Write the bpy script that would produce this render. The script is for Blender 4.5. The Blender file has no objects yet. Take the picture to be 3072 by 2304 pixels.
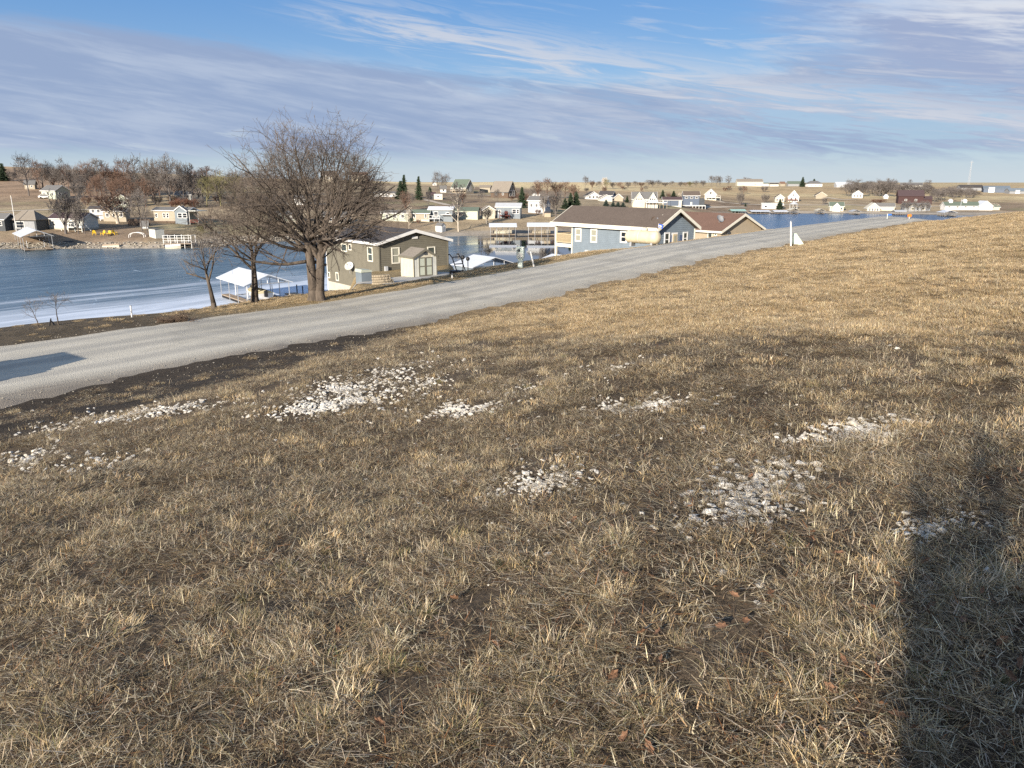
import bpy, bmesh, math, random
import numpy as np
from mathutils import Vector, Matrix, noise

RAD = math.radians
random.seed(7)
rng = np.random.default_rng(7)
SC = bpy.context.scene
COL = SC.collection

# ------------------------------------------------------------------ camera
EYE = 15.0                       # lens above the lake surface, metres
PITCH = RAD(14.7)
FPX = 769.0                      # focal length in pixels of a 1024 wide picture
CP, SP = math.cos(PITCH), math.sin(PITCH)
cam_data = bpy.data.cameras.new("camera")
cam = bpy.data.objects.new("camera", cam_data)
COL.objects.link(cam)
cam.location = (0, 0, EYE)
cam.rotation_euler = (RAD(90) - PITCH, 0, 0)
cam_data.sensor_width = 36
cam_data.lens = 36 * FPX / 1024
cam_data.clip_start = 0.05
cam_data.clip_end = 9000
SC.camera = cam

# ------------------------------------------------------------------ light
SUN_EL = RAD(17.0)
SUN_AZ = (-0.478, -0.878)        # horizontal direction towards the sun
SUN_STRENGTH = 5.0
SKY_STRENGTH = 0.06
EXPOSURE = 1.1
sun_data = bpy.data.lights.new("sun", 'SUN')
sun = bpy.data.objects.new("sun", sun_data)
COL.objects.link(sun)
sv = Vector((SUN_AZ[0] * math.cos(SUN_EL), SUN_AZ[1] * math.cos(SUN_EL), math.sin(SUN_EL)))
sun.rotation_euler = sv.to_track_quat('Z', 'Y').to_euler()
sun.location = (-30, -50, 60)
sun_data.energy = SUN_STRENGTH
sun_data.angle = RAD(0.5)
sun_data.color = (1.0, 0.90, 0.77)

SC.view_settings.view_transform = 'Standard'
SC.view_settings.look = 'None'
SC.view_settings.gamma = 1
SC.view_settings.use_curve_mapping = False
SC.view_settings.exposure = EXPOSURE
SC.cycles.max_bounces = 5
SC.cycles.diffuse_bounces = 3
SC.cycles.glossy_bounces = 3
SC.cycles.transmission_bounces = 3
SC.cycles.transparent_max_bounces = 6
SC.cycles.use_denoising = False
SC.cycles.caustics_reflective = False
SC.cycles.caustics_refractive = False


class G:
    """small helper that writes node maths as function calls"""
    def __init__(s, nt):
        s.nt = nt

    def n(s, typ, **kw):
        nd = s.nt.nodes.new(typ)
        for k, v in kw.items():
            setattr(nd, k, v)
        return nd

    def put(s, sock, v):
        if isinstance(v, bpy.types.NodeSocket):
            s.nt.links.new(v, sock)
        elif v is not None:
            sock.default_value = v

    def m(s, op, a, b=None, c=None, clamp=False):
        nd = s.n('ShaderNodeMath', operation=op, use_clamp=clamp)
        for i, v in enumerate((a, b, c)):
            if v is not None:
                s.put(nd.inputs[i], v)
        return nd.outputs[0]

    def smooth(s, x, lo, hi):
        nd = s.n('ShaderNodeMapRange', interpolation_type='SMOOTHSTEP')
        s.put(nd.inputs['Value'], x)
        s.put(nd.inputs['From Min'], lo)
        s.put(nd.inputs['From Max'], hi)
        return nd.outputs['Result']

    def xyz(s, x, y, z):
        nd = s.n('ShaderNodeCombineXYZ')
        for i, v in enumerate((x, y, z)):
            s.put(nd.inputs[i], v)
        return nd.outputs[0]

    def noise(s, vec, scale=1.0, detail=4.0, rough=0.55, dist=0.0):
        nd = s.n('ShaderNodeTexNoise')
        if vec is not None:
            s.put(nd.inputs['Vector'], vec)
        nd.inputs['Scale'].default_value = scale
        nd.inputs['Detail'].default_value = detail
        nd.inputs['Roughness'].default_value = rough
        nd.inputs['Distortion'].default_value = dist
        return nd.outputs['Fac']

    def mix(s, f, a, b, blend='MIX'):
        nd = s.n('ShaderNodeMix', data_type='RGBA', blend_type=blend)
        s.put(nd.inputs[0], f)
        for i, v in ((6, a), (7, b)):
            if isinstance(v, tuple) and len(v) == 3:
                v = (*v, 1)
            s.put(nd.inputs[i], v)
        return nd.outputs[2]


# ------------------------------------------------------------------ sky
world = bpy.data.worlds.new("World")
SC.world = world
world.use_nodes = True
wt = world.node_tree
wt.nodes.clear()
g = G(wt)
wo = g.n('ShaderNodeOutputWorld')
bg = g.n('ShaderNodeBackground')
bg.inputs['Strength'].default_value = SKY_STRENGTH
wt.links.new(bg.outputs[0], wo.inputs[0])
sky = g.n('ShaderNodeTexSky', sky_type='NISHITA')
sky.sun_disc = False
sky.sun_elevation = SUN_EL
sky.sun_rotation = math.atan2(SUN_AZ[0], SUN_AZ[1])
sky.altitude = 300
sky.air_density = 1.0
sky.dust_density = 0.6
sky.ozone_density = 2.2
tc = g.n('ShaderNodeTexCoord')
sep = g.n('ShaderNodeSeparateXYZ')
wt.links.new(tc.outputs['Generated'], sep.inputs[0])
X, Y, Z = sep.outputs
EL = g.m('ARCSINE', Z)
CK = 1.0 / (SKY_STRENGTH * 2 ** EXPOSURE)          # picture value -> node value


def cl(r, gg, b, k=1.0):
    return (r * CK * k, gg * CK * k, b * CK * k)


ELT = g.m('ADD', EL, g.m('MULTIPLY', X, 0.15))      # the bands dip to the right
nv = g.xyz(g.m('MULTIPLY', X, 4.0), g.m('MULTIPLY', Y, 4.0), g.m('MULTIPLY', ELT, 30.0))
nv2 = g.xyz(g.m('MULTIPLY', X, 13.0), g.m('MULTIPLY', Y, 13.0), g.m('MULTIPLY', ELT, 110.0))
nv3 = g.xyz(g.m('MULTIPLY', X, 5.0), g.m('MULTIPLY', Y, 5.0), g.m('MULTIPLY', ELT, 60.0))
nA = g.noise(nv, 1.0, 6, 0.6, 0.6)
nB = g.noise(nv2, 1.0, 5, 0.6, 0.4)
nC = g.noise(nv3, 1.3, 6, 0.62, 1.2)
nAc = g.m('SUBTRACT', nA, 0.5)
nBc = g.m('SUBTRACT', nB, 0.5)
nCc = g.m('SUBTRACT', nC, 0.5)
# broad lilac sheet
top = g.m('SUBTRACT', g.m('SUBTRACT', 0.112, g.m('MULTIPLY', X, 0.125)), g.m('MULTIPLY', g.m('MULTIPLY', X, X), 0.06))
top = g.m('ADD', top, g.m('MULTIPLY', g.smooth(X, 0.0, 0.45), 0.075))
e1 = g.m('ADD', g.m('ADD', EL, g.m('MULTIPLY', nAc, 0.055)), g.m('MULTIPLY', nBc, 0.02))
over = g.m('SUBTRACT', e1, top)
sheet_top = g.m('SUBTRACT', 1.0, g.smooth(over, -0.012, 0.012))
sheet_bot = g.smooth(g.m('ADD', EL, g.m('MULTIPLY', nBc, 0.035)), 0.016, 0.042)
sheet = g.m('MULTIPLY', sheet_top, sheet_bot)
# bright long streak above it
ctr = g.m('SUBTRACT', 0.160, g.m('MULTIPLY', X, 0.185))
ds = g.m('ABSOLUTE', g.m('ADD', g.m('SUBTRACT', EL, ctr), g.m('MULTIPLY', nCc, 0.10)))
str_w = g.m('SUBTRACT', 1.0, g.smooth(ds, 0.002, 0.034))
str_g = g.smooth(g.m('ADD', X, g.m('MULTIPLY', nAc, 0.3)), -0.32, -0.05)
streak = g.m('MULTIPLY', g.m('MULTIPLY', str_w, str_g), g.smooth(nC, 0.34, 0.62))
# second thin rim on the sheet's upper edge
ds2 = g.m('ABSOLUTE', g.m('SUBTRACT', over, 0.004))
rim = g.m('MULTIPLY', g.m('SUBTRACT', 1.0, g.smooth(ds2, 0.0, 0.022)), g.smooth(nB, 0.42, 0.68))
rim = g.m('MULTIPLY', rim, g.smooth(X, -0.35, 0.05))
# cloud bank in the upper right, going on out of the frame
dx = g.m('DIVIDE', g.m('SUBTRACT', X, 0.58), 0.27)
dz = g.m('DIVIDE', g.m('SUBTRACT', g.m('ADD', EL, g.m('MULTIPLY', X, 0.10)), 0.205), 0.055)
rr = g.m('ADD', g.m('MULTIPLY', dx, dx), g.m('MULTIPLY', dz, dz))
bank = g.m('SUBTRACT', 1.0, g.smooth(g.m('ADD', rr, g.m('MULTIPLY', nAc, 2.2)), 0.1, 1.5))
# wisps in the middle right; cloud above the frame thickened to whiten the fill
wis = g.m('MULTIPLY', g.smooth(nC, 0.48, 0.70), g.smooth(EL, 0.03, 0.07))
wis = g.m('MULTIPLY', wis, g.smooth(X, -0.25, 0.35))
hi = g.m('MULTIPLY', g.smooth(nA, 0.40, 0.64), g.smooth(EL, 0.215, 0.33))
white = g.m('MAXIMUM', g.m('MAXIMUM', g.m('MULTIPLY', streak, 0.85), g.m('MULTIPLY', rim, 0.6)),
            g.m('MAXIMUM', g.m('MULTIPLY', wis, 0.5), g.m('MULTIPLY', hi, 0.82)))
c_sky = sky.outputs[0]
c_blue = g.mix(0.72, c_sky, g.mix(g.smooth(EL, 0.03, 0.24), cl(0.33, 0.52, 0.76), cl(0.10, 0.30, 0.70)))
lil_t = g.smooth(g.m('ADD', nA, g.m('MULTIPLY', nBc, 0.6)), 0.34, 0.72)
c_lil = g.mix(lil_t, cl(0.315, 0.405, 0.60), cl(0.45, 0.53, 0.69))
brk = g.m('SUBTRACT', 1.0, g.m('MULTIPLY', g.smooth(X, 0.0, 0.3), g.m('MULTIPLY', 0.6, g.m('SUBTRACT', 1.0, g.smooth(g.m('ADD', nC, g.m('MULTIPLY', nBc, 0.7)), 0.36, 0.56)))))
c1 = g.mix(g.m('MULTIPLY', g.m('MULTIPLY', sheet, brk), 0.93), c_blue, c_lil)
bank_c = g.mix(g.smooth(g.m('ADD', g.m('ADD', nA, g.m('MULTIPLY', nBc, 0.5)), g.m('MULTIPLY', dz, 0.10)), 0.40, 0.66), cl(0.36, 0.43, 0.62), cl(0.78, 0.79, 0.83))
c2 = g.mix(g.m('MULTIPLY', bank, 0.92), c1, bank_c)
c3 = g.mix(white, c2, cl(0.65, 0.68, 0.755))
pale = g.m('SUBTRACT', 1.0, g.smooth(g.m('ADD', EL, g.m('MULTIPLY', nBc, 0.02)), 0.0, 0.045))
c4 = g.mix(g.m('MULTIPLY', pale, 0.9), c3, cl(0.62, 0.70, 0.75))
ln = g.m('MULTIPLY', g.smooth(nB, 0.58, 0.72), g.m('MULTIPLY', g.smooth(EL, 0.01, 0.03), g.m('SUBTRACT', 1.0, g.smooth(EL, 0.05, 0.09))))
c5 = g.mix(g.m('MULTIPLY', ln, 0.5), c4, cl(0.56, 0.65, 0.74))
wt.links.new(c5, bg.inputs['Color'])


# ------------------------------------------------------------------ pixel <-> place
def ray(px, py):
    u = (px - 512) / FPX
    v = (384 - py) / FPX
    return u, CP + v * SP, -SP + v * CP


def at(px, py, y):
    u, f, w = ray(px, py)
    return Vector((u * y / f, y, EYE + w * y / f))


RS = (0.613, 0.790)              # along the gravel road
RN = (-0.790, 0.613)             # across it, towards the lake


def sn(x, y):
    return RS[0] * x + RS[1] * y, RN[0] * x + RN[1] * y


def xy(s, n):
    return RS[0] * s + RN[0] * n, RS[1] * s + RN[1] * n


def sstep(x, a, b):
    t = np.clip((x - a) / (b - a), 0, 1)
    return t * t * (3 - 2 * t)


_NN = [-400, -120, -60, -20, 0, 12, 16.6, 18.2, 19.1, 25.6, 27.0, 30.2, 31.6, 36, 50, 60, 68, 80, 110]
_NZ = [30, 25, 21, 16.5, 13.4, 11.38, 10.48, 10.22, 10.30, 10.30, 10.24, 9.88, 9.35, 7.7, 4.2, 2.0, 0.1, -2, -3]
_RZ = [30, 25, 21, 16.5, 13.4, 11.38, 10.48, 10.22, 10.30, 10.30, 10.02, 9.35, 9.0, 7.6, 4.2, 2.0, 0.1, -2, -3]
_PN = [25.6, 27.2, 29, 33, 36, 50, 60, 68, 80]
_PZ = [10.3, 10.22, 9.95, 9.05, 8.35, 7.6, 4.6, 0.3, -2]


def near_z(x, y):
    s, n = sn(x, y)
    n_true = n
    n = np.where(n > 27, np.maximum(27, n - 1.5 * (1 - sstep(s, 11, 17))), n)
    z = np.interp(n, _NN, _NZ)
    e = sstep(s, 43, 49)
    z = z * (1 - e) + np.interp(n, _NN, _RZ) * e
    w = sstep(s - 0.86 * n, -2.2, 0.4) * (1 - sstep(s - 1.10 * n, -0.5, 2.5)) * sstep(n, 25.8, 28)
    z = z * (1 - w) + np.interp(n, _PN, _PZ) * w
    z = z + np.interp(s, [12, 20, 26, 35, 45, 75, 120], [0, -0.12, -0.05, 0.14, 0.42, 0.47, 0.25]) * sstep(n_true, 9, 23) * (1 - sstep(n_true, 26.6, 33))
    over = np.clip(s - (84 + 1.1 * np.clip(n, -30, 40)), 0, None)
    z = z - np.minimum(0.012 * over ** 1.6, 0.11 * over + 3)
    hill = 1 - sstep(n, 14, 17)
    hs = hill * sstep(np.hypot(x, y), 0.5, 3)
    z = z + hs * (0.10 * np.sin(0.61 * x + 0.3 * y) * np.sin(0.43 * y - 0.37 * x + 1.0)
                  + 0.04 * np.sin(1.7 * x - 0.9 * y) * np.sin(1.3 * y + 0.8 * x))
    return np.maximum(z, -3)


_COLS = {
    -200: [(252, 172), (243, 176), (231, 195), (211, 235), (193, 290), (174, 360), (158, 480), (158, 900)],
    0: [(249, 180), (243, 184), (231, 195), (211, 235), (196, 290), (180, 360), (166, 480), (167, 900)],
    150: [(248.3, 182), (240, 186), (232, 197), (214, 235), (198, 290), (184, 350), (173, 460), (174, 900)],
    300: [(241, 205), (234, 212), (218, 240), (203, 290), (190, 360), (180, 460), (179, 900)],
    430: [(236.5, 224), (231, 230), (222, 245), (209, 280), (199, 330), (190, 400), (184, 480), (182.5, 900)],
    500: [(235.5, 227), (231, 233), (219, 255), (208, 290), (198, 350), (189, 430), (183.5, 560), (182, 900)],
    560: [(234.5, 230), (229, 240), (216, 265), (208, 300), (200, 350), (194, 420), (188, 520), (184, 700), (183, 1100)],
    650: [(222.5, 300), (216, 312), (209, 330), (205, 352), (200, 390), (193, 470), (187, 600), (183.5, 900)],
    760: [(213.6, 388), (210, 398), (205, 430), (200, 465), (194, 530), (186.5, 640), (187, 1100)],
    850: [(213.6, 388), (210.5, 398), (203, 440), (197, 500), (191, 600), (187, 720), (185, 1200)],
    960: [(215.5, 366), (211, 385), (204, 440), (196, 540), (191, 650), (187, 800), (185, 1300)],
    1250: [(218, 345), (206, 430), (196, 540), (189, 700), (184, 1400)],
}
_CT, _CY, _CZ = [], [], []
for _p in sorted(_COLS):
    ys, zs = [0.0, 0.0], [-3.0, -3.0]
    for i, (py, yy) in enumerate(_COLS[_p]):
        u, f, w = ray(_p, py)
        z = 0.02 if i == 0 else EYE + w * yy / f
        if i == 0:
            yy = EYE * f / -w
            ys[1] = yy - 14
            zs[1] = -2.2
        ys.append(yy)
        zs.append(z)
    ys += [4000.0, 9000.0]
    zs += [zs[-1] * 0.5 + 8, 12.0]
    _CT.append((_p - 512) / FPX / 1.02)
    _CY.append(ys)
    _CZ.append(zs)
_CT = np.array(_CT)


def far_z(x, y):
    x = np.asarray(x, float)
    y = np.maximum(np.asarray(y, float), 1e-3)
    t = np.clip(x / y, _CT[0], _CT[-1])
    i = np.clip(np.searchsorted(_CT, t) - 1, 0, len(_CT) - 2)
    f = (t - _CT[i]) / (_CT[i + 1] - _CT[i])
    f = f * f * (3 - 2 * f) * 0.5 + f * 0.5
    cols = np.stack([np.interp(y, a, b) for a, b in zip(_CY, _CZ)])
    ix = np.arange(t.size).reshape(t.shape)
    c = cols.reshape(len(_CT), -1)
    a = c[i.ravel(), ix.ravel()]
    b = c[i.ravel() + 1, ix.ravel()]
    return (a * (1 - f.ravel()) + b * f.ravel()).reshape(t.shape)


def ground_z(x, y):
    return np.maximum(near_z(x, y), far_z(x, y))


def gz(x, y):
    return float(ground_z(np.array([x], float), np.array([y], float))[0])


_MY = np.concatenate([np.arange(0.8, 60, 0.03), np.arange(60, 150, 0.1), np.arange(150, 1600, 0.5)])


def ground(px, py):
    """first place where the sight line through a pixel meets the ground"""
    u, f, w = ray(px, py)
    x = u / f * _MY
    z = EYE + w / f * _MY
    hit = np.nonzero(z <= ground_z(x, _MY))[0]
    if not len(hit):
        k = len(_MY) - 1
    else:
        k = hit[0]
    return Vector((x[k], _MY[k], float(ground_z(x[k:k + 1], _MY[k:k + 1])[0])))


def mpp(p):
    """metres per pixel at a place"""
    return (p.y * CP - (p.z - EYE) * SP) / FPX


# ------------------------------------------------------------------ materials
MATS = {}


def mat(name, col, rough=0.7, var=0.12, scale=3.0, metal=0.0, spec=0.3, bump=0.0, bscale=40.0, streak=None, dirt=0.0):
    if name in MATS:
        return MATS[name]
    m = bpy.data.materials.new(name)
    m.use_nodes = True
    nt = m.node_tree
    gg = G(nt)
    b = nt.nodes['Principled BSDF']
    b.inputs['Roughness'].default_value = rough
    b.inputs['Metallic'].default_value = metal
    b.inputs['Specular IOR Level'].default_value = spec
    t = gg.n('ShaderNodeTexCoord')
    vec = t.outputs['Object']
    if streak:
        mp = gg.n('ShaderNodeMapping')
        mp.inputs['Scale'].default_value = streak
        nt.links.new(vec, mp.inputs['Vector'])
        vec = mp.outputs[0]
    f = gg.noise(vec, scale, 5, 0.6)
    lo = tuple(c * (1 - var) for c in col)
    hi2 = tuple(min(c * (1 + var), 0.95) for c in col)
    c = gg.mix(gg.smooth(f, 0.3, 0.7), lo, hi2)
    if dirt:
        f2 = gg.noise(t.outputs['Object'], scale * 0.35, 6, 0.7)
        c = gg.mix(gg.m('MULTIPLY', gg.smooth(f2, 0.5, 0.75), dirt), c, (0.16, 0.13, 0.10))
    nt.links.new(c, b.inputs['Base Color'])
    if bump:
        bp = gg.n('ShaderNodeBump')
        bp.inputs['Strength'].default_value = bump
        bp.inputs['Distance'].default_value = 0.02
        nt.links.new(gg.noise(t.outputs['Object'], bscale, 4, 0.6), bp.inputs['Height'])
        nt.links.new(bp.outputs[0], b.inputs['Normal'])
    MATS[name] = m
    return m


def shingle_mat(name, col):
    if name in MATS:
        return MATS[name]
    m = bpy.data.materials.new(name)
    m.use_nodes = True
    nt = m.node_tree
    gg = G(nt)
    b = nt.nodes['Principled BSDF']
    b.inputs['Roughness'].default_value = 0.9
    b.inputs['Specular IOR Level'].default_value = 0.15
    t = gg.n('ShaderNodeTexCoord')
    v = gg.n('ShaderNodeTexVoronoi', feature='F1')
    mp = gg.n('ShaderNodeMapping')
    mp.inputs['Scale'].default_value = (3.2, 7.0, 7.0)
    nt.links.new(t.outputs['Object'], mp.inputs['Vector'])
    nt.links.new(mp.outputs[0], v.inputs['Vector'])
    sp = gg.n('ShaderNodeSeparateColor')
    nt.links.new(v.outputs['Color'], sp.inputs[0])
    f = gg.m('ADD', gg.m('MULTIPLY', sp.outputs[0], 0.6), gg.m('MULTIPLY', gg.noise(t.outputs['Object'], 1.1, 5, 0.6), 0.4))
    c = gg.mix(f, tuple(x * 0.62 for x in col), tuple(x * 1.3 for x in col))
    nt.links.new(c, b.inputs['Base Color'])
    MATS[name] = m
    return m


M_WHITE = mat('white_paint', (0.592, 0.584, 0.560), 0.55, 0.06, 2.0, dirt=0.25)
M_TRIM = mat('cream_trim', (0.595, 0.570, 0.484), 0.55, 0.05, 3.0)
M_CREAM = mat('cream_paint', (0.47, 0.435, 0.345), 0.6, 0.06, 2.0, dirt=0.15)
M_TAN = mat('tan_siding', (0.29, 0.255, 0.195), 0.7, 0.08, 2.0)
M_BEIGE = mat('beige_siding', (0.317, 0.266, 0.194), 0.75, 0.05, 2.0)
M_GREY = mat('grey_siding', (0.225, 0.232, 0.240), 0.7, 0.08, 2.0)
M_LGREY = mat('light_grey_siding', (0.346, 0.360, 0.374), 0.7, 0.08, 2.0)
M_OLIVE = mat('olive_siding', (0.128, 0.118, 0.090), 0.7, 0.08, 2.0, dirt=0.1)
M_BLUE = mat('blue_siding', (0.148, 0.181, 0.211), 0.65, 0.07, 1.6)
M_NAVY = mat('navy_siding', (0.06, 0.085, 0.15), 0.65, 0.1, 2.0)
M_SAGE = mat('sage_siding', (0.374, 0.396, 0.324), 0.7, 0.08, 2.0)
M_PALE = mat('pale_siding', (0.484, 0.484, 0.437), 0.65, 0.07, 2.0, dirt=0.2)
M_SLATEB = mat('slate_blue_siding', (0.085, 0.105, 0.14), 0.65, 0.08, 2.0)
M_BARN = mat('barn_red', (0.052, 0.028, 0.027), 0.85, 0.2, 2.0, streak=(6, 6, 0.6))
M_REDD = mat('red_deck_paint', (0.138, 0.045, 0.036), 0.8, 0.12, 3.0)
M_DARK = mat('dark_siding', (0.055, 0.06, 0.065), 0.75, 0.15, 2.0)
M_BROWNW = mat('brown_wood', (0.10, 0.070, 0.050), 0.85, 0.25, 3.0, streak=(1, 1, 8))
M_WOOD = mat('weathered_wood', (0.28, 0.22, 0.16), 0.85, 0.25, 3.0, streak=(8, 1, 1))
M_YWOOD = mat('new_pine_wood', (0.41, 0.335, 0.215), 0.75, 0.12, 3.0, streak=(1, 1, 6))
M_CONC = mat('concrete', (0.340, 0.327, 0.297), 0.9, 0.12, 1.2, bump=0.2, bscale=30, dirt=0.3)
M_FOUND = mat('foundation_block', (0.400, 0.368, 0.304), 0.9, 0.12, 1.5, dirt=0.2)
M_GLASS = mat('window_glass', (0.018, 0.022, 0.028), 0.06, 0.2, 1.0, spec=0.6)
M_CURT = mat('window_blind', (0.25, 0.25, 0.20), 0.35, 0.12, 6.0, spec=0.6, streak=(1, 1, 9))
M_DGLASS = mat('dim_pane', (0.05, 0.06, 0.055), 0.12, 0.4, 2.0, spec=0.6)
M_METAL = mat('galvanised_metal', (0.45, 0.46, 0.47), 0.4, 0.1, 4.0, metal=0.6)
M_WMETAL = mat('white_sheet_metal', (0.54, 0.56, 0.58), 0.35, 0.04, 0.6, spec=0.5, dirt=0.12)
M_BMETAL = mat('black_metal', (0.02, 0.02, 0.022), 0.5, 0.2, 5.0)
M_GMETAL = mat('green_sheet_metal', (0.26, 0.40, 0.34), 0.4, 0.08, 1.0, spec=0.5)
M_STEELB = mat('blue_grey_sheet', (0.14, 0.165, 0.185), 0.5, 0.1, 1.0)
M_R_BROWN = shingle_mat('brown_shingle', (0.105, 0.084, 0.070))
M_R_RED = shingle_mat('red_brown_shingle', (0.145, 0.090, 0.068))
M_R_DARK = shingle_mat('dark_shingle', (0.062, 0.058, 0.058))
M_R_GREY = shingle_mat('grey_shingle', (0.13, 0.128, 0.125))
M_R_GREEN = shingle_mat('green_shingle', (0.10, 0.125, 0.10))
M_R_TAN = shingle_mat('tan_shingle', (0.20, 0.175, 0.145))
M_R_WINE = shingle_mat('wine_shingle', (0.068, 0.048, 0.050))
M_BARK = mat('tree_bark', (0.082, 0.066, 0.052), 0.95, 0.4, 6.0, bump=0.9, bscale=14, streak=(1, 1, 0.25))
M_TWIG = mat('brown_twig', (0.085, 0.068, 0.055), 0.9, 0.3, 0.7)
M_TWIGG = mat('grey_twig', (0.124, 0.109, 0.099), 0.9, 0.3, 0.12)
M_TWIGR = mat('russet_twig', (0.135, 0.085, 0.062), 0.9, 0.3, 0.12)
M_TWIGO = mat('olive_twig', (0.17, 0.155, 0.075), 0.9, 0.3, 0.12)
M_TWIGP = mat('pale_bark', (0.40, 0.35, 0.28), 0.9, 0.2, 2.0)
M_NEED = mat('evergreen_needle', (0.035, 0.055, 0.028), 0.85, 0.4, 1.2)
M_NEEDB = mat('blue_green_needle', (0.055, 0.080, 0.065), 0.85, 0.3, 1.2)
M_RUSSET = mat('russet_leaf', (0.12, 0.06, 0.04), 0.85, 0.4, 1.0)
M_YELLOW = mat('yellow_plastic', (0.600, 0.384, 0.016), 0.5, 0.05, 3.0)
M_RUBBER = mat('black_rubber', (0.015, 0.015, 0.016), 0.8, 0.1, 5.0)
M_TARP = mat('cream_tarp', (0.528, 0.464, 0.288), 0.8, 0.1, 2.0, bump=0.4, bscale=4)


# ------------------------------------------------------------------ mesh building
class MB:
    def __init__(s):
        s.v, s.f = [], []

    def quad(s, a, b, c, d):
        k = len(s.v)
        s.v += [tuple(a), tuple(b), tuple(c), tuple(d)]
        s.f.append((k, k + 1, k + 2, k + 3))

    def poly(s, pts):
        k = len(s.v)
        s.v += [tuple(p) for p in pts]
        s.f.append(tuple(range(k, k + len(pts))))

    def box(s, x0, x1, y0, y1, z0, z1, M=None):
        P = [(x0, y0, z0), (x1, y0, z0), (x1, y1, z0), (x0, y1, z0), (x0, y0, z1), (x1, y0, z1), (x1, y1, z1), (x0, y1, z1)]
        if M is not None:
            P = [tuple(M @ Vector(p)) for p in P]
        k = len(s.v)
        s.v += P
        for f in ((0, 3, 2, 1), (4, 5, 6, 7), (0, 1, 5, 4), (1, 2, 6, 5), (2, 3, 7, 6), (3, 0, 4, 7)):
            s.f.append(tuple(k + i for i in f))
        return s

    def prism(s, prof, y0, y1, axis='y'):
        """a closed profile of (a, z) pairs swept along y (or x)"""
        k = len(s.v)
        n = len(prof)
        for yy in (y0, y1):
            for a, z in prof:
                s.v.append((a, yy, z) if axis == 'y' else (yy, a, z))
        s.f.append(tuple(range(k, k + n)))
        s.f.append(tuple(range(k + 2 * n - 1, k + n - 1, -1)))
        for i in range(n):
            j = (i + 1) % n
            s.f.append((k + i, k + n + i, k + n + j, k + j))
        return s

    def tube(s, pts, radii, n=6, cap=True):
        k = len(s.v)
        m = len(pts)
        prev = None
        for i in range(m):
            a = Vector(pts[max(i - 1, 0)])
            b = Vector(pts[min(i + 1, m - 1)])
            d = (b - a)
            if d.length < 1e-9:
                d = Vector((0, 0, 1))
            d.normalize()
            if prev is None:
                h = Vector((1, 0, 0)) if abs(d.x) < 0.8 else Vector((0, 1, 0))
                e = d.cross(h).normalized()
            else:
                e = (prev - d * prev.dot(d))
                e = e.normalized() if e.length > 1e-6 else d.orthogonal().normalized()
            prev = e
            e2 = d.cross(e)
            p = Vector(pts[i])
            for j in range(n):
                t = 2 * math.pi * j / n
                q = p + (e * math.cos(t) + e2 * math.sin(t)) * radii[i]
                s.v.append((q.x, q.y, q.z))
        for i in range(m - 1):
            for j in range(n):
                j2 = (j + 1) % n
                s.f.append((k + i * n + j, k + i * n + j2, k + (i + 1) * n + j2, k + (i + 1) * n + j))
        if cap:
            s.f.append(tuple(k + j for j in reversed(range(n))))
            s.f.append(tuple(k + (m - 1) * n + j for j in range(n)))
        return s

    def bar(s, a, b, r, n=6):
        return s.tube([a, b], [r, r], n)

    def mesh(s, name):
        me = bpy.data.meshes.new(name)
        me.from_pydata(s.v, [], s.f)
        me.update()
        return me

    def build(s, name, m, parent=None, smooth=False, kind=None, label=None):
        me = s.mesh(name)
        me.materials.append(m)
        if smooth:
            me.polygons.foreach_set('use_smooth', [True] * len(me.polygons))
        return link(name, me, parent, kind, label)


def link(name, me, parent=None, kind=None, label=None):
    o = bpy.data.objects.new(name, me)
    COL.objects.link(o)
    if parent is not None:
        o.parent = parent
    if kind:
        o['kind'] = kind
    if label:
        o['label'] = label
    return o


def tag(o, label, cat, group=None):
    o['label'] = label
    o['category'] = cat
    if group:
        o['group'] = group
    return o


def thing(name, label, cat, loc, rz=0.0, group=None):
    o = bpy.data.objects.new(name, None)
    COL.objects.link(o)
    o.empty_display_size = 0.3
    o.location = loc
    o.rotation_euler = (0, 0, rz)
    return tag(o, label, cat, group)


def copy_tree(o, parent=None):
    c = o.copy()
    COL.objects.link(c)
    if parent is not None:
        c.parent = parent
    for ch in list(o.children):
        copy_tree(ch, c)
    return c


def merge(*ms):
    r = MB()
    for m in ms:
        k = len(r.v)
        r.v += m.v
        r.f += [tuple(i + k for i in f) for f in m.f]
    return r


# ------------------------------------------------------------------ terrain
def lerp3(a, b, t):
    return a[None, :] * (1 - t[:, None]) + b[None, :] * t[:, None]


def A(*c):
    return np.array(c, float)


def wob(x, y, k, ph=0.0):
    """cheap smooth noise in about -1..1"""
    return (np.sin(k * (x + 0.31 * y) + ph) * np.sin(k * (0.83 * y - 0.42 * x) + 1.7 + ph)
            + 0.6 * np.sin(k * 2.3 * (x * 0.7 - y) + 2.1 * ph + 0.4) * np.sin(k * 1.9 * (y + 0.6 * x) + ph)
            + 0.4 * np.sin(k * 4.7 * (x + y * 0.2) + ph) * np.sin(k * 4.1 * (y - 0.5 * x) + 0.5)) / 1.6


def golden_w(x, y):
    """0 = dark mown thatch, 1 = dense pale meadow"""
    s, n = sn(x, y)
    edge = 9.2 + 0.42 * np.clip(n - 1, 0, None) + 1.3 * wob(x, y, 0.55)
    return sstep(s, edge - 0.8, edge + 2.6) * (1 - 0.35 * sstep(n, 13, 18))


def tufty_w(x, y):
    """long tufty grass close to the viewer on the left"""
    s, n = sn(x, y)
    r = np.hypot(x, y)
    return (1 - sstep(r + 0.5 * wob(x, y, 0.9), 2.7, 4.4)) * (1 - 0.8 * sstep(x, 0.2, 1.3))


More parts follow.
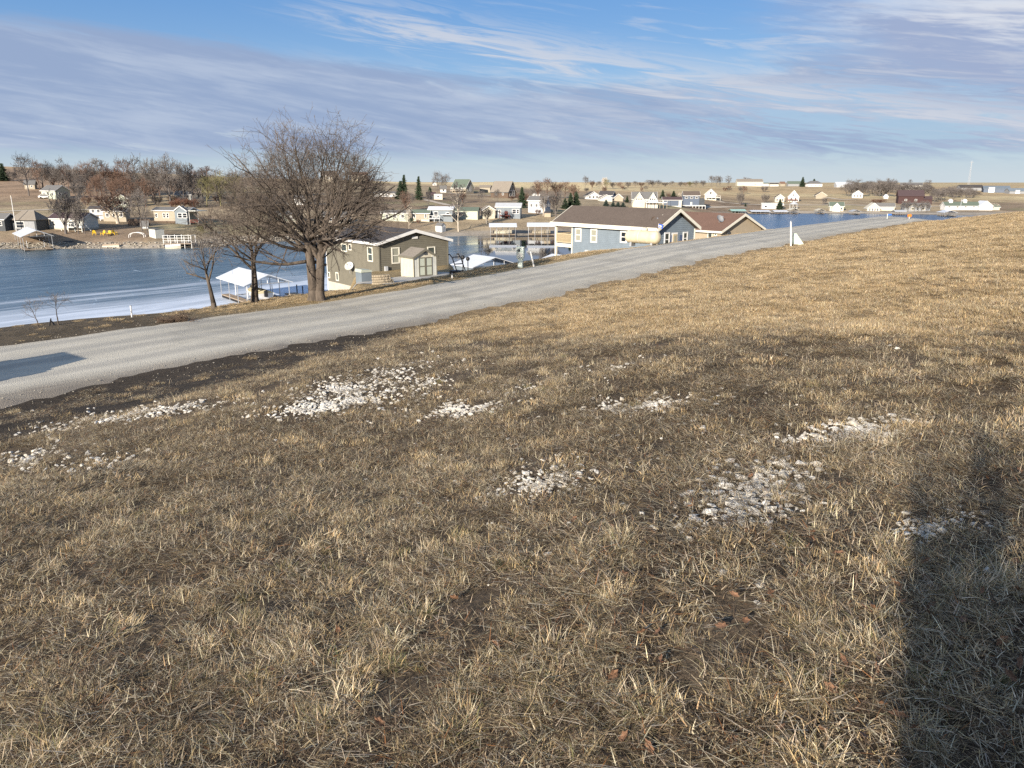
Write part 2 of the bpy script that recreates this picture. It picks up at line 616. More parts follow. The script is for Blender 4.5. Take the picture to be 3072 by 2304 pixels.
def ditch_w(x, y):
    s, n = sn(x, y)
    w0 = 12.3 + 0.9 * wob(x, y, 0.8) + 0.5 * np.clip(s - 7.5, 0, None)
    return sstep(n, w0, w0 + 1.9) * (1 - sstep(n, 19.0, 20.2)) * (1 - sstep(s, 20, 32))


def ground_colour(x, y, z):
    s, n = sn(x, y)
    c = np.zeros((len(x), 3))
    thatch, gold = A(0.105, 0.080, 0.055), A(0.34, 0.24, 0.125)
    near = lerp3(thatch, gold, golden_w(x, y))
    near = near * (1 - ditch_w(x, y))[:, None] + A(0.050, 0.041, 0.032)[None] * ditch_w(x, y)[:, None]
    verge = lerp3(A(0.10, 0.080, 0.055), A(0.30, 0.225, 0.12), sstep(s, 12, 22))  # left stretch darker: the shade on the bank put into its colour
    bank = lerp3(verge * 1.0, A(0.20, 0.15, 0.085)[None], sstep(n, 30, 40)) if False else verge
    mid = (n > 22)
    c = np.where(mid[:, None], bank, near)
    far = (y > 165) & (far_z(x, y) > near_z(x, y))
    f = sstep(wob(x, y, 0.035), -0.5, 0.6)
    lawn = lerp3(A(0.21, 0.155, 0.105), A(0.33, 0.26, 0.165), f)
    g2 = sstep(wob(x, y, 0.05, 2.0), 0.35, 0.8)
    lawn = lawn * (1 - 0.5 * g2[:, None]) + A(0.25, 0.235, 0.12)[None] * 0.5 * g2[:, None]
    t = x / np.maximum(y, 1)
    hillside = sstep(y, 430, 520) * sstep(t, 0.10, 0.2)
    lawn = lawn * (1 - hillside[:, None]) + A(0.32, 0.26, 0.155)[None] * hillside[:, None]
    field = sstep(y, 430, 520) * (1 - 0.6 * sstep(t, 0.08, 0.2))
    fld = lerp3(A(0.48, 0.32, 0.17), A(0.60, 0.48, 0.27), sstep(wob(x * 0.4, y, 0.012), -0.3, 0.3))
    lawn = lawn * (1 - field[:, None]) + fld * field[:, None]
    lefthill = sstep(-t, 0.5, 0.56) * sstep(y, 240, 300) * (1 - sstep(y, 430, 500))
    lawn = lawn * (1 - lefthill[:, None]) + A(0.27, 0.19, 0.125)[None] * lefthill[:, None]
    rip = (1 - sstep(z, 0.8, 1.4)) * (z > -0.5)
    lawn = lawn * (1 - rip[:, None]) + A(0.25, 0.22, 0.18)[None] * rip[:, None]
    c = np.where(far[:, None], lawn, c)
    c = np.where((z < -0.3)[:, None], A(0.03, 0.03, 0.03)[None], c)
    return c


def build_terrain():
    fr = np.radians(np.arange(-44, 46.01, 0.3))
    bk = np.radians(np.arange(50, 313, 4.0))
    ang = np.concatenate([fr, bk])

    def geo(a, b, r):
        return a * r ** np.arange(0, int(math.log(b / a) / math.log(r)))
    rad = np.concatenate([geo(0.3, 9, 1.035), geo(9, 85, 1.0115), geo(85, 170, 1.03), geo(170, 620, 1.0125), geo(620, 7500, 1.06)])
    na, nr = len(ang), len(rad)
    AA, RR = np.meshgrid(ang, rad)
    x = (np.sin(AA) * RR).ravel()
    y = (np.cos(AA) * RR).ravel()
    z = ground_z(x, y)
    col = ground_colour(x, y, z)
    x = np.append(x, 0.0)
    y = np.append(y, 0.0)
    z = np.append(z, gz(0, 0))
    col = np.vstack([col, A(0.10, 0.075, 0.05)[None]])
    i = np.arange(nr - 1)[:, None] * na
    j = np.arange(na)[None, :]
    j2 = (j + 1) % na
    quads = np.stack([i + j, i + na + j, i + na + j2, i + j2], -1).reshape(-1, 4)[:, ::-1]
    tris = np.stack([np.full(na, nr * na), (np.arange(na) + 1) % na, np.arange(na)], -1)[:, ::-1]
    me = bpy.data.meshes.new('ground')
    nv_ = len(x)
    me.vertices.add(nv_)
    me.vertices.foreach_set('co', np.stack([x, y, z], 1).ravel())
    me.loops.add(quads.size + tris.size)
    me.loops.foreach_set('vertex_index', np.concatenate([quads.ravel(), tris.ravel()]).astype(np.int32))
    me.polygons.add(len(quads) + len(tris))
    st = np.concatenate([np.arange(len(quads)) * 4, len(quads) * 4 + np.arange(len(tris)) * 3])
    me.polygons.foreach_set('loop_start', st.astype(np.int32))
    me.polygons.foreach_set('use_smooth', np.ones(len(st), bool))
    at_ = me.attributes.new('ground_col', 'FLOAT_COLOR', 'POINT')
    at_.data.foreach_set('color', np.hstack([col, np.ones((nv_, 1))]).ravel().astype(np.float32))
    me.update(calc_edges=True)
    me.validate()
    if me.polygons[0].normal.z < 0:
        me.flip_normals()
    m = bpy.data.materials.new('turf_and_soil')
    m.use_nodes = True
    nt = m.node_tree
    gg = G(nt)
    b = nt.nodes['Principled BSDF']
    b.inputs['Roughness'].default_value = 0.95
    b.inputs['Specular IOR Level'].default_value = 0.1
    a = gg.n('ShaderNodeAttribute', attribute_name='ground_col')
    t = gg.n('ShaderNodeTexCoord')
    P = t.outputs['Object']
    n1 = gg.noise(P, 0.09, 6, 0.62, 0.5)
    n2 = gg.noise(P, 1.3, 6, 0.65, 0.8)
    n3 = gg.noise(P, 22.0, 5, 0.75, 1.0)
    f = gg.m('ADD', gg.m('MULTIPLY', gg.smooth(n1, 0.3, 0.7), 0.5), gg.m('MULTIPLY', gg.smooth(n2, 0.3, 0.7), 0.45))
    f = gg.m('ADD', f, gg.m('MULTIPLY', gg.smooth(n3, 0.3, 0.7), 0.75))
    f = gg.m('ADD', f, 0.18)
    sc = gg.n('ShaderNodeVectorMath', operation='SCALE')
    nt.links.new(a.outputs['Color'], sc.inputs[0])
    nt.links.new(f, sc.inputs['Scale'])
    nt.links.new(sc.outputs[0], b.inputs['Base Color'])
    bp = gg.n('ShaderNodeBump')
    bp.inputs['Strength'].default_value = 0.9
    bp.inputs['Distance'].default_value = 0.05
    nt.links.new(gg.m('ADD', n3, gg.m('MULTIPLY', n2, 2.0)), bp.inputs['Height'])
    nt.links.new(bp.outputs[0], b.inputs['Normal'])
    me.materials.append(m)
    link('ground', me, None, 'structure')


build_terrain()


# ------------------------------------------------------------------ lake
def build_water():
    m = bpy.data.materials.new('lake_water_and_ice')
    m.use_nodes = True
    nt = m.node_tree
    gg = G(nt)
    b = nt.nodes['Principled BSDF']
    t = gg.n('ShaderNodeTexCoord')
    P = t.outputs['Object']
    sp = gg.n('ShaderNodeSeparateXYZ')
    nt.links.new(P, sp.inputs[0])
    x, y, z = sp.outputs
    s_ = gg.m('ADD', gg.m('MULTIPLY', x, RS[0]), gg.m('MULTIPLY', y, RS[1]))
    n_ = gg.m('ADD', gg.m('MULTIPLY', x, RN[0]), gg.m('MULTIPLY', y, RN[1]))
    sv_ = gg.xyz(gg.m('MULTIPLY', s_, 0.018), gg.m('MULTIPLY', n_, 0.11), 0.0)
    st = gg.noise(sv_, 1.0, 6, 0.62, 0.7)
    sv2 = gg.xyz(gg.m('MULTIPLY', s_, 0.05), gg.m('MULTIPLY', n_, 0.55), 3.0)
    st2 = gg.noise(sv2, 1.0, 6, 0.66, 0.5)
    # frozen cove on the left, open channel in the middle, wind-ruffled lake on the right
    ice = gg.m('SUBTRACT', 1.0, gg.smooth(gg.m('ADD', x, gg.m('MULTIPLY', gg.m('SUBTRACT', st, 0.5), 20.0)), -18.0, -4.0))
    right = gg.smooth(x, 55.0, 95.0)
    nn = gg.m('ADD', n_, gg.m('MULTIPLY', gg.m('SUBTRACT', st, 0.5), 58.0))
    white = gg.m('SUBTRACT', 1.0, gg.smooth(nn, 95.0, 113.0))
    white = gg.m('MULTIPLY', white, gg.m('ADD', 0.62, gg.m('MULTIPLY', gg.smooth(st2, 0.3, 0.7), 0.38)))
    lines = gg.m('MULTIPLY', gg.smooth(st, 0.56, 0.70), gg.m('SUBTRACT', 1.0, gg.smooth(n_, 112.0, 150.0)))
    white = gg.m('MAXIMUM', white, gg.m('MULTIPLY', lines, 0.55))
    # refrozen cracks
    cv = gg.n('ShaderNodeTexVoronoi', feature='DISTANCE_TO_EDGE')
    cvm = gg.n('ShaderNodeMapping')
    cvm.inputs['Scale'].default_value = (0.028, 0.022, 0.02)
    dn = gg.n('ShaderNodeTexNoise')
    dn.inputs['Scale'].default_value = 0.06
    vadd = gg.n('ShaderNodeVectorMath', operation='MULTIPLY_ADD')
    nt.links.new(dn.outputs['Color'], vadd.inputs[0])
    vadd.inputs[1].default_value = (9, 9, 0)
    nt.links.new(P, dn.inputs['Vector'])
    nt.links.new(P, vadd.inputs[2])
    nt.links.new(vadd.outputs[0], cvm.inputs['Vector'])
    nt.links.new(cvm.outputs[0], cv.inputs['Vector'])
    crack = gg.m('SUBTRACT', 1.0, gg.smooth(cv.outputs['Distance'], 0.0008, 0.005))
    crack = gg.m('MULTIPLY', crack, gg.smooth(st2, 0.45, 0.6))
    icec = gg.mix(gg.smooth(st2, 0.3, 0.72), (0.030, 0.060, 0.086), (0.115, 0.168, 0.20))
    icec = gg.mix(white, icec, (0.60, 0.655, 0.73))
    icec = gg.mix(gg.m('MULTIPLY', crack, 0.6), icec, (0.5, 0.6, 0.68))
    wat = gg.mix(right, (0.010, 0.016, 0.022), gg.mix(gg.smooth(st2, 0.4, 0.7), (0.018, 0.055, 0.115), (0.045, 0.10, 0.18)))
    c = gg.mix(ice, wat, icec)
    nt.links.new(c, b.inputs['Base Color'])
    r = gg.m('ADD', gg.m('MULTIPLY', ice, 0.30), gg.m('MULTIPLY', right, 0.22))
    r = gg.m('ADD', r, gg.m('MULTIPLY', gg.m('MULTIPLY', white, ice), 0.3))
    r = gg.m('ADD', r, 0.02)
    nt.links.new(r, b.inputs['Roughness'])
    b.inputs['IOR'].default_value = 1.33
    wv = gg.xyz(gg.m('MULTIPLY', x, 0.5), gg.m('MULTIPLY', y, 1.6), 0.0)
    wn = gg.noise(wv, 1.0, 4, 0.6, 0.4)
    bp = gg.n('ShaderNodeBump')
    bp.inputs['Distance'].default_value = 0.12
    nt.links.new(wn, bp.inputs['Height'])
    near_calm = gg.smooth(y, 118.0, 160.0)
    ripple = gg.m('ADD', gg.m('MULTIPLY', right, 0.8), gg.m('MULTIPLY', gg.m('SUBTRACT', 1.0, near_calm), 0.30))
    ripple = gg.m('ADD', ripple, 0.012)
    nt.links.new(gg.m('ADD', gg.m('MULTIPLY', ripple, gg.m('SUBTRACT', 1.0, ice)), gg.m('MULTIPLY', ice, 0.10)), bp.inputs['Strength'])
    nt.links.new(bp.outputs[0], b.inputs['Normal'])
    mb = MB()
    mb.quad((-700, 10, 0), (700, 10, 0), (700, 440, 0), (-700, 440, 0))
    mb.build('lake', m, None, kind='structure')


build_water()


# ------------------------------------------------------------------ road
def sheet_mesh(name, pts_grid, m, kind='structure'):
    """pts_grid: array rows x cols x 3"""
    r, c, _ = pts_grid.shape
    i = np.arange(r - 1)[:, None] * c
    j = np.arange(c - 1)[None]
    q = np.stack([i + j, i + j + 1, i + c + j + 1, i + c + j], -1).reshape(-1, 4)
    me = bpy.data.meshes.new(name)
    me.from_pydata(pts_grid.reshape(-1, 3).tolist(), [], q.tolist())
    me.update()
    if len(me.polygons) and me.polygons[0].normal.z < 0:
        me.flip_normals()
    me.polygons.foreach_set('use_smooth', [True] * len(me.polygons))
    me.materials.append(m)
    return link(name, me, None, kind)


def road_material():
    m = bpy.data.materials.new('packed_gravel')
    m.use_nodes = True
    nt = m.node_tree
    gg = G(nt)
    b = nt.nodes['Principled BSDF']
    b.inputs['Roughness'].default_value = 0.95
    b.inputs['Specular IOR Level'].default_value = 0.2
    t = gg.n('ShaderNodeTexCoord')
    P = t.outputs['Object']
    sp = gg.n('ShaderNodeSeparateXYZ')
    nt.links.new(P, sp.inputs[0])
    x, y, z = sp.outputs
    s_ = gg.m('ADD', gg.m('MULTIPLY', x, RS[0]), gg.m('MULTIPLY', y, RS[1]))
    n_ = gg.m('ADD', gg.m('MULTIPLY', x, RN[0]), gg.m('MULTIPLY', y, RN[1]))
    band = gg.noise(gg.xyz(gg.m('MULTIPLY', s_, 0.05), gg.m('MULTIPLY', n_, 0.75), 0.0), 1.0, 5, 0.6, 0.3)
    band2 = gg.noise(gg.xyz(gg.m('MULTIPLY', s_, 0.8), gg.m('MULTIPLY', n_, 2.4), 5.0), 1.0, 5, 0.65, 0.4)
    fine = gg.noise(P, 26.0, 4, 0.75)
    vor = gg.n('ShaderNodeTexVoronoi', feature='F1')
    vor.inputs['Scale'].default_value = 34.0
    nt.links.new(P, vor.inputs['Vector'])
    f = gg.m('ADD', gg.m('MULTIPLY', gg.smooth(band, 0.3, 0.7), 0.45), gg.m('MULTIPLY', gg.smooth(band2, 0.3, 0.7), 0.3))
    f = gg.m('ADD', f, gg.m('MULTIPLY', fine, 0.35))
    c = gg.mix(f, (0.31, 0.285, 0.23), (0.56, 0.52, 0.43))
    trk = None
    for cn in (20.7, 22.2, 23.1, 24.6):
        d_ = gg.m('SUBTRACT', 1.0, gg.smooth(gg.m('ABSOLUTE', gg.m('ADD', gg.m('SUBTRACT', n_, cn), gg.m('MULTIPLY', gg.m('SUBTRACT', band, 0.5), 0.9))), 0.12, 0.5))
        trk = d_ if trk is None else gg.m('MAXIMUM', trk, d_)
    patch = gg.noise(P, 0.33, 5, 0.6, 0.6)
    c = gg.mix(gg.m('MULTIPLY', trk, 0.5), c, (0.27, 0.258, 0.23))
    c = gg.mix(gg.m('MULTIPLY', gg.smooth(patch, 0.50, 0.68), 0.45), c, (0.22, 0.205, 0.17))
    c = gg.mix(gg.m('MULTIPLY', gg.smooth(fine, 0.56, 0.72), 0.35), c, (0.20, 0.18, 0.15))
    # earthy shoulders
    far_e = gg.smooth(gg.m('ADD', n_, gg.m('MULTIPLY', band2, 1.2)), 25.4, 26.4)
    near_e = gg.m('SUBTRACT', 1.0, gg.smooth(gg.m('SUBTRACT', n_, gg.m('MULTIPLY', band2, 1.6)), 18.0, 19.3))
    c = gg.mix(gg.m('MULTIPLY', far_e, 0.5), c, (0.46, 0.37, 0.26))
    left = gg.m('SUBTRACT', 1.0, gg.smooth(s_, 14.0, 30.0))
    c = gg.mix(gg.m('MULTIPLY', near_e, gg.m('ADD', 0.35, gg.m('MULTIPLY', left, 0.5))), c, (0.15, 0.125, 0.10))
    nt.links.new(c, b.inputs['Base Color'])
    bp = gg.n('ShaderNodeBump')
    bp.inputs['Strength'].default_value = 0.35
    bp.inputs['Distance'].default_value = 0.03
    nt.links.new(gg.m('ADD', gg.m('ADD', vor.outputs['Distance'], fine), gg.m('MULTIPLY', band2, 1.5)), bp.inputs['Height'])
    nt.links.new(bp.outputs[0], b.inputs['Normal'])
    return m


M_ROAD = road_material()


def build_road():
    ss = np.concatenate([np.arange(-40, 70, 0.35), np.arange(70, 190, 1.5)])
    rows = []
    for k in range(15):
        f = k / 14
        e0 = 18.75 + 0.42 * wob(ss, ss * 0.3, 0.7) + 0.20 * wob(ss, -ss, 3.1)
        e1 = 25.75 + 0.16 * wob(ss, ss * 0.2, 1.3, 2.0) + 0.10 * wob(ss, -ss, 3.7)
        n = e0 + (e1 - e0) * f
        x, y = xy(ss, n)
        crown = 0.05 * (1 - (2 * f - 1) ** 2)
        edge = -0.03 if k in (0, 14) else 0.035
        z = ground_z(x, y)
        rows.append(np.stack([x, y, z + edge + crown], 1))
    sheet_mesh('gravel_road', np.array(rows), M_ROAD)


build_road()
M_LANE = mat('pale_lane_gravel', (0.42, 0.36, 0.28), 0.9, 0.12, 0.3)


def lane(name, px, width, m=M_LANE, lift=0.10):
    P = [ground(*p) for p in px]
    pts = []
    for a, b in zip(P[:-1], P[1:]):
        k = max(2, int((b - a).length / 4))
        for i in range(k):
            pts.append(a.lerp(b, i / k))
    pts.append(P[-1])
    rows = [[], [], []]
    for i, p in enumerate(pts):
        d = (pts[min(i + 1, len(pts) - 1)] - pts[max(i - 1, 0)])
        d.z = 0
        d.normalize()
        nrm = Vector((-d.y, d.x, 0))
        w = width * (1 + 0.15 * math.sin(i * 1.7))
        for k, o in enumerate((-0.5, 0, 0.5)):
            q = p + nrm * w * o
            rows[k].append((q.x, q.y, gz(q.x, q.y) + lift + (0.05 if k == 1 else 0)))
    return sheet_mesh(name, np.array(rows), m)


lane('lane', [(-25, 213.5), (0, 212), (30, 210.6), (62, 209.5), (92, 210.2)], 3.0)
lane('lane', [(424, 199.6), (435, 202.2), (448, 205.3), (462, 206.3)], 3.0)
lane('lane', [(448, 193), (462, 194.6), (480, 195.2), (500, 196)], 3.0)
lane('lane', [(716, 200.6), (724, 202.6), (735, 203.6), (770, 204.6), (800, 205.2), (850, 205.0), (900, 206.4), (945, 206.6)], 3.6)
lane('lane', [(807, 187.6), (830, 188.6), (850, 189.8)], 4.0)
lane('lane', [(826, 197.6), (842, 199.8), (856, 199.4)], 4.0)
lane('lane', [(700, 206.8), (716, 207.4), (745, 207.2)], 3.0)
lane('beach_strip', [(735, 211.6), (790, 212.2), (850, 212.8), (905, 213.4), (950, 214.2)], 2.2)


def draped(name, s0, s1, n0, n1, m, lift):
    ss = np.linspace(s0, s1, 26)
    rows = []
    for n in np.linspace(n0, n1, 20):
        x, y = xy(ss, np.full_like(ss, n))
        rows.append(np.stack([x, y, ground_z(x, y) + lift], 1))
    return sheet_mesh(name, np.array(rows), m)


draped('driveway', 36.5, 45.5, 30.0, 43.0, M_CONC, 0.04)


def riprap():
    """rubble facing of the far left shore"""
    x = rng.uniform(-175, -48, 26000)
    y = rng.uniform(165, 240, 26000)
    z = ground_z(x, y)
    k = (z > 0.0) & (z < 1.15) & (far_z(x, y) > near_z(x, y))
    return x[k][:3600], y[k][:3600], z[k][:3600]


# ------------------------------------------------------------------ buildings
def window(parent, O, xd, N, w0, w1, z0, z1, frame=None, pane=None, bar=True, t=0.09, blind=None):
    """sash window standing 4-6 cm proud of the face whose lower left corner is O"""
    frame = frame or M_WHITE
    pane = pane or M_GLASS
    O, xd, N = Vector(O), Vector(xd), Vector(N)
    up = Vector((0, 0, 1))

    def bx(mb, a0, a1, b0, b1, d0, d1):
        P = [O + xd * a + up * b + N * d for d in (d0, d1) for b in (b0, b1) for a in (a0, a1)]
        k = len(mb.v)
        mb.v += [tuple(p) for p in P]
        for f in ((0, 1, 3, 2), (4, 6, 7, 5), (0, 4, 5, 1), (2, 3, 7, 6), (0, 2, 6, 4), (1, 5, 7, 3)):
            mb.f.append(tuple(k + i for i in f))
    f = MB()
    bx(f, w0, w0 + t, z0, z1, -0.02, 0.065)
    bx(f, w1 - t, w1, z0, z1, -0.02, 0.065)
    bx(f, w0 + t, w1 - t, z1 - t, z1, -0.02, 0.06)
    bx(f, w0 + t, w1 - t, z0, z0 + t, -0.02, 0.075)
    if bar:
        zm = (z0 + z1) / 2
        bx(f, w0 + t, w1 - t, zm - 0.035, zm + 0.035, -0.015, 0.045)
    fo = f.build('window', frame, parent)
    p = MB()
    bx(p, w0 + t, w1 - t, z0 + t, z1 - t, -0.01, 0.022)
    p.build('pane', pane, fo)
    return fo


def slab_door(parent, O, xd, N, w0, w1, z0, z1, m, name='door', handle=True):
    O, xd, N = Vector(O), Vector(xd), Vector(N)
    up = Vector((0, 0, 1))
    mb = MB()

    def bx(a0, a1, b0, b1, d0, d1):
        P = [O + xd * a + up * b + N * d for d in (d0, d1) for b in (b0, b1) for a in (a0, a1)]
        k = len(mb.v)
        mb.v += [tuple(p) for p in P]
        for f in ((0, 1, 3, 2), (4, 6, 7, 5), (0, 4, 5, 1), (2, 3, 7, 6), (0, 2, 6, 4), (1, 5, 7, 3)):
            mb.f.append(tuple(k + i for i in f))
    bx(w0, w1, z0, z1, -0.02, 0.04)
    h = (z1 - z0)
    ww = (w1 - w0)
    for i in (0, 1):
        for j in (0, 1):
            bx(w0 + ww * (0.14 + 0.40 * i), w0 + ww * (0.46 + 0.40 * i), z0 + h * (0.10 + 0.46 * j), z0 + h * (0.48 + 0.46 * j), 0.03, 0.055)
    return mb.build(name, m, parent)


FACES = {  # face -> (unit along, outward normal)
    'F': ((1, 0, 0), (0, -1, 0)), 'B': ((-1, 0, 0), (0, 1, 0)),
    'R': ((0, 1, 0), (1, 0, 0)), 'L': ((0, -1, 0), (-1, 0, 0)),
}


def gable(parent, x0, x1, y0, y1, z0, ze, rise, wall, roof, over=0.35, ridge='x', trim=None, hip=False, name='wall', th=0.14, skirt=None):
    """walls with gable ends, two roof slabs and fascia boards, local coordinates"""
    w = MB()
    ym, xm = (y0 + y1) / 2, (x0 + x1) / 2
    if ridge == 'x':
        prof = [(y0, z0), (y1, z0), (y1, ze), (ym, ze + rise), (y0, ze)] if not hip else [(y0, z0), (y1, z0), (y1, ze), (y0, ze)]
        w.prism(prof, x0, x1, axis='x')
    else:
        prof = [(x0, z0), (x1, z0), (x1, ze), (xm, ze + rise), (x0, ze)]
        w.prism(prof, y0, y1, axis='y')
    wo_ = w.build(name, wall, parent)
    if skirt:
        k = MB()
        k.box(x0 - 0.03, x1 + 0.03, y0 - 0.03, y1 + 0.03, z0 - 0.02, z0 + 0.55)
        k.build('skirting', skirt, parent)
    r = MB()
    half = (y1 - y0) / 2 if ridge == 'x' else (x1 - x0) / 2
    sl = rise / half
    d = over
    if hip and ridge == 'x':
        lo = ze - 0.02
        e = [(x0 - d, y0 - d, lo), (x1 + d, y0 - d, lo), (x1 + d, y1 + d, lo), (x0 - d, y1 + d, lo)]
        q = [(x0 + half * 0.9, ym, ze + rise), (x1 - half * 0.9, ym, ze + rise)]
        up_ = [(a, b, c + th) for a, b, c in e]
        qq = [(a, b, c + th) for a, b, c in q]
        r.quad(up_[0], up_[1], qq[1], qq[0])
        r.quad(up_[2], up_[3], qq[0], qq[1])
        r.poly([up_[1], up_[2], qq[1]])
        r.poly([up_[3], up_[0], qq[0]])
        for i in range(4):
            j = (i + 1) % 4
            r.quad(e[i], e[j], up_[j], up_[i])
        r.quad(e[3], e[2], e[1], e[0])
    else:
        for sgn in (-1, 1):
            top = (0.0, ze + rise + 0.012)
            bot = (sgn * (half + d), ze - sl * d + 0.012)
            prof = [top, bot, (bot[0], bot[1] + th), (0.0, top[1] + th)]
            if ridge == 'x':
                r.prism([(a + ym, b) for a, b in prof], x0 - d, x1 + d, axis='x')
            else:
                r.prism([(a + xm, b) for a, b in prof], y0 - d, y1 + d, axis='y')
    ro = r.build('roof', roof, parent)
    if trim is not None and not hip:
        f = MB()
        for sgn in (-1, 1):
            e0 = sgn * (half + d)
            zb = ze - sl * d
            if ridge == 'x':
                f.box(x0 - d - 0.02, x1 + d + 0.02, *(sorted((ym + e0, ym + e0 + sgn * 0.05))), zb - 0.06, zb + th + 0.01)
            else:
                f.box(*(sorted((xm + e0, xm + e0 + sgn * 0.05))), y0 - d - 0.02, y1 + d + 0.02, zb - 0.06, zb + th + 0.01)
            for end in ((x0 - d, -1), (x1 + d, 1)) if ridge == 'x' else ((y0 - d, -1), (y1 + d, 1)):
                p0, sg = end
                a = (sorted((p0, p0 + sg * 0.05)))
                prof = [(0.0, ze + rise - 0.10), (e0, zb - 0.08), (e0, zb + th + 0.02), (0.0, ze + rise + th + 0.03)]
                if ridge == 'x':
                    f.prism([(q + ym, z) for q, z in prof], a[0], a[1], axis='x')
                else:
                    f.prism([(q + xm, z) for q, z in prof], a[0], a[1], axis='y')
        f.build('fascia', trim, parent)
    return wo_, ro


def face_O(x0, x1, y0, y1, face):
    return {'F': (x0, y0, 0), 'B': (x1, y1, 0), 'R': (x1, y0, 0), 'L': (x0, y1, 0)}[face]


def house(name, label, cat, px0, px1, ybase, ytop, wall, roof, rot=0.0, ratio=0.55, rise=0.36, ridge='x', trim=None, hip=False,
          wins=(), doors=(), group=None, over=0.35, skirt=None, tall=None, depth_m=None, chimney=None, sink=1.2):
    """a far house sized from how it is seen: width and height at its own distance"""
    p = ground((px0 + px1) / 2, ybase)
    k = mpp(p)
    wpx = (px1 - px0) * k
    H = (ybase - ytop) * k
    rz = RAD(rot)
    view = math.atan2(p.x, p.y)
    a = rz + view
    # projected width = L |cos| + W |sin|
    ca, sa = abs(math.cos(a)), abs(math.sin(a))
    if ridge == 'x':
        L = (wpx - 2 * over) / (ca + ratio * sa)
        W = L * ratio
    else:
        L = (wpx - 2 * over) / (ca + ratio * sa)
        W = L * ratio
    back = (W * 0.5) * abs(math.cos(a)) * 0.9 + (L * 0.5) * abs(math.sin(a)) * 0.5
    d = Vector((math.sin(view), math.cos(view), 0))
    q = p + d * back
    root = thing(name, label, cat, (q.x, q.y, p.z), rz, group)
    ze = H * (1 - rise)
    x0, x1, y0, y1 = -L / 2, L / 2, -W / 2, W / 2
    gable(root, x0, x1, y0, y1, -sink, ze, H * rise, wall, roof, over, ridge, trim, hip, skirt=None)
    if skirt:
        mb = MB()
        mb.box(x0 - 0.03, x1 + 0.03, y0 - 0.03, y1 + 0.03, -sink, 0.6)
        mb.build('skirting', skirt, root)
    for wdef in wins:
        fc, fa, fz, ww, hh = wdef[:5]
        xd, N = FACES[fc]
        ln = L if fc in 'FB' else W
        O = face_O(x0, x1, y0, y1, fc)
        zt = fz * ze if fz <= 1.001 else ze + (fz - 1) * H * rise
        window(root, O, xd, N, fa * ln - ww / 2, fa * ln + ww / 2, zt - hh / 2, zt + hh / 2, pane=wdef[5] if len(wdef) > 5 else None, t=0.14, bar=hh > 1.0)
    for ddef in doors:
        fc, fa, ww, hh, dm = ddef
        xd, N = FACES[fc]
        ln = L if fc in 'FB' else W
        slab_door(root, face_O(x0, x1, y0, y1, fc), xd, N, fa * ln - ww / 2, fa * ln + ww / 2, 0.05, hh, dm, name='garage_door' if ww > 2 else 'door')
    if chimney:
        mb = MB()
        cx, cm = chimney
        mb.box(cx * L - 0.3, cx * L + 0.3, -0.3, 0.3, H * 0.75, H + 0.7)
        mb.build('chimney', cm, root)
    root['_dims'] = (L, W, ze, H)
    return root, L, W, ze, H


def deck(parent, x0, x1, y0, y1, z, drop, rail, wood, posts=4, rail_h=0.95, balus=0.0, lower=None):
    mb = MB()
    mb.box(x0, x1, y0, y1, z - 0.18, z)
    mb.build('deck', wood, parent)
    for i in range(posts):
        f = i / (posts - 1)
        q = MB()
        q.box(x0 + (x1 - x0) * f - 0.09, x0 + (x1 - x0) * f + 0.09, y0 + 0.02, y0 + 0.2, z - drop, z - 0.181)
        q.build('post', lower or wood, parent)
    r = MB()
    r.box(x0, x1, y0 - 0.05, y0 + 0.05, z + rail_h - 0.08, z + rail_h)
    r.box(x0, x1, y0 - 0.04, y0 + 0.04, z + 0.08, z + 0.16)
    for xx in (x0, x1):
        r.box(xx - 0.045, xx + 0.045, y0 + 0.051, y1, z + rail_h - 0.08, z + rail_h)
    k = int((x1 - x0) / 1.6) + 2
    for i in range(k):
        xx = x0 + (x1 - x0) * i / (k - 1)
        r.box(xx - 0.05, xx + 0.05, y0 - 0.05, y0 + 0.05, z + 0.001, z + rail_h - 0.081)
    if balus:
        k = int((x1 - x0) / balus)
        for i in range(k):
            xx = x0 + (x1 - x0) * (i + 0.5) / k
            r.box(xx - 0.02, xx + 0.02, y0 - 0.02, y0 + 0.02, z + 0.161, z + rail_h - 0.081)
    r.build('railing', rail, parent)


# ---- near houses: faces found from their sight lines
def solve_w(Cx, Cy, dx, dy, T):
    return (T * Cy - Cx) / (dx - T * dy)


def face_pt(C, d, px, py):
    u, f, w = ray(px, py)
    k = solve_w(C[0], C[1], d[0], d[1], u / f)
    yy = C[1] + k * d[1]
    return k, EYE + w / f * yy


AX = (0.609, -0.793)             # house local +x (long axis, towards the viewer's right)
AY = (0.793, 0.609)              # house local +y
HRZ = math.atan2(AX[1], AX[0])


def siding(mb, O, xd, N, z0, z1, lo, hi, step=0.17, lap=0.022):
    O, xd, N = Vector(O), Vector(xd), Vector(N)
    z = z0
    while z < z1 - 0.02:
        zt = min(z + step, z1)
        a0, b0, a1, b1 = lo(z), hi(z), lo(zt), hi(zt)
        if b0 - a0 > 0.02:
            up0, up1 = Vector((0, 0, z)), Vector((0, 0, zt))
            p = [O + xd * a0 + up0 + N * lap, O + xd * b0 + up0 + N * lap, O + xd * b1 + up1 + N * 0.004, O + xd * a1 + up1 + N * 0.004]
            mb.quad(*p)
            mb.quad(O + xd * a0 + up0 + N * 0.001, O + xd * b0 + up0 + N * 0.001, p[1], p[0])
        z = zt


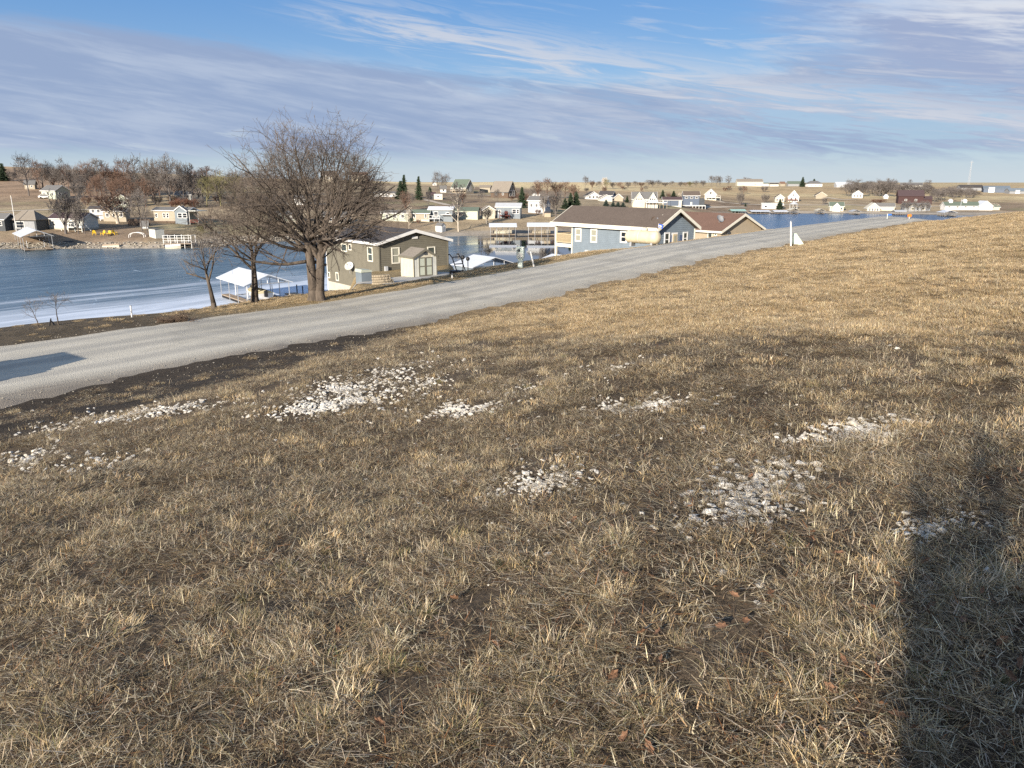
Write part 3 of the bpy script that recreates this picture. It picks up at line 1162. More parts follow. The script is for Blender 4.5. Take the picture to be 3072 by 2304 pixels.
def clad(parent, L, W, z0, ze, rise, m, ym=None, faces='FR', step=0.17, xend=0.0):
    """lap boards on the long wall (F) and the near gable (R); origin at the near left corner"""
    mb = MB()
    if 'F' in faces:
        siding(mb, (-L, 0, 0), (1, 0, 0), (0, -1, 0), z0, ze, lambda z: 0, lambda z: L, step)
    if 'R' in faces:
        ym = W / 2 if ym is None else ym
        siding(mb, (xend, 0, 0), (0, 1, 0), (1, 0, 0), z0, ze + rise, lambda z: 0 if z < ze else (z - ze) / rise * ym,
               lambda z: W if z < ze else W - (z - ze) / rise * (W - ym), step)
    return mb.build('siding', m, parent, kind='stuff')


def corner_boards(parent, pts, z0, z1, m):
    for x, y in pts:
        mb = MB()
        mb.box(x - 0.06, x + 0.06, y - 0.06, y + 0.06, z0, z1)
        mb.build('corner_board', m, parent)


def dish(name, label, loc, rz, r=0.38, m=None, pole=0.5, wall=False):
    t = thing(name, label, 'satellite dish', loc, rz)
    mb = MB()
    rings = []
    for i in range(5):
        q = r * i / 4
        rings.append([(q * math.cos(a) , -0.16 * (q / r) ** 2 * r * 2 - 0.05, q * math.sin(a)) for a in np.linspace(0, 2 * math.pi, 15)[:-1]])
    M = Matrix.Translation((0, 0, pole)) @ Matrix.Rotation(RAD(-35), 4, 'X')
    for a, b in zip(rings[:-1], rings[1:]):
        for i in range(14):
            j = (i + 1) % 14
            P = [a[i], a[j], b[j], b[i]]
            mb.quad(*[M @ Vector(p) for p in P])
            mb.quad(*[M @ Vector((p[0], p[1] + 0.02, p[2])) for p in reversed(P)])
    mb.build('reflector', m or M_LGREY, t, smooth=True)
    b = MB()
    b.bar((0, 0, -0.05), (0, 0, pole), 0.025)
    b.build('mast', M_METAL, t)
    c = MB()
    c.bar(M @ Vector((0, -0.05, -r * 0.9)), M @ Vector((0, -r * 1.3, -r * 0.1)), 0.014)
    c.box(-0.04, 0.04, -r * 1.3 - 0.06, -r * 1.3 + 0.04, -r * 0.1 - 0.04, -r * 0.1 + 0.06, M)
    c.build('feed_arm', M_METAL, t)
    return t


# ================= brown house below the road
def brown_house():
    C = (-11.3, 66.0)
    _, zb = face_pt(C, AY, 379, 274)
    _, ze = face_pt(C, AY, 379, 243.4)
    W, _ = face_pt(C, AY, 447.5, 244)
    wp, zp = face_pt(C, AY, 414, 231)
    L = -face_pt(C, AX, 326, 240)[0]
    h = thing('ranch_house', 'olive brown ranch house with white trimmed gable behind the garden shed', 'house', (C[0], C[1], zb), HRZ)
    e, r = ze - zb, zp - ze
    gable(h, -L, 0, 0, W, -5.0, e, r, M_OLIVE, M_R_DARK, 0.35, 'x', M_WHITE)
    clad(h, L, W, -1.6, e, r, M_OLIVE, step=0.16)
    corner_boards(h, [(0.0, 0.0), (-L, 0), (0, W)], -1.6, e - 0.05, M_OLIVE)

    def gw(x0, y0, x1, y1, **kw):
        a, z1 = face_pt(C, AY, x0, y0)
        b, z0 = face_pt(C, AY, x1, y1)
        window(h, (0, 0, 0), (0, 1, 0), (1, 0, 0), a, b, z0 - zb, z1 - zb, **kw)
    gw(391.0, 247.5, 399.8, 263.3, pane=M_CURT, frame=M_TRIM, t=0.10)
    gw(427.0, 246.8, 435.2, 261.0, pane=M_DGLASS, frame=M_TRIM, bar=False)

    def lw(x0, y0, x1, y1, **kw):
        a, z1 = face_pt(C, AX, x0, y0)
        b, z0 = face_pt(C, AX, x1, y1)
        window(h, (0, 0, 0), (1, 0, 0), (0, -1, 0), a, b, z0 - zb, z1 - zb, **kw)
    lw(367.6, 246.5, 373.4, 262.0, pane=M_DGLASS, frame=M_TRIM, t=0.1)
    lw(341.3, 243.0, 347.5, 252.0, pane=M_DGLASS, frame=M_TRIM, bar=False)
    lw(348.6, 243.6, 352.0, 250.5, pane=M_GLASS, frame=M_TRIM, bar=False)
    lw(327.6, 271.5, 330.6, 278.2, pane=M_DGLASS, frame=M_TRIM, bar=False)
    lw(336.0, 272.0, 339.2, 281.0, pane=M_DGLASS, frame=M_TRIM, bar=False)
    f = MB()
    f.box(-L - 0.05, -2.2, -0.09, 0.3, -5.0, -1.601)
    f.build('foundation', M_FOUND, h)
    f = MB()
    f.box(-3.6, 0.04, -0.10, 0.35, -1.60, -0.35)
    f.build('foundation', M_FOUND, h)
    d = MB()
    d.bar((-L + 0.1, -0.08, -3.0), (-L + 0.1, -0.08, e - 0.2), 0.05)
    d.build('downspout', M_WHITE, h)
    v = MB()
    a, zz = face_pt(C, AY, 414.5, 237.5)
    v.box(0.02, 0.09, a - 0.28, a + 0.28, zz - zb - 0.10, zz - zb + 0.10)
    v.build('gable_light', M_WHITE, h)
    v = MB()
    a, z1 = face_pt(C, AY, 385.5, 268)
    v.box(0.02, 0.22, a - 0.13, a + 0.13, z1 - zb - 0.5, z1 - zb + 0.15)
    v.build('meter_box', M_LGREY, h)
    return C, zb, L, W, e, r


BH = brown_house()


def garden_shed():
    C = (-7.35, 58.0)
    zb = gz(C[0], C[1]) + 0.02
    W, _ = face_pt(C, AY, 436.8, 276)
    L = -face_pt(C, AX, 401.3, 275)[0]
    _, ze = face_pt(C, AY, 414, 257.5)
    _, zp = face_pt(C, AY, 425.2, 249.5)
    t = thing('garden_shed', 'small cream garden shed with double doors and brown gable roof', 'shed', (C[0], C[1], zb), HRZ)
    e, r = ze - zb, zp - ze
    gable(t, -L, 0, 0, W, -0.3, e, r, M_CREAM, M_R_TAN, 0.08, 'x', M_OLIVE, th=0.07)
    # vertical panel boards of the front and side
    for i in range(9):
        mb = MB()
        yy = W * (i + 0.5) / 9
        zz = e + r * (1 - abs(yy / W - 0.5) * 2) - 0.10
        if 0.17 * W < yy < 0.83 * W:
            continue
        mb.box(0.0, 0.025, yy - W / 18 + 0.012, yy + W / 18 - 0.012, 0.02, zz)
        mb.build('plank', M_PALE, t)
    for i in range(9):
        mb = MB()
        xx = -L + L * (i + 0.5) / 9
        mb.box(xx - L / 18 + 0.012, xx + L / 18 - 0.012, -0.025, 0.0, 0.02, e - 0.06)
        mb.build('plank', M_CREAM, t)
    for k in (0, 1):
        y0 = W * (0.20 + 0.305 * k)
        y1 = y0 + W * 0.295
        d = MB()
        d.box(0.002, 0.035, y0, y1, 0.05, e - 0.03)
        do = d.build('door', M_SAGE, t)
        q = MB()
        for a, b, c, dd in ((y0, y0 + 0.07, 0.05, e - 0.03), (y1 - 0.07, y1, 0.05, e - 0.03)):
            q.box(0.036, 0.055, a, b, c, dd)
        for zc in (0.05, (e) * 0.5, e - 0.10):
            q.box(0.036, 0.053, y0 + 0.071, y1 - 0.071, zc, zc + 0.07)
        q.build('door_frame', M_OLIVE, do)
    v = MB()
    v.box(0.012, 0.06, W * 0.44, W * 0.56, e + r * 0.30, e + r * 0.66)
    v.build('vent', M_DARK, t)
    for y in (0.0, W):
        c = MB()
        c.box(-0.035, 0.04, y - 0.035, y + 0.035, 0, e - 0.02)
        c.build('corner_board', M_OLIVE, t)


garden_shed()


# ================= blue house
def blue_house():
    C = (12.35, 66.5)
    zb = 8.6
    W, rise, ze = 4.85, 1.38, 11.08
    L = -face_pt(C, AX, 572.3, 240)[0]
    LP = -face_pt(C, AX, 556.2, 240)[0]
    WG = 4.85
    h = thing('blue_house', 'long blue lap sided house with brown roof and white trimmed windows', 'house', (C[0], C[1], zb), HRZ)
    e = ze - zb
    x1 = 0.0
    wl = MB()
    wl.prism([(0, -4.0), (W, -4.0), (W, e), (W / 2, e + rise), (0, e)], -L, 0, axis='x')
    wl.build('wall', M_BLUE, h)
    # one long overhanging main roof that also covers the porch
    r = MB()
    half = W / 2
    for sgn in (-1, 1):
        sl = rise / half
        prof = [(half, e + rise + 0.17), (half + sgn * (half + 0.4), e - sl * 0.4 + 0.17), (half + sgn * (half + 0.4), e - sl * 0.4 + 0.31), (half, e + rise + 0.31)]
        r.prism(prof, -LP - 0.4, 0.35, axis='x')
    r.build('roof', M_R_BROWN, h)
    f = MB()
    f.box(-LP - 0.45, 0.36, -0.46, -0.401, e - 0.16, e + 0.19)
    f.build('fascia', M_TRIM, h)
    for sgn in (-1, 1):
        sl = rise / half
        prof = [(half, e + rise + 0.06), (half + sgn * (half + 0.4), e - sl * 0.4 + 0.04), (half + sgn * (half + 0.4), e - sl * 0.4 + 0.33), (half, e + rise + 0.33)]
        for a0, a1 in ((-LP - 0.46, -LP - 0.402), (0.352, 0.41)):
            f = MB()
            f.prism(prof, a0, a1, axis='x')
            f.build('rake_board', M_TRIM, h)
    clad(h, L, WG, -3.2, e, rise, M_BLUE, ym=WG / 2, step=0.17)
    corner_boards(h, [(0, 0), (-L, 0), (0, WG)], -3.2, e - 0.05, M_TRIM)

    def fw(x0, y0, x1_, y1, **kw):
        a, z1 = face_pt(C, AX, x0, y0)
        b, z0 = face_pt(C, AX, x1_, y1)
        window(h, (0, 0, 0), (1, 0, 0), (0, -1, 0), a, b, z0 - zb, z1 - zb, **kw)
    fw(575.6, 227.8, 581.5, 241.9, pane=M_CURT, t=0.12)
    fw(591.0, 228.7, 597.2, 242.9, pane=M_CURT, t=0.12)
    fw(620.8, 230.6, 627.0, 243.2, pane=M_GLASS, t=0.14)

    def gw(x0, y0, x1_, y1, **kw):
        a, z1 = face_pt(C, AY, x0, y0)
        b, z0 = face_pt(C, AY, x1_, y1)
        window(h, (0, 0, 0), (0, 1, 0), (1, 0, 0), a, b, z0 - zb, z1 - zb, **kw)
    gw(664.2, 232.5, 669.0, 246.5, pane=M_DGLASS, t=0.12)
    gw(682.8, 231.9, 687.0, 244.5, pane=M_DGLASS, t=0.12)
    a, z1 = face_pt(C, AY, 671.7, 232.7)
    b, _ = face_pt(C, AY, 677.2, 240)
    tr = MB()
    tr.box(0.0, 0.05, a, b, -0.6, z1 - zb)
    tr.build('door_frame', M_WHITE, h)
    d = MB()
    d.box(0.051, 0.09, a + 0.13, b - 0.13, -0.6, z1 - zb - 0.13)
    dd = d.build('door', M_YWOOD, h, label='yellow wooden door')
    p = MB()
    p.box(0.091, 0.10, a + 0.25, b - 0.25, z1 - zb - 0.85, z1 - zb - 0.25)
    p.build('pane', M_CURT, dd)
    for x0_, x1_ in ((679.3, 681.6), (669.8, 671.0)):
        a, z1 = face_pt(C, AY, x0_, 235)
        b, _ = face_pt(C, AY, x1_, 240)
        s_ = MB()
        s_.box(0.0, 0.06, a, b, -0.6, z1 - zb)
        s_.build('shutter', M_NAVY, h)
    # porch: posts, deck and pine balustrade
    _, zd = face_pt(C, AX, 564, 243.5)
    zd -= zb
    for x, y in ((-LP, 0.0), (-LP, W * 0.5), (-LP, W)):
        q = MB()
        q.box(x - 0.09, x + 0.09, y - 0.09, y + 0.09, -4.2, e - 0.02)
        q.build('porch_post', M_TRIM, h)
    q = MB()
    q.box(-LP - 0.05, -L - 0.002, -0.08, W, zd - 0.32, zd)
    q.build('porch_floor', M_TRIM, h)
    rail = MB()
    rail.box(-LP, -L, -0.06, 0.02, zd + 0.88, zd + 0.97)
    rail.box(-LP, -L, -0.05, 0.01, zd + 0.10, zd + 0.17)
    rail.box(-LP - 0.04, -LP + 0.04, 0.021, W, zd + 0.88, zd + 0.97)
    rail.build('handrail', M_YWOOD, h)
    for i in range(16):
        x = -LP + (LP - L) * (i + 0.5) / 16
        q = MB()
        q.box(x - 0.035, x + 0.035, -0.045, 0.005, zd + 0.171, zd + 0.879)
        q.build('baluster', M_YWOOD, h)
    v = MB()
    a, zz = face_pt(C, AX, 636.5, 214)
    v.bar((a + 1.6, 1.6, e + 0.3), (a + 1.6, 1.6, e + 1.2), 0.08, 8)
    v.build('vent_pipe', M_PALE, h)
    # meters and pipe stubs at the foot of the long wall
    for pxx, pyy, w_, hh in ((579.8, 254.0, 0.34, 0.3), (588.4, 254.5, 0.40, 0.85), (592.6, 255.3, 0.26, 0.3), (598.4, 254.0, 0.40, 0.34)):
        a, zz = face_pt(C, AX, pxx, pyy)
        q = MB()
        q.box(a - w_ / 2, a + w_ / 2, -0.28, -0.02, zz - zb - hh / 2, zz - zb + hh / 2)
        q.box(a - w_ / 3, a + w_ / 3, -0.33, -0.281, zz - zb - hh / 3, zz - zb + hh / 3)
        q.build('meter_box', M_PALE, h)
    q = MB()
    q.box(-0.07, 0.03, -0.16, -0.08, -3.0, e - 0.12)
    q.build('downspout', M_TRIM, h)
    return C, zb, e


BLUE = blue_house()


def beige_house():
    C = (21.25, 79.6)
    zb = 8.0
    W, e, rise, L = 6.8, 10.2 - 8.0, 1.5, 10.5
    h = thing('beige_house', 'beige gabled house with red brown roof just beyond the blue house', 'house', (C[0], C[1], zb), HRZ)
    gable(h, -L, 0, 0, W, -4.0, e, rise, M_BEIGE, M_R_RED, 0.35, 'x', M_TRIM)
    for x0, y0, x1, y1 in ((708, 232.2, 712.5, 238.0), (714.5, 232.2, 717.2, 236)):
        a, z1 = face_pt(C, AX, x0, y0)
        b, z0 = face_pt(C, AX, x1, y1)
        window(h, (0, 0, 0), (1, 0, 0), (0, -1, 0), a, b, z0 - zb, z1 - zb, pane=M_DGLASS, frame=M_TRIM, bar=False)
    a, zz = face_pt(C, AY, 728, 233)
    v = MB()
    v.box(0.0, 0.12, a - 0.25, a + 0.25, zz - zb - 0.2, zz - zb + 0.12)
    v.build('vent', M_DARK, h)
    return C


BEIGE = beige_house()
p = at(658.5, 227.0, 66.2)
dish('satellite_dish', 'dark satellite dish on the lower edge of the long brown roof', at(654.5, 225.6, 68.3), RAD(20), 0.40, M_BROWNW, 0.35)
dish('satellite_dish', 'satellite dish standing on the red brown roof', at(719, 224.2, 81.5), RAD(30), 0.42, M_GREY, 0.5)
dish('satellite_dish', 'pale satellite dish fixed beside the lower wall of the olive house', at(350, 273.0, 69.8), RAD(-15), 0.42, M_PALE, 0.55)


def spinner():
    """small blue and white flag on the eave corner of the blue house"""
    t = thing('garden_flag', 'little blue and white flag at the eave corner of the blue house', 'flag', p)
    b = MB()
    b.bar((0, 0, -0.35), (0, 0, 0.45), 0.025)
    b.build('pole', M_WHITE, t)
    f = MB()
    f.prism([(0.02, -0.1), (0.55, -0.22), (0.5, 0.05), (0.62, 0.26), (0.02, 0.40)], -0.02, 0.02, axis='y')
    f.build('cloth', mat('bright_blue_cloth', (0.03, 0.10, 0.55), 0.8, 0.1), t)
    f = MB()
    f.prism([(0.03, 0.12), (0.4, 0.05), (0.4, 0.16), (0.03, 0.25)], -0.03, 0.03, axis='y')
    f.build('stripe', M_WHITE, t)

    t.scale = (0.65, 0.65, 0.65)


spinner()


# ------------------------------------------------------------------ lake side things
def water(px, py, z=0.0):
    u, f, w = ray(px, py)
    y = (z - EYE) * f / w
    return Vector((u / f * y, y, z))


def dock_parts(t, L, W, ze, rise, roof, post=M_METAL, panel=None, boat=None, deckm=M_WOOD, nx=4):
    """roofed boat slip in local coordinates: x along the slip 0..-L, y across 0..W, z=0 at the water"""
    r = MB()
    hw = W / 2
    o = 0.35
    for sg in (-1, 1):
        prof = [(hw, ze + rise), (hw + sg * (hw + o), ze - rise / hw * o), (hw + sg * (hw + o), ze - rise / hw * o + 0.09), (hw, ze + rise + 0.09)]
        r.prism(prof, -L - o, o, axis='x')
    r.build('roof', roof, t)
    tr = MB()
    for xx in (-L + 0.1, -0.1):
        tr.bar((xx, 0.05, ze - 0.05), (xx, W - 0.05, ze - 0.05), 0.05, 4)
        tr.bar((xx, hw, ze - 0.05), (xx, hw, ze + rise - 0.03), 0.04, 4)
        for k in (0.25, 0.75):
            tr.bar((xx, W * k, ze - 0.05), (xx, W * k, ze + rise * 0.5 - 0.05), 0.035, 4)
    for yy in (0.06, W - 0.06):
        tr.bar((-L + 0.1, yy, ze - 0.1), (-0.1, yy, ze - 0.1), 0.05, 4)
    tr.build('truss', post, t)
    for i in range(nx):
        for yy in (0.08, W - 0.08):
            q = MB()
            xx = -0.1 - (L - 0.2) * i / (nx - 1)
            q.bar((xx, yy, -1.2), (xx, yy, ze - 0.06), 0.055, 5)
            q.build('post', post, t)
    d = MB()
    d.box(-L, 0, 0.12, 1.15, 0.30, 0.42)
    d.box(-L, 0, W - 1.15, W - 0.12, 0.30, 0.42)
    d.box(-1.1, 0, 1.151, W - 1.151, 0.301, 0.421)
    d.build('deck', deckm, t)
    fl = MB()
    fl.box(-L, 0, 0.15, 1.1, -0.25, 0.299)
    fl.box(-L, 0, W - 1.1, W - 0.15, -0.25, 0.299)
    fl.build('float', M_RUBBER, t)
    for xx in (-L * 0.3, -L * 0.75):
        li = MB()
        li.bar((xx, 1.2, 0.5), (xx, W - 1.2, 0.5), 0.06, 4)
        li.bar((xx, 1.2, 0.43), (xx, 1.2, 2.1), 0.05, 4)
        li.bar((xx, W - 1.2, 0.43), (xx, W - 1.2, 2.1), 0.05, 4)
        li.build('boat_lift', M_METAL, t)
    if panel:
        q = MB()
        q.box(-0.06, -0.02, 0.15, W - 0.15, ze - 0.95, ze - 0.12)
        q.box(-L + 0.2, -0.2, 0.02, 0.05, ze - 0.95, ze - 0.12)
        q.build('valance', panel, t)


def hull(name, label, loc, rz, L=5.0, W=1.9, m=M_WHITE, cover=None, cat='boat', group=None):
    t = thing(name, label, cat, loc, rz, group)
    mb = MB()
    secs = []
    for i in range(8):
        f = i / 7
        w = W / 2 * (1 - max(0, (f - 0.45) / 0.55) ** 2.2 * 0.96)
        x = -L / 2 + L * f
        zb = 0.0 + 0.25 * max(0, (f - 0.6) / 0.4) ** 2
        zt = 0.75 + 0.18 * f
        secs.append([(x, -w, zt), (x, -w * 0.82, zb + 0.22), (x, 0, zb), (x, w * 0.82, zb + 0.22), (x, w, zt)])
    for a, b in zip(secs[:-1], secs[1:]):
        for i in range(4):
            mb.quad(a[i], a[i + 1], b[i + 1], b[i])
    mb.poly(secs[0])
    mb.build('hull', m, t)
    c = MB()
    for a, b in zip(secs[:-1], secs[1:]):
        c.quad(a[0], b[0], (b[0][0], 0, b[0][2] + 0.32), (a[0][0], 0, a[0][2] + 0.38))
        c.quad((a[0][0], 0, a[0][2] + 0.38), (b[0][0], 0, b[0][2] + 0.32), b[4], a[4])
    c.poly([secs[0][0], (secs[0][0][0], 0, secs[0][0][2] + 0.38), secs[0][4]])
    c.build('cover', cover or M_TARP, t)
    e = MB()
    e.box(-L / 2 - 0.35, -L / 2 - 0.02, -0.2, 0.2, 0.35, 1.1)
    e.build('outboard_motor', M_BMETAL, t)
    return t


def near_dock(name, label, pc, z, px_far, px_right, rise, roof, panel=None, group=None, **kw):
    C = water(pc[0], pc[1], z)
    L = -solve_w(C.x, C.y, *AX, (px_far - 512) / FPX / ray(px_far, pc[1] - 6)[1])
    W = solve_w(C.x, C.y, *AY, (px_right - 512) / FPX / ray(px_right, pc[1] - 3)[1])
    t = thing(name, label, 'boat dock', (C.x, C.y, 0), HRZ, group)
    dock_parts(t, L, W, z, rise, roof, panel=panel, **kw)
    return C, L, W


GD = 'roofed boat docks along the near shore'
C, L, W = near_dock('boat_dock', 'open white roofed boat dock on the ice behind the three roadside trees', (245.4, 285), 2.7, 219.4, 289.5, 1.05, M_WMETAL, group=GD)
ax, ay = Vector((*AX, 0)), Vector((*AY, 0))
hull('covered_boat', 'boat under cream tarp in the dock behind the roadside trees', C - ax * L * 0.30 + ay * W * 0.45 + Vector((0, 0, -2.05)), HRZ + math.pi, 5.4, 2.3, M_WHITE, M_TARP)
q = thing('floating_walkway', 'flat wooden jetty with black posts beside the tree hidden boat dock', 'jetty', (C.x + 6, C.y + 4, 0), HRZ)
mb = MB(); mb.box(-6.5, 2.5, 0, 1.5, 0.25, 0.4); mb.box(-1, 2.0, 1.5, 6.5, 0.25, 0.4); mb.build('deck', M_WOOD, q)
for x in (-6, -4, -2, 0, 2):
    mb = MB(); mb.bar((x, 1.6, -0.6), (x, 1.6, 1.5), 0.08, 6); mb.build('post', M_BMETAL, q)
C, L, W = near_dock('boat_dock', 'white roofed boat dock with blue grey panels seen between the olive and blue houses', (472.9, 267), 3.0, 453.7, 514.7, 1.15, M_WMETAL, M_STEELB, group=GD)
hull('moored_boat', 'dark covered boat under the dock roof between the houses', C - ax * L * 0.5 + ay * W * 0.55 + Vector((0, 0, -2.2)), HRZ + math.pi, 5.2, 2.2, M_STEELB, M_NAVY)
near_dock('boat_dock', 'white roofed boat dock partly hidden behind the porch of the blue house', (552.5, 265.5), 3.0, 533.5, 592, 1.1, M_WMETAL, group=GD)


def far_dock(label, px0, px1, ywl, ytop, rot=0.0, roof=M_WMETAL, ratio=0.75, boat=None, panel=None, rise=0.8, name='boat_dock'):
    p = water((px0 + px1) / 2, ywl)
    k = mpp(p)
    view = math.atan2(p.x, p.y)
    a = RAD(rot) + view
    L = ((px1 - px0) * k - 0.6) / (abs(math.cos(a)) + ratio * abs(math.sin(a)))
    W = L * ratio
    H = (ywl - ytop) * k
    rise = min(rise, H * 0.3)
    t = thing(name, label, 'boat dock', (p.x, p.y, 0), RAD(rot), 'boat docks along the far shores')
    c, s = math.cos(RAD(rot)), math.sin(RAD(rot))
    t.location = (p.x + L / 2 * c, p.y + L / 2 * s + 0.6, 0)
    dock_parts(t, L, W, H - rise, rise, roof, panel=panel, nx=5)
    if boat:
        hull('moored_boat', boat[1], (p.x, p.y + W * 0.55, 0.35), RAD(rot), min(L * 0.7, 6), 2.0, boat[0], boat[0])
    return t


near_dock('boat_dock', 'white roofed boat dock at the left end of the far shore', (21.9, 236.6), 3.3, 13.5, 51.6, 1.25, M_WMETAL)
far_dock('white roofed dock on the cove below the spruce tree', 489, 517, 236.2, 224.2, rot=2, boat=(M_CREAM, 'cream boat under the dock below the spruce'))
far_dock('white roofed dock just left of the blue house porch', 527, 556, 236.2, 223.8, rot=-2, boat=(M_TAN, 'tan boat under the dock left of the blue porch'))
far_dock('green roofed boat shelter beyond the beige gable', 730, 748, 214.2, 209.6, rot=3, roof=M_GMETAL)
far_dock('long low white roofed dock row beyond the beige gable', 750, 772, 214.0, 210.6, rot=-2)
far_dock('white roofed dock left of the gazebo lawn', 773, 790, 214.0, 210.6, rot=4)
far_dock('yellow green roofed dock in front of the gazebo', 791, 803, 213.9, 208.3, rot=88, roof=M_CREAM)
far_dock('small cream roofed dock below the tan gabled shed', 818, 829, 213.9, 208.9, rot=86, roof=M_CREAM)
far_dock('grey roofed dock right of the green roofed cottage', 853, 865, 214.6, 210.0, rot=84, roof=M_LGREY)
far_dock('low grey dock in front of the grey lake house', 894, 908, 215.0, 210.4, rot=3, roof=M_LGREY)
far_dock('cream trimmed open dock at the right end of the far lake', 944, 962.5, 216.4, 210.6, rot=84, roof=M_WMETAL, ratio=0.7)

# deck with white rails, arch and jetties of the left cove
p = water(177, 248.5)
t = thing('railed_pier', 'white railed pier standing in the far cove left of the big tree', 'pier', (p.x, p.y, 0), RAD(4))
mb = MB(); mb.box(-3.0, 3.4, 0, 3.2, 1.0, 1.15); mb.build('deck', M_WOOD, t)
for i in range(5):
    for yy in (0.05, 3.1):
        mb = MB(); mb.box(-3 + 1.58 * i, -2.88 + 1.58 * i, yy, yy + 0.12, -0.8, 3.0); mb.build('post', M_WHITE, t)
mb = MB()
for zz in (1.75, 2.35, 2.95):
    mb.box(-3.1, 3.5, -0.05, 0.05, zz, zz + 0.09)
mb.box(-3.1, -3.0, 0.05, 3.2, 2.9, 3.0)
mb.box(3.4, 3.5, 0.05, 3.2, 2.9, 3.0)
mb.build('handrail', M_WHITE, t)
hull('kayak', 'pale kayak lying low beside the white railed pier', (p.x - 0.6, p.y - 0.6, -0.2), RAD(6), 3.4, 0.8, M_CREAM, M_WHITE, 'kayak')
p = water(135.5, 246.5)
t = thing('arched_gate', 'white arched swing frame at the edge of the far cove', 'swing frame', (p.x, p.y + 1.0, 0.4), RAD(5))
pts = [(-1.75, 0, 0), (-1.75, 0, 2.1)] + [(-1.75 * math.cos(a), 0, 2.1 + 0.75 * math.sin(a)) for a in np.linspace(0.25, math.pi - 0.25, 7)] + [(1.75, 0, 2.1), (1.75, 0, 0)]
for yy in (0.0, 1.1):
    mb = MB(); mb.tube([(a, yy, c) for a, b, c in pts], [0.08] * len(pts), 5); mb.build('arch', M_WHITE, t)
mb = MB(); mb.box(-1.5, 1.5, 0.15, 0.95, 0.55, 0.65); mb.box(-1.5, 1.5, 0.95, 1.03, 0.65, 1.25); mb.build('seat', M_TAN, t)
p = water(117, 248)
t = thing('jetty', 'low pale jetty with clutter left of the white arch', 'jetty', (p.x, p.y, 0), RAD(3))
mb = MB(); mb.box(-3.2, 3.2, 0, 1.8, 0.45, 0.6); mb.build('deck', M_PALE, t)
for x in (-3, -1, 1, 3):
    mb = MB(); mb.bar((x, 0.1, -0.6), (x, 0.1, 1.1), 0.06, 5); mb.build('post', M_WOOD, t)
hull('canoe', 'cream canoe beside the low pale jetty', (p.x - 1, p.y - 0.7, -0.2), RAD(-4), 4.0, 0.8, M_CREAM, M_WOOD, 'canoe')
p = water(67, 247.6)
t = thing('swim_platform', 'dark floating platform right of the leftmost boat dock', 'platform', (p.x, p.y, 0), RAD(-4))
mb = MB(); mb.box(-2.0, 2.0, 0, 2.5, 0.2, 0.45); mb.build('deck', M_WOOD, t)
mb = MB(); mb.box(-0.9, 1.2, 0.3, 2.0, 0.451, 1.5); mb.build('locker', M_DARK, t)

# yellow garden chairs
p = ground(94, 235)
t0 = thing('garden_chair', '', 'chair', (0, 0, 0), 0, 'yellow garden chairs on the far bank')
mb = MB()
M = Matrix.Translation((0, 0.25, 0.38)) @ Matrix.Rotation(RAD(-22), 4, 'X')
for i in range(5):
    mb.box(-0.30 + i * 0.125, -0.19 + i * 0.125, 0, 0.03, 0, 0.78 - 0.05 * abs(i - 2), M)
mb.build('backrest', M_YELLOW, t0)
mb = MB(); mb.box(-0.32, 0.32, -0.30, 0.28, 0.36, 0.41); mb.build('seat', M_YELLOW, t0)
for sx in (-1, 1):
    mb = MB(); mb.box(sx * 0.42 - 0.07, sx * 0.42 + 0.07, -0.4, 0.42, 0.60, 0.63); mb.build('armrest', M_YELLOW, t0)
    mb = MB(); mb.box(sx * 0.36 - 0.04, sx * 0.36 + 0.04, -0.34, -0.26, 0, 0.60); mb.build('leg', M_YELLOW, t0)
    mb = MB(); mb.box(sx * 0.36 - 0.04, sx * 0.36 + 0.04, 0.32, 0.40, 0, 0.60); mb.build('leg', M_YELLOW, t0)
for i, (px, lab, rz) in enumerate(((94.3, 'yellow garden chair standing apart from the other three', 0.5), (103.2, 'yellow garden chair at the left of the row of three', -0.2),
                                   (109.2, 'middle yellow garden chair of the row of three', 0.1), (115.0, 'yellow garden chair turned sideways at the right of the row', 1.2))):
    o = t0 if i == 0 else copy_tree(t0)
    g_ = ground(px, 235.2)
    o.location = g_
    o.scale = (1.05, 1.05, 1.05)
    o.rotation_euler = (0, 0, rz)
    o['label'] = lab
p = ground(109, 236)
t = thing('fire_ring', 'dark stone fire ring in front of the yellow chairs', 'fire pit', p)
for i in range(10):
    a = i * 0.628
    mb = MB(); mb.box(-0.2, 0.2, -0.12, 0.12, -0.1, 0.3, Matrix.Rotation(a, 4, 'Z') @ Matrix.Translation((0, 0.65, 0))); mb.build('stone', M_BROWNW, t)

# ------------------------------------------------------------------ houses of the far banks
W2 = lambda y=0.6, hh=1.1: [('F', 0.2, y, 1.1, hh), ('F', 0.5, y, 1.1, hh), ('F', 0.8, y, 1.1, hh)]
RL = [('R', 0.3, 0.6, 0.9, 1.1), ('R', 0.7, 0.6, 0.9, 1.1), ('L', 0.5, 0.6, 0.9, 1.1)]
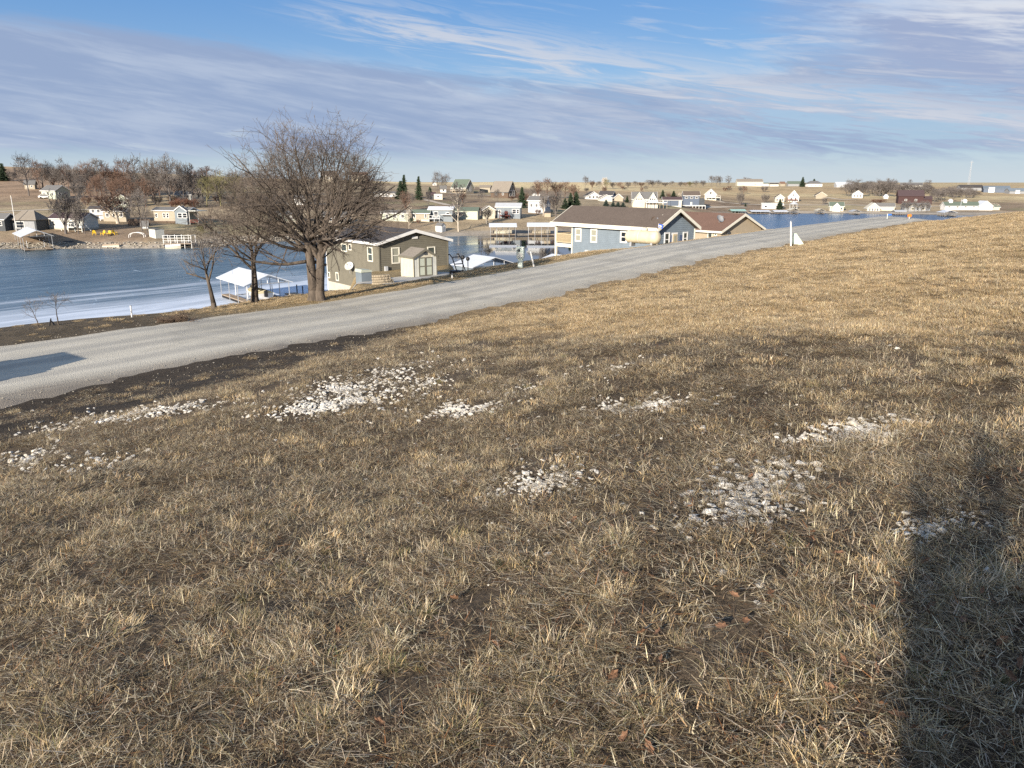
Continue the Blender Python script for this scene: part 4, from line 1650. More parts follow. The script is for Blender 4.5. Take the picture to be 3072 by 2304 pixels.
# left bank
house('small_cottage', 'small pale cottage on the bare hill behind the lone tree', 'cottage', 25, 37.5, 189.4, 181, M_TAN, M_R_GREY, 8, wins=[('F', 0.3, 0.55, 0.8, 0.9), ('F', 0.7, 0.55, 0.8, 0.9)])
house('white_house', 'white gabled house with porch up the slope on the left', 'house', 43, 70, 199, 186, M_SAGE, M_R_GREY, -32, trim=M_WHITE, wins=W2() + RL)
house('dark_boathouse', 'dark timber lake house cut off by the left picture edge', 'house', -14, 17, 231, 214.5, M_DARK, M_R_GREY, -14, trim=M_WHITE, wins=W2(), rise=0.3)
r_, L, W, ze, H = house('grey_garage', 'low grey house with hip roof and dark garage behind the flagpole', 'house', 14, 49, 231, 212, M_DARK, M_R_TAN, -10, hip=True, ratio=0.6, rise=0.45, wins=[('F', 0.35, 0.55, 2.4, 1.7)], doors=[('F', 0.72, 3.0, 2.3, M_GREY)])
r_, L, W, ze, H = house('mobile_home', 'white mobile home with wine roof and railed deck behind two bare trunks', 'mobile home', 52, 98, 230.5, 214.0, M_PALE, M_R_WINE, -14, trim=M_WHITE, ratio=0.5, rise=0.30, skirt=M_FOUND,
                        wins=[('F', 0.12, 0.6, 0.8, 1.2), ('F', 0.50, 0.6, 1.0, 1.3), ('F', 0.78, 0.6, 0.9, 1.4), ('L', 0.3, 0.6, 0.7, 1.2), ('L', 0.7, 0.6, 0.7, 1.2)], doors=[('F', 0.66, 1.6, 2.2, M_DARK)])
deck(r_, L * 0.02, L * 0.62, -W / 2 - 2.0, -W / 2, 0.9, 1.6, M_WHITE, M_PALE, 4)
mb = MB(); mb.bar((L * 0.62, -W / 2 - 1.0, 1.8), (L * 0.8, -W / 2 - 1.0, 0.0), 0.07, 4); mb.build('stair_rail', M_WHITE, r_)
house('mobile_home', 'grey trailer home behind the propane tank and fan of trunks', 'mobile home', 90, 112, 215.5, 206.5, M_LGREY, M_R_DARK, -5, ratio=0.35, rise=0.22, wins=W2())
house('mobile_home', 'tan trailer home behind the fan shaped tree clump', 'mobile home', 104, 131, 222, 208.5, M_TAN, M_R_DARK, -4, ratio=0.35, rise=0.2, wins=W2(), trim=M_WHITE)
house('gabled_house', 'pale house with tan gable high among the russet trees', 'house', 113, 131, 207.5, 194, M_SAGE, M_R_TAN, 12, ridge='y', wins=W2(0.5, 1.0), trim=M_WHITE)
house('grey_shed', 'grey shed tucked under dark trees on the left bank', 'shed', 141, 150, 228.8, 221.5, M_LGREY, M_R_GREY, 10, wins=[('F', 0.5, 0.5, 0.6, 0.6)])
t, L, W, ze, H = house('mobile_home', 'tan mobile home with dark bay window and white trim', 'mobile home', 155, 198, 223.5, 208.2, M_TAN, M_R_GREY, -12, trim=M_WHITE, ratio=0.36, rise=0.17, skirt=M_BROWNW,
                       wins=[('F', 0.08, 0.6, 0.8, 1.1), ('F', 0.30, 0.6, 0.8, 1.4), ('F', 0.40, 0.6, 0.8, 1.4)])
bx0, bx1 = L * 0.16, L * 0.50
gable(t, bx0, bx1, -W / 2 - 0.9, -W / 2 + 0.3, -0.4, ze * 0.98, H - ze + 0.5, M_STEELB, M_R_GREY, 0.2, 'y', M_WHITE, name='bay')
window(t, (bx0, -W / 2 - 0.9, 0), (1, 0, 0), (0, -1, 0), 0.9, 2.3, ze * 0.42, ze * 0.82, t=0.13)
window(t, (bx0, -W / 2 - 0.9, 0), (1, 0, 0), (0, -1, 0), 2.4, 3.8, ze * 0.42, ze * 0.82, t=0.13)
mb = MB(); mb.box(bx1 + 0.3, bx1 + 3.2, -W / 2 - 0.5, W / 2, ze - 0.2, ze); mb.build('porch_roof', M_PALE, t)
for xx in (bx1 + 0.4, bx1 + 3.1):
    mb = MB(); mb.box(xx - 0.06, xx + 0.06, -W / 2 - 0.45, -W / 2 - 0.33, -0.4, ze - 0.2); mb.build('porch_post', M_WHITE, t)
mb = MB(); mb.box(bx1 + 0.4, bx1 + 3.1, -W / 2 - 0.42, -W / 2 - 0.36, 0.2, 1.1); mb.build('railing', M_REDD, t)
house('white_cottage', 'white cottage glimpsed between trunks above the tan mobile home', 'cottage', 176, 194, 200, 191.5, M_PALE, M_R_GREY, 5, wins=W2(), trim=M_WHITE)
house('storage_shed', 'small tan shed with grey side at the water edge of the left bank', 'shed', 150, 164.5, 238.2, 229.2, M_PALE, M_R_GREY, -40, ridge='x', rise=0.06, ratio=0.7, over=0.08)
# behind the big tree
house('hill_house', 'cream house on the skyline behind the top of the big tree', 'house', 321, 337, 182.5, 171.5, M_TAN, M_R_BROWN, 10, wins=W2(), trim=M_WHITE)
house('hill_house', 'brown roofed house on the skyline right of the big tree top', 'house', 351, 369, 181, 172.5, M_TAN, M_R_RED, -8, wins=W2(), trim=M_WHITE)
house('trailer', 'long white trailer home glimpsed right of the big tree crown', 'mobile home', 374, 401, 198.5, 192, M_WHITE, M_R_GREY, -6, ratio=0.3, rise=0.2, wins=W2(), skirt=M_BROWNW)
house('trailer', 'sage trailer home glimpsed through the lower branches of the big tree', 'mobile home', 268, 302, 223, 212, M_SAGE, M_R_GREY, -5, ratio=0.35, rise=0.25, wins=W2(), skirt=M_FOUND)
house('trailer', 'pale trailer home behind the big tree trunk fork', 'mobile home', 322, 352, 223, 212.5, M_LGREY, M_R_GREY, 4, ratio=0.35, rise=0.25, wins=W2(), skirt=M_FOUND)
house('trailer', 'white trailer home up the slope behind the big tree', 'mobile home', 286, 309, 205, 196, M_WHITE, M_R_GREY, 3, ratio=0.35, rise=0.25, wins=W2())
# middle bank
house('mobile_home', 'olive mobile home at the right edge of the big tree crown', 'mobile home', 381, 411, 221.5, 211, M_SAGE, M_R_GREY, -4, ratio=0.35, rise=0.22, trim=M_WHITE, wins=W2())
t, L, W, ze, H = house('mobile_home', 'tan mobile home with white columned porch above the small white shed', 'mobile home', 411, 432, 221.5, 210.5, M_TAN, M_R_GREEN, -6, ratio=0.4, rise=0.24, trim=M_WHITE, skirt=M_CREAM,
                       wins=[('F', 0.15, 0.62, 0.8, 1.3), ('F', 0.80, 0.62, 0.8, 1.3)])
t, L, W, ze, H = house('grey_house', 'blue grey house with white roof edge and screened porch', 'house', 428, 456, 221.8, 207.6, M_STEELB, M_WMETAL, -7, ratio=0.45, rise=0.16, trim=M_WHITE, wins=[('F', 0.30, 0.60, 1.4, 1.7), ('F', 0.8, 0.6, 1.2, 1.2)])
deck(t, -L * 0.45, 0.0, -W / 2 - 1.8, -W / 2, 1.0, 1.8, M_WHITE, M_LGREY, 3)
mb = MB(); mb.box(0.3, L * 0.5, -W / 2 - 1.6, -W / 2, 2.1, 2.22); mb.build('awning', M_WHITE, t)
house('long_house', 'long pale green house behind the white barked tree', 'house', 449, 481, 219.4, 208, M_SAGE, M_R_GREEN, -10, ratio=0.35, rise=0.22, wins=[('F', 0.1, 0.6, 1, 1.2), ('F', 0.35, 0.6, 1, 1.2), ('R', 0.3, 0.6, 0.8, 1.3), ('R', 0.7, 0.6, 0.8, 1.3)])
house('cream_gable', 'cream gabled house with a small bare tree before it', 'house', 480, 496, 218.8, 206.5, M_CREAM, M_R_TAN, 14, ridge='y', ratio=0.7, rise=0.3, trim=M_WHITE, wins=[])
t, L, W, ze, H = house('teal_house', 'dark teal house with red deck beside the cream gable', 'house', 495, 523, 218.5, 203.8, M_STEELB, M_LGREY, -8, ratio=0.5, rise=0.22, trim=M_WHITE, wins=[('F', 0.15, 0.55, 0.9, 1.3), ('F', 0.75, 0.6, 1.4, 1.5), ('F', 0.9, 0.6, 0.9, 1.5)], doors=[('F', 0.42, 1.1, 2.3, M_REDD)])
deck(t, -L * 0.32, L * 0.10, -W / 2 - 1.8, -W / 2, 1.0, 1.8, M_REDD, M_REDD, 3)
t, L, W, ze, H = house('tall_grey_house', 'tall light grey house with white trim behind bare trunks', 'house', 527, 551.5, 213.5, 197, M_LGREY, M_R_GREY, -30, ratio=0.6, rise=0.22, trim=M_WHITE, wins=W2() + RL)
house('small_shed', 'small white garden shed with double doors on the middle bank', 'shed', 435.3, 446.2, 232.3, 223.8, M_WHITE, M_R_GREY, -38, ratio=0.8, rise=0.28, over=0.1, doors=[('R', 0.5, 1.1, 1.5, M_LGREY)])
house('block_shed', 'little beige box shed below the tall grey house', 'shed', 544, 551.5, 217.2, 212.2, M_BEIGE, M_R_DARK, -10, ratio=0.7, rise=0.2, over=0.1)
t, L, W, ze, H = house('chalet', 'green roofed chalet with glazed gable on the skyline', 'house', 451, 474.5, 193.5, 180, M_TAN, M_R_GREEN, -38, ratio=0.62, rise=0.55, trim=M_WHITE,
                       wins=[('R', 0.35, 0.7, 1.2, 2.0), ('R', 0.65, 0.7, 1.2, 2.0), ('R', 0.5, 1.35, 1.6, 1.6), ('F', 0.3, 0.6, 1, 1), ('F', 0.7, 0.6, 1, 1)])
deck(t, -L * 0.4, L * 0.5, -W / 2 - 2, -W / 2, 1.4, 2.6, M_PALE, M_WOOD, 4)
t, L, W, ze, H = house('chalet', 'brown roofed chalet with dark glass gable on the skyline', 'house', 490, 517, 198, 182.2, M_BROWNW, M_R_TAN, -36, ratio=0.62, rise=0.60, trim=M_DARK,
                       wins=[('R', 0.3, 0.7, 1.5, 2.6), ('R', 0.7, 0.7, 1.5, 2.6), ('R', 0.5, 1.35, 1.8, 2.0), ('F', 0.3, 0.6, 1, 1), ('F', 0.7, 0.6, 1, 1)])
house('chalet_wing', 'low pale wing left of the brown roofed chalet', 'house', 479, 492, 192.5, 185.5, M_TAN, M_R_TAN, -10, rise=0.25)
house('white_cottage', 'white cottage behind the grey skyline tree', 'cottage', 439.5, 447, 192.5, 186, M_WHITE, M_R_GREY, 10, wins=[('F', 0.5, 0.5, 1, 1)])
house('white_cottage', 'tiny white gable left of the grey skyline tree', 'cottage', 432, 437, 185.6, 182, M_WHITE, M_R_RED, 10, ridge='y')
house('camper', 'cream camper trailer parked beside the dark cabin', 'camper', 434, 443, 199.6, 194.4, M_CREAM, M_PALE, -3, ratio=0.35, rise=0.08, over=0.02, wins=[('F', 0.5, 0.62, 1.2, 0.7), ('F', 0.8, 0.62, 0.6, 0.7)])
house('dark_cabin', 'small dark cabin with white door left of the cream camper', 'cabin', 426, 436, 199.2, 192.6, M_DARK, M_R_WINE, 5, rise=0.3, wins=[('F', 0.3, 0.55, 0.8, 1.2)])
# right of the middle
house('navy_house', 'navy and white gabled house among the russet trees', 'house', 598, 616, 199.5, 191.6, M_NAVY, M_R_DARK, -28, ratio=0.6, rise=0.45, trim=M_WHITE, wins=W2() + RL)
house('white_porch_house', 'white porch house joined to the left of the navy house', 'house', 583.5, 600, 199.4, 192, M_WHITE, M_R_DARK, 20, ridge='y', rise=0.5, trim=M_WHITE, wins=W2())
house('low_white_house', 'low white roofed house in front of the navy house', 'house', 597, 613, 201.5, 195, M_PALE, M_R_TAN, 12, ridge='y', rise=0.5, trim=M_WHITE)
house('small_white_gable', 'small white gable right of the navy house', 'house', 605, 612.5, 198.6, 193, M_WHITE, M_R_GREY, 6, ridge='y', rise=0.5, trim=M_WHITE)
house('tan_gable', 'tan gabled garage right of the small white gable', 'garage', 613.5, 624, 201.2, 194.2, M_TAN, M_R_TAN, -12, ridge='y', rise=0.5, trim=M_WHITE)
t, L, W, ze, H = house('double_gable_house', 'sage house with twin white gables and long deck on stilts', 'house', 630.5, 657, 207.6, 192.6, M_PALE, M_R_GREY, -4, ratio=0.5, rise=0.42, trim=M_WHITE, wins=[])
for cx, hw_ in ((-L * 0.25, 2.6), (L * 0.32, 2.2)):
    gable(t, cx - hw_, cx + hw_, -W / 2 - 1.2, 0.0, -1.5, ze * 0.72 , H - ze * 0.72 - 0.15, M_CREAM if cx < 0 else M_PALE, M_R_GREEN, 0.3, 'y', M_WHITE, name='gable_wing')
    for dx in (-0.9, 0.0, 0.9):
        window(t, (cx, -W / 2 - 1.2, 0), (1, 0, 0), (0, -1, 0), dx - 0.35, dx + 0.35, ze * 0.8, ze * 0.8 + 1.0, bar=False, t=0.12)
slab_door(t, (-L * 0.25, -W / 2 - 1.2, 0), (1, 0, 0), (0, -1, 0), -1.5, 1.5, 0.05, 3.2, M_CREAM, 'garage_door')
deck(t, 0.2, L * 0.5 + 4.0, -W / 2 - 3.4, -W / 2 - 1.2, 2.2, 4.0, M_WHITE, M_WHITE, 7, lower=M_WOOD)
r_, L, W, ze, H = house('long_garage', 'long low grey building with wine roof and dark doors', 'garage', 661, 682, 206.0, 197.4, M_PALE, M_R_WINE, -2, ratio=0.4, rise=0.3, trim=M_WHITE, doors=[('F', 0.22, 3.4, 2.6, M_SLATEB), ('F', 0.62, 3.8, 2.6, M_SLATEB)])
t, L, W, ze, H = house('slate_blue_house', 'slate blue two storey house on white footing with small upper windows', 'house', 681, 699.5, 206.6, 192, M_SLATEB, M_R_BROWN, -3, ratio=0.6, rise=0.25, trim=M_WHITE,
                       wins=[('F', 0.18, 0.78, 1.4, 0.9), ('F', 0.5, 0.78, 1.4, 0.9), ('F', 0.82, 0.78, 1.4, 0.9)], doors=[('F', 0.5, 0.9, 2.1, M_PALE)])
deck(t, -L * 0.55, L * 0.5 + 2.6, -W / 2 - 2.4, -W / 2, 0.4, 1.6, M_WHITE, M_WHITE, 8, lower=M_WHITE, rail_h=0.3)
mb = MB(); mb.box(L / 2 + 0.05, L / 2 + 2.5, -W / 2, W / 2 - 1, -1, ze * 0.72); mb.build('side_wing', M_DARK, t)
t, L, W, ze, H = house('cream_balcony_house', 'cream gabled house with white balcony up the slope', 'house', 704, 717, 200.2, 189.4, M_CREAM, M_R_TAN, -16, ridge='y', ratio=1.1, rise=0.45, trim=M_WHITE, wins=W2(0.3, 1.3) + [('F', 0.5, 1.2, 1.2, 1.4)])
deck(t, -L * 0.3, L * 0.5 + 2.2, -W / 2 - 1.8, -W / 2, ze * 0.45, ze * 0.5, M_WHITE, M_PALE, 4)
house('event_barn', 'long cream barn on the hilltop', 'barn', 735.5, 762.5, 186.2, 179.3, M_CREAM, M_R_TAN, -6, ratio=0.4, rise=0.4, trim=M_WHITE, wins=[('F', 0.7, 0.4, 2.0, 1.2)])
mb = MB()
house('hilltop_shed', 'small white shed right of the cream hilltop barn', 'shed', 762, 768.5, 186.3, 182.8, M_WHITE, M_R_GREEN, 4, rise=0.25, doors=[('F', 0.5, 2.0, 2.2, M_LGREY)])
house('hilltop_shed', 'low white hilltop shed with dark roof', 'shed', 768.5, 778.5, 186.4, 183.4, M_PALE, M_R_DARK, -3, rise=0.3)
house('hilltop_house', 'brown roofed house between hilltop shed and dark round tree', 'house', 779, 785, 186.2, 181.8, M_TAN, M_R_RED, 6, rise=0.4)
house('green_roof_barn', 'dark green roofed shed behind the dark round tree', 'shed', 786.5, 802, 186.2, 181.4, M_GREY, M_R_GREEN, -3, ratio=0.4, rise=0.5)
house('white_hilltop_house', 'white hip roofed house beside the hilltop cone tree', 'house', 805, 822, 186.6, 181.2, M_WHITE, M_R_GREY, 4, hip=True, rise=0.5, wins=W2(0.45, 1.2))
house('hilltop_warehouse', 'long pale roofed warehouse behind the grey ridge woods', 'warehouse', 834, 853, 187.4, 182.4, M_LGREY, M_WMETAL, -4, ratio=0.5, rise=0.45)
house('slope_house', 'cream gabled house on the brown slope left of the white chalet', 'house', 773.4, 784.5, 202.2, 194.6, M_CREAM, M_R_BROWN, -8, ridge='y', ratio=0.8, rise=0.42, trim=M_WHITE, wins=W2(0.5, 1.2))
t, L, W, ze, H = house('white_chalet', 'white steep gabled house with blue roof and red brown deck', 'house', 787.5, 799, 201.6, 190.8, M_WHITE, M_STEELB, -20, ridge='y', ratio=1.0, rise=0.55, trim=M_WHITE, wins=[('F', 0.3, 0.5, 1.1, 1.4), ('F', 0.7, 0.5, 1.1, 1.4), ('F', 0.5, 1.25, 1.0, 1.3)])
deck(t, -L * 0.6, L * 0.4, -W / 2 - 1.8, -W / 2, 1.1, 1.6, M_REDD, M_REDD, 5)
house('tan_shed', 'tan gabled shed on the right slope', 'shed', 813.5, 826.5, 198.8, 192.2, M_TAN, M_R_BROWN, -8, ridge='y', ratio=0.8, rise=0.5, trim=M_TRIM)
t, L, W, ze, H = house('white_ranch', 'long white ranch house near the far lake shore', 'house', 760.5, 783, 209.0, 203.4, M_WHITE, M_PALE, -8, ratio=0.3, rise=0.22, wins=[('F', 0.18, 0.55, 1.4, 1.0)])
gable(t, L * 0.12, L * 0.48, -W / 2 - 1.6, 0, -0.6, ze * 0.9, H - ze * 0.85, M_WHITE, M_WHITE, 0.3, 'y', M_WHITE, name='gable_wing')
for a in (0.2, 0.5, 0.8):
    window(t, (L * 0.12, -W / 2 - 1.6, 0), (1, 0, 0), (0, -1, 0), a * L * 0.36 - 0.6, a * L * 0.36 + 0.6, ze * 0.3, ze * 0.75, t=0.12)
t, L, W, ze, H = house('green_roof_cottage', 'cream cottage with green roof and white gable at the far shore', 'cottage', 828, 843.5, 211.0, 202.6, M_CREAM, M_R_GREEN, -14, ratio=0.7, rise=0.42, trim=M_WHITE, wins=[('F', 0.2, 0.5, 1.3, 1.4), ('F', 0.8, 0.5, 1.3, 1.4)])
gable(t, -L * 0.35, L * 0.25, -W / 2 - 1.5, 0, -0.6, ze * 0.8, (H - ze * 0.8) * 0.85, M_PALE, M_R_GREEN, 0.3, 'y', M_WHITE, name='gable_wing')
t = house('white_gable_house', 'white gabled cottage left of the ridge woods', 'cottage', 851, 862.5, 198.0, 190.8, M_WHITE, M_R_TAN, -14, ridge='y', ratio=0.7, rise=0.45, trim=M_WHITE, wins=W2(0.5, 1.2))
house('white_hut', 'tiny white hut below the ridge woods', 'hut', 883, 888.5, 198.8, 194.6, M_WHITE, M_WMETAL, 10, ridge='y', rise=0.5)
t, L, W, ze, H = house('cream_hall', 'cream gabled hall with grey roofed wing on the far shore', 'hall', 864, 880, 211.2, 203.4, M_CREAM, M_CREAM, -10, ridge='y', ratio=0.9, rise=0.62, trim=M_WHITE, wins=[('F', 0.2, 0.5, 0.9, 1.4), ('F', 0.4, 0.5, 0.9, 1.4), ('F', 0.6, 0.5, 0.9, 1.4), ('F', 0.8, 0.5, 0.9, 1.4)])
gable(t, L * 0.3, L * 0.3 + 8.5, -W * 0.1, W * 0.45, -0.6, ze * 1.5, (H - ze) * 0.65, M_CREAM, M_R_GREY, 0.3, 'x', M_WHITE, name='rear_wing')
t, L, W, ze, H = house('red_barn', 'dark red wooden barn with stepped roof under the woods', 'barn', 896, 922, 204.2, 190.8, M_BARN, M_R_WINE, -16, ratio=0.55, rise=0.40, trim=M_BARN, wins=[('F', 0.3, 0.5, 1.2, 1.0), ('F', 0.7, 0.5, 1.2, 1.0)], doors=[('R', 0.5, 3, 3.2, M_REDD)])
gable(t, L * 0.5, L * 0.5 + 4.5, -W * 0.35, W * 0.35, -1.0, ze * 0.6, (H - ze) * 0.5, M_BARN, M_R_WINE, 0.25, 'x', None, name='side_wing')
t, L, W, ze, H = house('grey_lake_house', 'grey lake house with arched porch below the red barn', 'house', 901, 929, 211.4, 203.6, M_GREY, M_R_GREY, -4, ratio=0.4, rise=0.4, trim=M_GREY, wins=W2(0.5, 1.6))
for cx in (-L * 0.22, L * 0.18):
    gable(t, cx - 2.0, cx + 2.0, -W / 2 - 1.0, 0, -0.6, ze * 0.9, (H - ze * 0.9) * 0.8, M_GREY, M_R_DARK, 0.25, 'y', M_TAN, name='gable_wing')
    window(t, (cx, -W / 2 - 1.0, 0), (1, 0, 0), (0, -1, 0), -0.9, 0.9, 0.6, ze * 0.8, frame=M_CREAM, t=0.25)
house('hill_barn', 'white hilltop barn with tan gable end above the red barn', 'barn', 900.5, 921, 189.8, 183.2, M_PALE, M_R_GREY, -26, ratio=0.5, rise=0.32, trim=M_WHITE)
t, L, W, ze, H = house('long_stable', 'long white stable with olive roof and two white cupolas', 'stable', 941.5, 977, 210.2, 202.4, M_WHITE, M_R_GREEN, -3, ratio=0.3, rise=0.45, trim=M_WHITE,
                       wins=[('F', 0.12, 0.72, 1.1, 0.7), ('F', 0.36, 0.72, 1.1, 0.7), ('F', 0.6, 0.72, 1.1, 0.7), ('F', 0.84, 0.72, 1.1, 0.7)])
for cx in (-L * 0.3, L * 0.12):
    mb = MB(); mb.box(cx - 0.8, cx + 0.8, -0.8, 0.8, H - 0.4, H + 0.5); mb.prism([(cx - 1.0, H + 0.5), (cx + 1.0, H + 0.5), (cx, H + 1.5)], -1.0, 1.0); mb.build('cupola', M_WHITE, t)
gable(t, L * 0.46, L * 0.46 + 6.5, -W / 2 - 1.2, W / 2, -0.6, ze * 0.95, H * 0.62, M_WHITE, M_WMETAL, 0.35, 'y', M_WHITE, name='gable_wing')
gable(t, L * 0.46 + 6.6, L * 0.46 + 11, -W * 0.35, W * 0.45, -0.6, ze * 0.7, H * 0.3, M_CREAM, M_R_GREEN, 0.3, 'x', M_WHITE, name='end_wing')
mb = MB(); mb.bar((-L * 0.08, -W / 2 - 1, -0.5), (-L * 0.08, -W / 2 - 1, H + 1.5), 0.12); mb.build('flue', M_LGREY, t)
GS = 'grey machine sheds on the right skyline'
house('machine_shed', 'grey shed with dark blue roof left of the widest machine shed', 'shed', 957, 982, 190.6, 185.2, M_GREY, M_R_DARK, -5, ratio=0.5, rise=0.45, group=GS)
house('machine_shed', 'widest slate machine shed with white door on the right skyline', 'shed', 982.5, 1008, 192.6, 186.2, M_SLATEB, M_STEELB, -24, ratio=0.7, rise=0.42, group=GS, doors=[('F', 0.3, 4, 4, M_WHITE)])
house('machine_shed', 'low dark roofed shed cut by the right picture edge', 'shed', 1006, 1034, 193.8, 188.6, M_GREY, M_STEELB, -6, ratio=0.4, rise=0.5, group=GS, doors=[('F', 0.3, 3, 2.6, M_WHITE)])


# small things on the far banks
def far_car(label, px, py, m, rz=0.2, k=1.0):
    p = ground(px, py)
    t = thing('parked_car', label, 'car', p, rz)
    b = MB()
    b.prism([(-2.2, 0.35), (2.2, 0.35), (2.25, 0.75), (1.3, 0.95), (0.6, 1.45), (-1.3, 1.5), (-2.0, 1.0), (-2.25, 0.9)], -0.85, 0.85)
    b.build('body', m, t)
    w = MB()
    w.prism([(-1.75, 1.0), (0.95, 1.0), (0.5, 1.38), (-1.2, 1.42)], -0.87, 0.87)
    w.build('windows', M_GLASS, t)
    for x in (-1.4, 1.4):
        for y in (-0.86, 0.66):
            q = MB(); q.bar((x, y, 0.33), (x, y + 0.2, 0.33), 0.33, 10); q.build('wheel', M_RUBBER, t)


far_car('white car parked by the white house up the left slope', 46, 198.6, M_WHITE, 0.3)
far_car('white car half hidden at the brown chalet', 501.5, 197, M_WHITE, 0.1)
far_car('white pickup beside the tan gable on the middle slope', 537, 196.6, M_WHITE, 0.4)
p = ground(16.5, 231.6)
t = thing('flagpole', 'tall bare white flagpole standing before the low grey house', 'flagpole', p)
mb = MB(); mb.tube([(0, 0, 0), (0, 0, 8.4)], [0.11, 0.07], 6); mb.build('pole', M_WHITE, t)
mb = MB(); mb.box(-0.11, 0.11, -0.11, 0.11, 8.4, 8.62); mb.build('finial', M_CREAM, t)


def propane(name, label, loc, rz, L, r, m, cat='propane tank'):
    t = thing(name, label, cat, loc, rz)
    mb = MB()
    pts, rad = [], []
    for i in range(7):
        a = math.pi / 2 * i / 6
        pts.append((-L / 2 + r * 0.85 * (1 - math.sin(a)), 0, r + 0.22)); rad.append(max(0.02, r * math.sqrt(max(0, 1 - (1 - math.sin(a)) ** 2)) if i < 6 else r))
    pts = [(-L / 2 + r * 0.8 * (1 - math.cos(a)), 0, r + 0.22) for a in np.linspace(0, math.pi / 2, 7)]
    rad = [max(0.02, r * math.sin(a)) for a in np.linspace(0, math.pi / 2, 7)]
    pts2 = [(-q[0], 0, q[2]) for q in reversed(pts)]
    mb.tube(pts + pts2, rad + list(reversed(rad)), 24)
    mb.build('tank', m, t, smooth=True)
    for x in (-L * 0.06, ):
        q = MB(); q.tube([(x - 0.04, 0, r + 0.22), (x + 0.04, 0, r + 0.22)], [r * 1.02, r * 1.02], 24); q.build('band', M_CREAM, t)
    q = MB(); q.tube([(0.1, 0, 2 * r + 0.18), (0.1, 0, 2 * r + 0.36), (0.1, 0, 2 * r + 0.44)], [0.26, 0.26, 0.10], 14); q.build('valve_dome', M_CREAM, t, smooth=True)
    q = MB(); q.bar((-L * 0.36, 0, 2 * r + 0.15), (-L * 0.36, 0, 2 * r + 0.34), 0.06, 8); q.build('lifting_lug', M_CREAM, t)
    q = MB(); q.bar((L * 0.36, 0, 2 * r + 0.15), (L * 0.36, 0, 2 * r + 0.34), 0.06, 8); q.build('lifting_lug', M_CREAM, t)
    for x in (-L * 0.3, L * 0.3):
        q = MB(); q.box(x - 0.08, x + 0.08, -r * 0.6, r * 0.6, 0.0, 0.36); q.build('foot', M_METAL, t)
    return t


p = ground(104, 220.8)
propane('propane_tank', 'white propane tank on the far left bank beside the fan of trunks', p, 0.1, 2.6, 0.5, M_WHITE)
p = ground(139, 226)
t = thing('picket_fence', 'weathered board fence below the tan trailer home', 'fence', p, RAD(-4))
for i in range(20):
    mb = MB(); mb.box(-3.0 + i * 0.31, -2.74 + i * 0.31, 0, 0.05, 0.0, 1.7 + 0.06 * (i % 3)); mb.build('slat', M_BROWNW, t)
p = ground(793.5, 208.8)
t = thing('gazebo', 'small white gazebo beside the shore conifer', 'gazebo', p)
mb = MB(); mb.tube([(0, 0, 2.3), (0, 0, 3.9)], [2.4, 0.1], 8); mb.build('roof', M_LGREY, t)
for i in range(6):
    a = i * math.pi / 3
    mb = MB(); mb.bar((2.0 * math.cos(a), 2.0 * math.sin(a), 0), (2.0 * math.cos(a), 2.0 * math.sin(a), 2.35), 0.09, 5); mb.build('post', M_WHITE, t)
mb = MB(); mb.tube([(0, 0, 0.05), (0, 0, 0.3)], [2.2, 2.2], 8); mb.build('floor', M_PALE, t)
p = ground(968.2, 187)
t = thing('radio_mast', 'tall thin lattice mast on the right skyline', 'mast', p)
k = mpp(p)
hh = (187 - 162.5) * k
mb = MB()
for a in range(3):
    c, s = math.cos(a * 2.094), math.sin(a * 2.094)
    mb.tube([(c * 1.1, s * 1.1, 0), (c * 0.35, s * 0.35, hh)], [0.10, 0.08], 4)
    c2, s2 = math.cos(a * 2.094 + 2.094), math.sin(a * 2.094 + 2.094)
    for i in range(16):
        z0, z1 = hh * i / 16, hh * (i + 1) / 16
        r0, r1 = 1.1 - 0.75 * i / 16, 1.1 - 0.75 * (i + 1) / 16
        mb.bar((c * r0, s * r0, z0), (c2 * r1, s2 * r1, z1), 0.05, 3)
mb.build('lattice', M_METAL, t)
mb = MB(); mb.bar((-1.6, 0, hh - 0.6), (1.6, 0, hh - 0.6), 0.25, 5); mb.bar((0, 0, hh), (0, 0, hh + 1.5), 0.08, 4); mb.build('antenna', M_LGREY, t)
p = at(909, 218.6, 112.0)


# ------------------------------------------------------------------ trees
def rot_about(d, ang, az, rnd):
    o = d.orthogonal().normalized()
    o.rotate(Matrix.Rotation(az, 3, d))
    return (d * math.cos(ang) + o * math.sin(ang)).normalized()


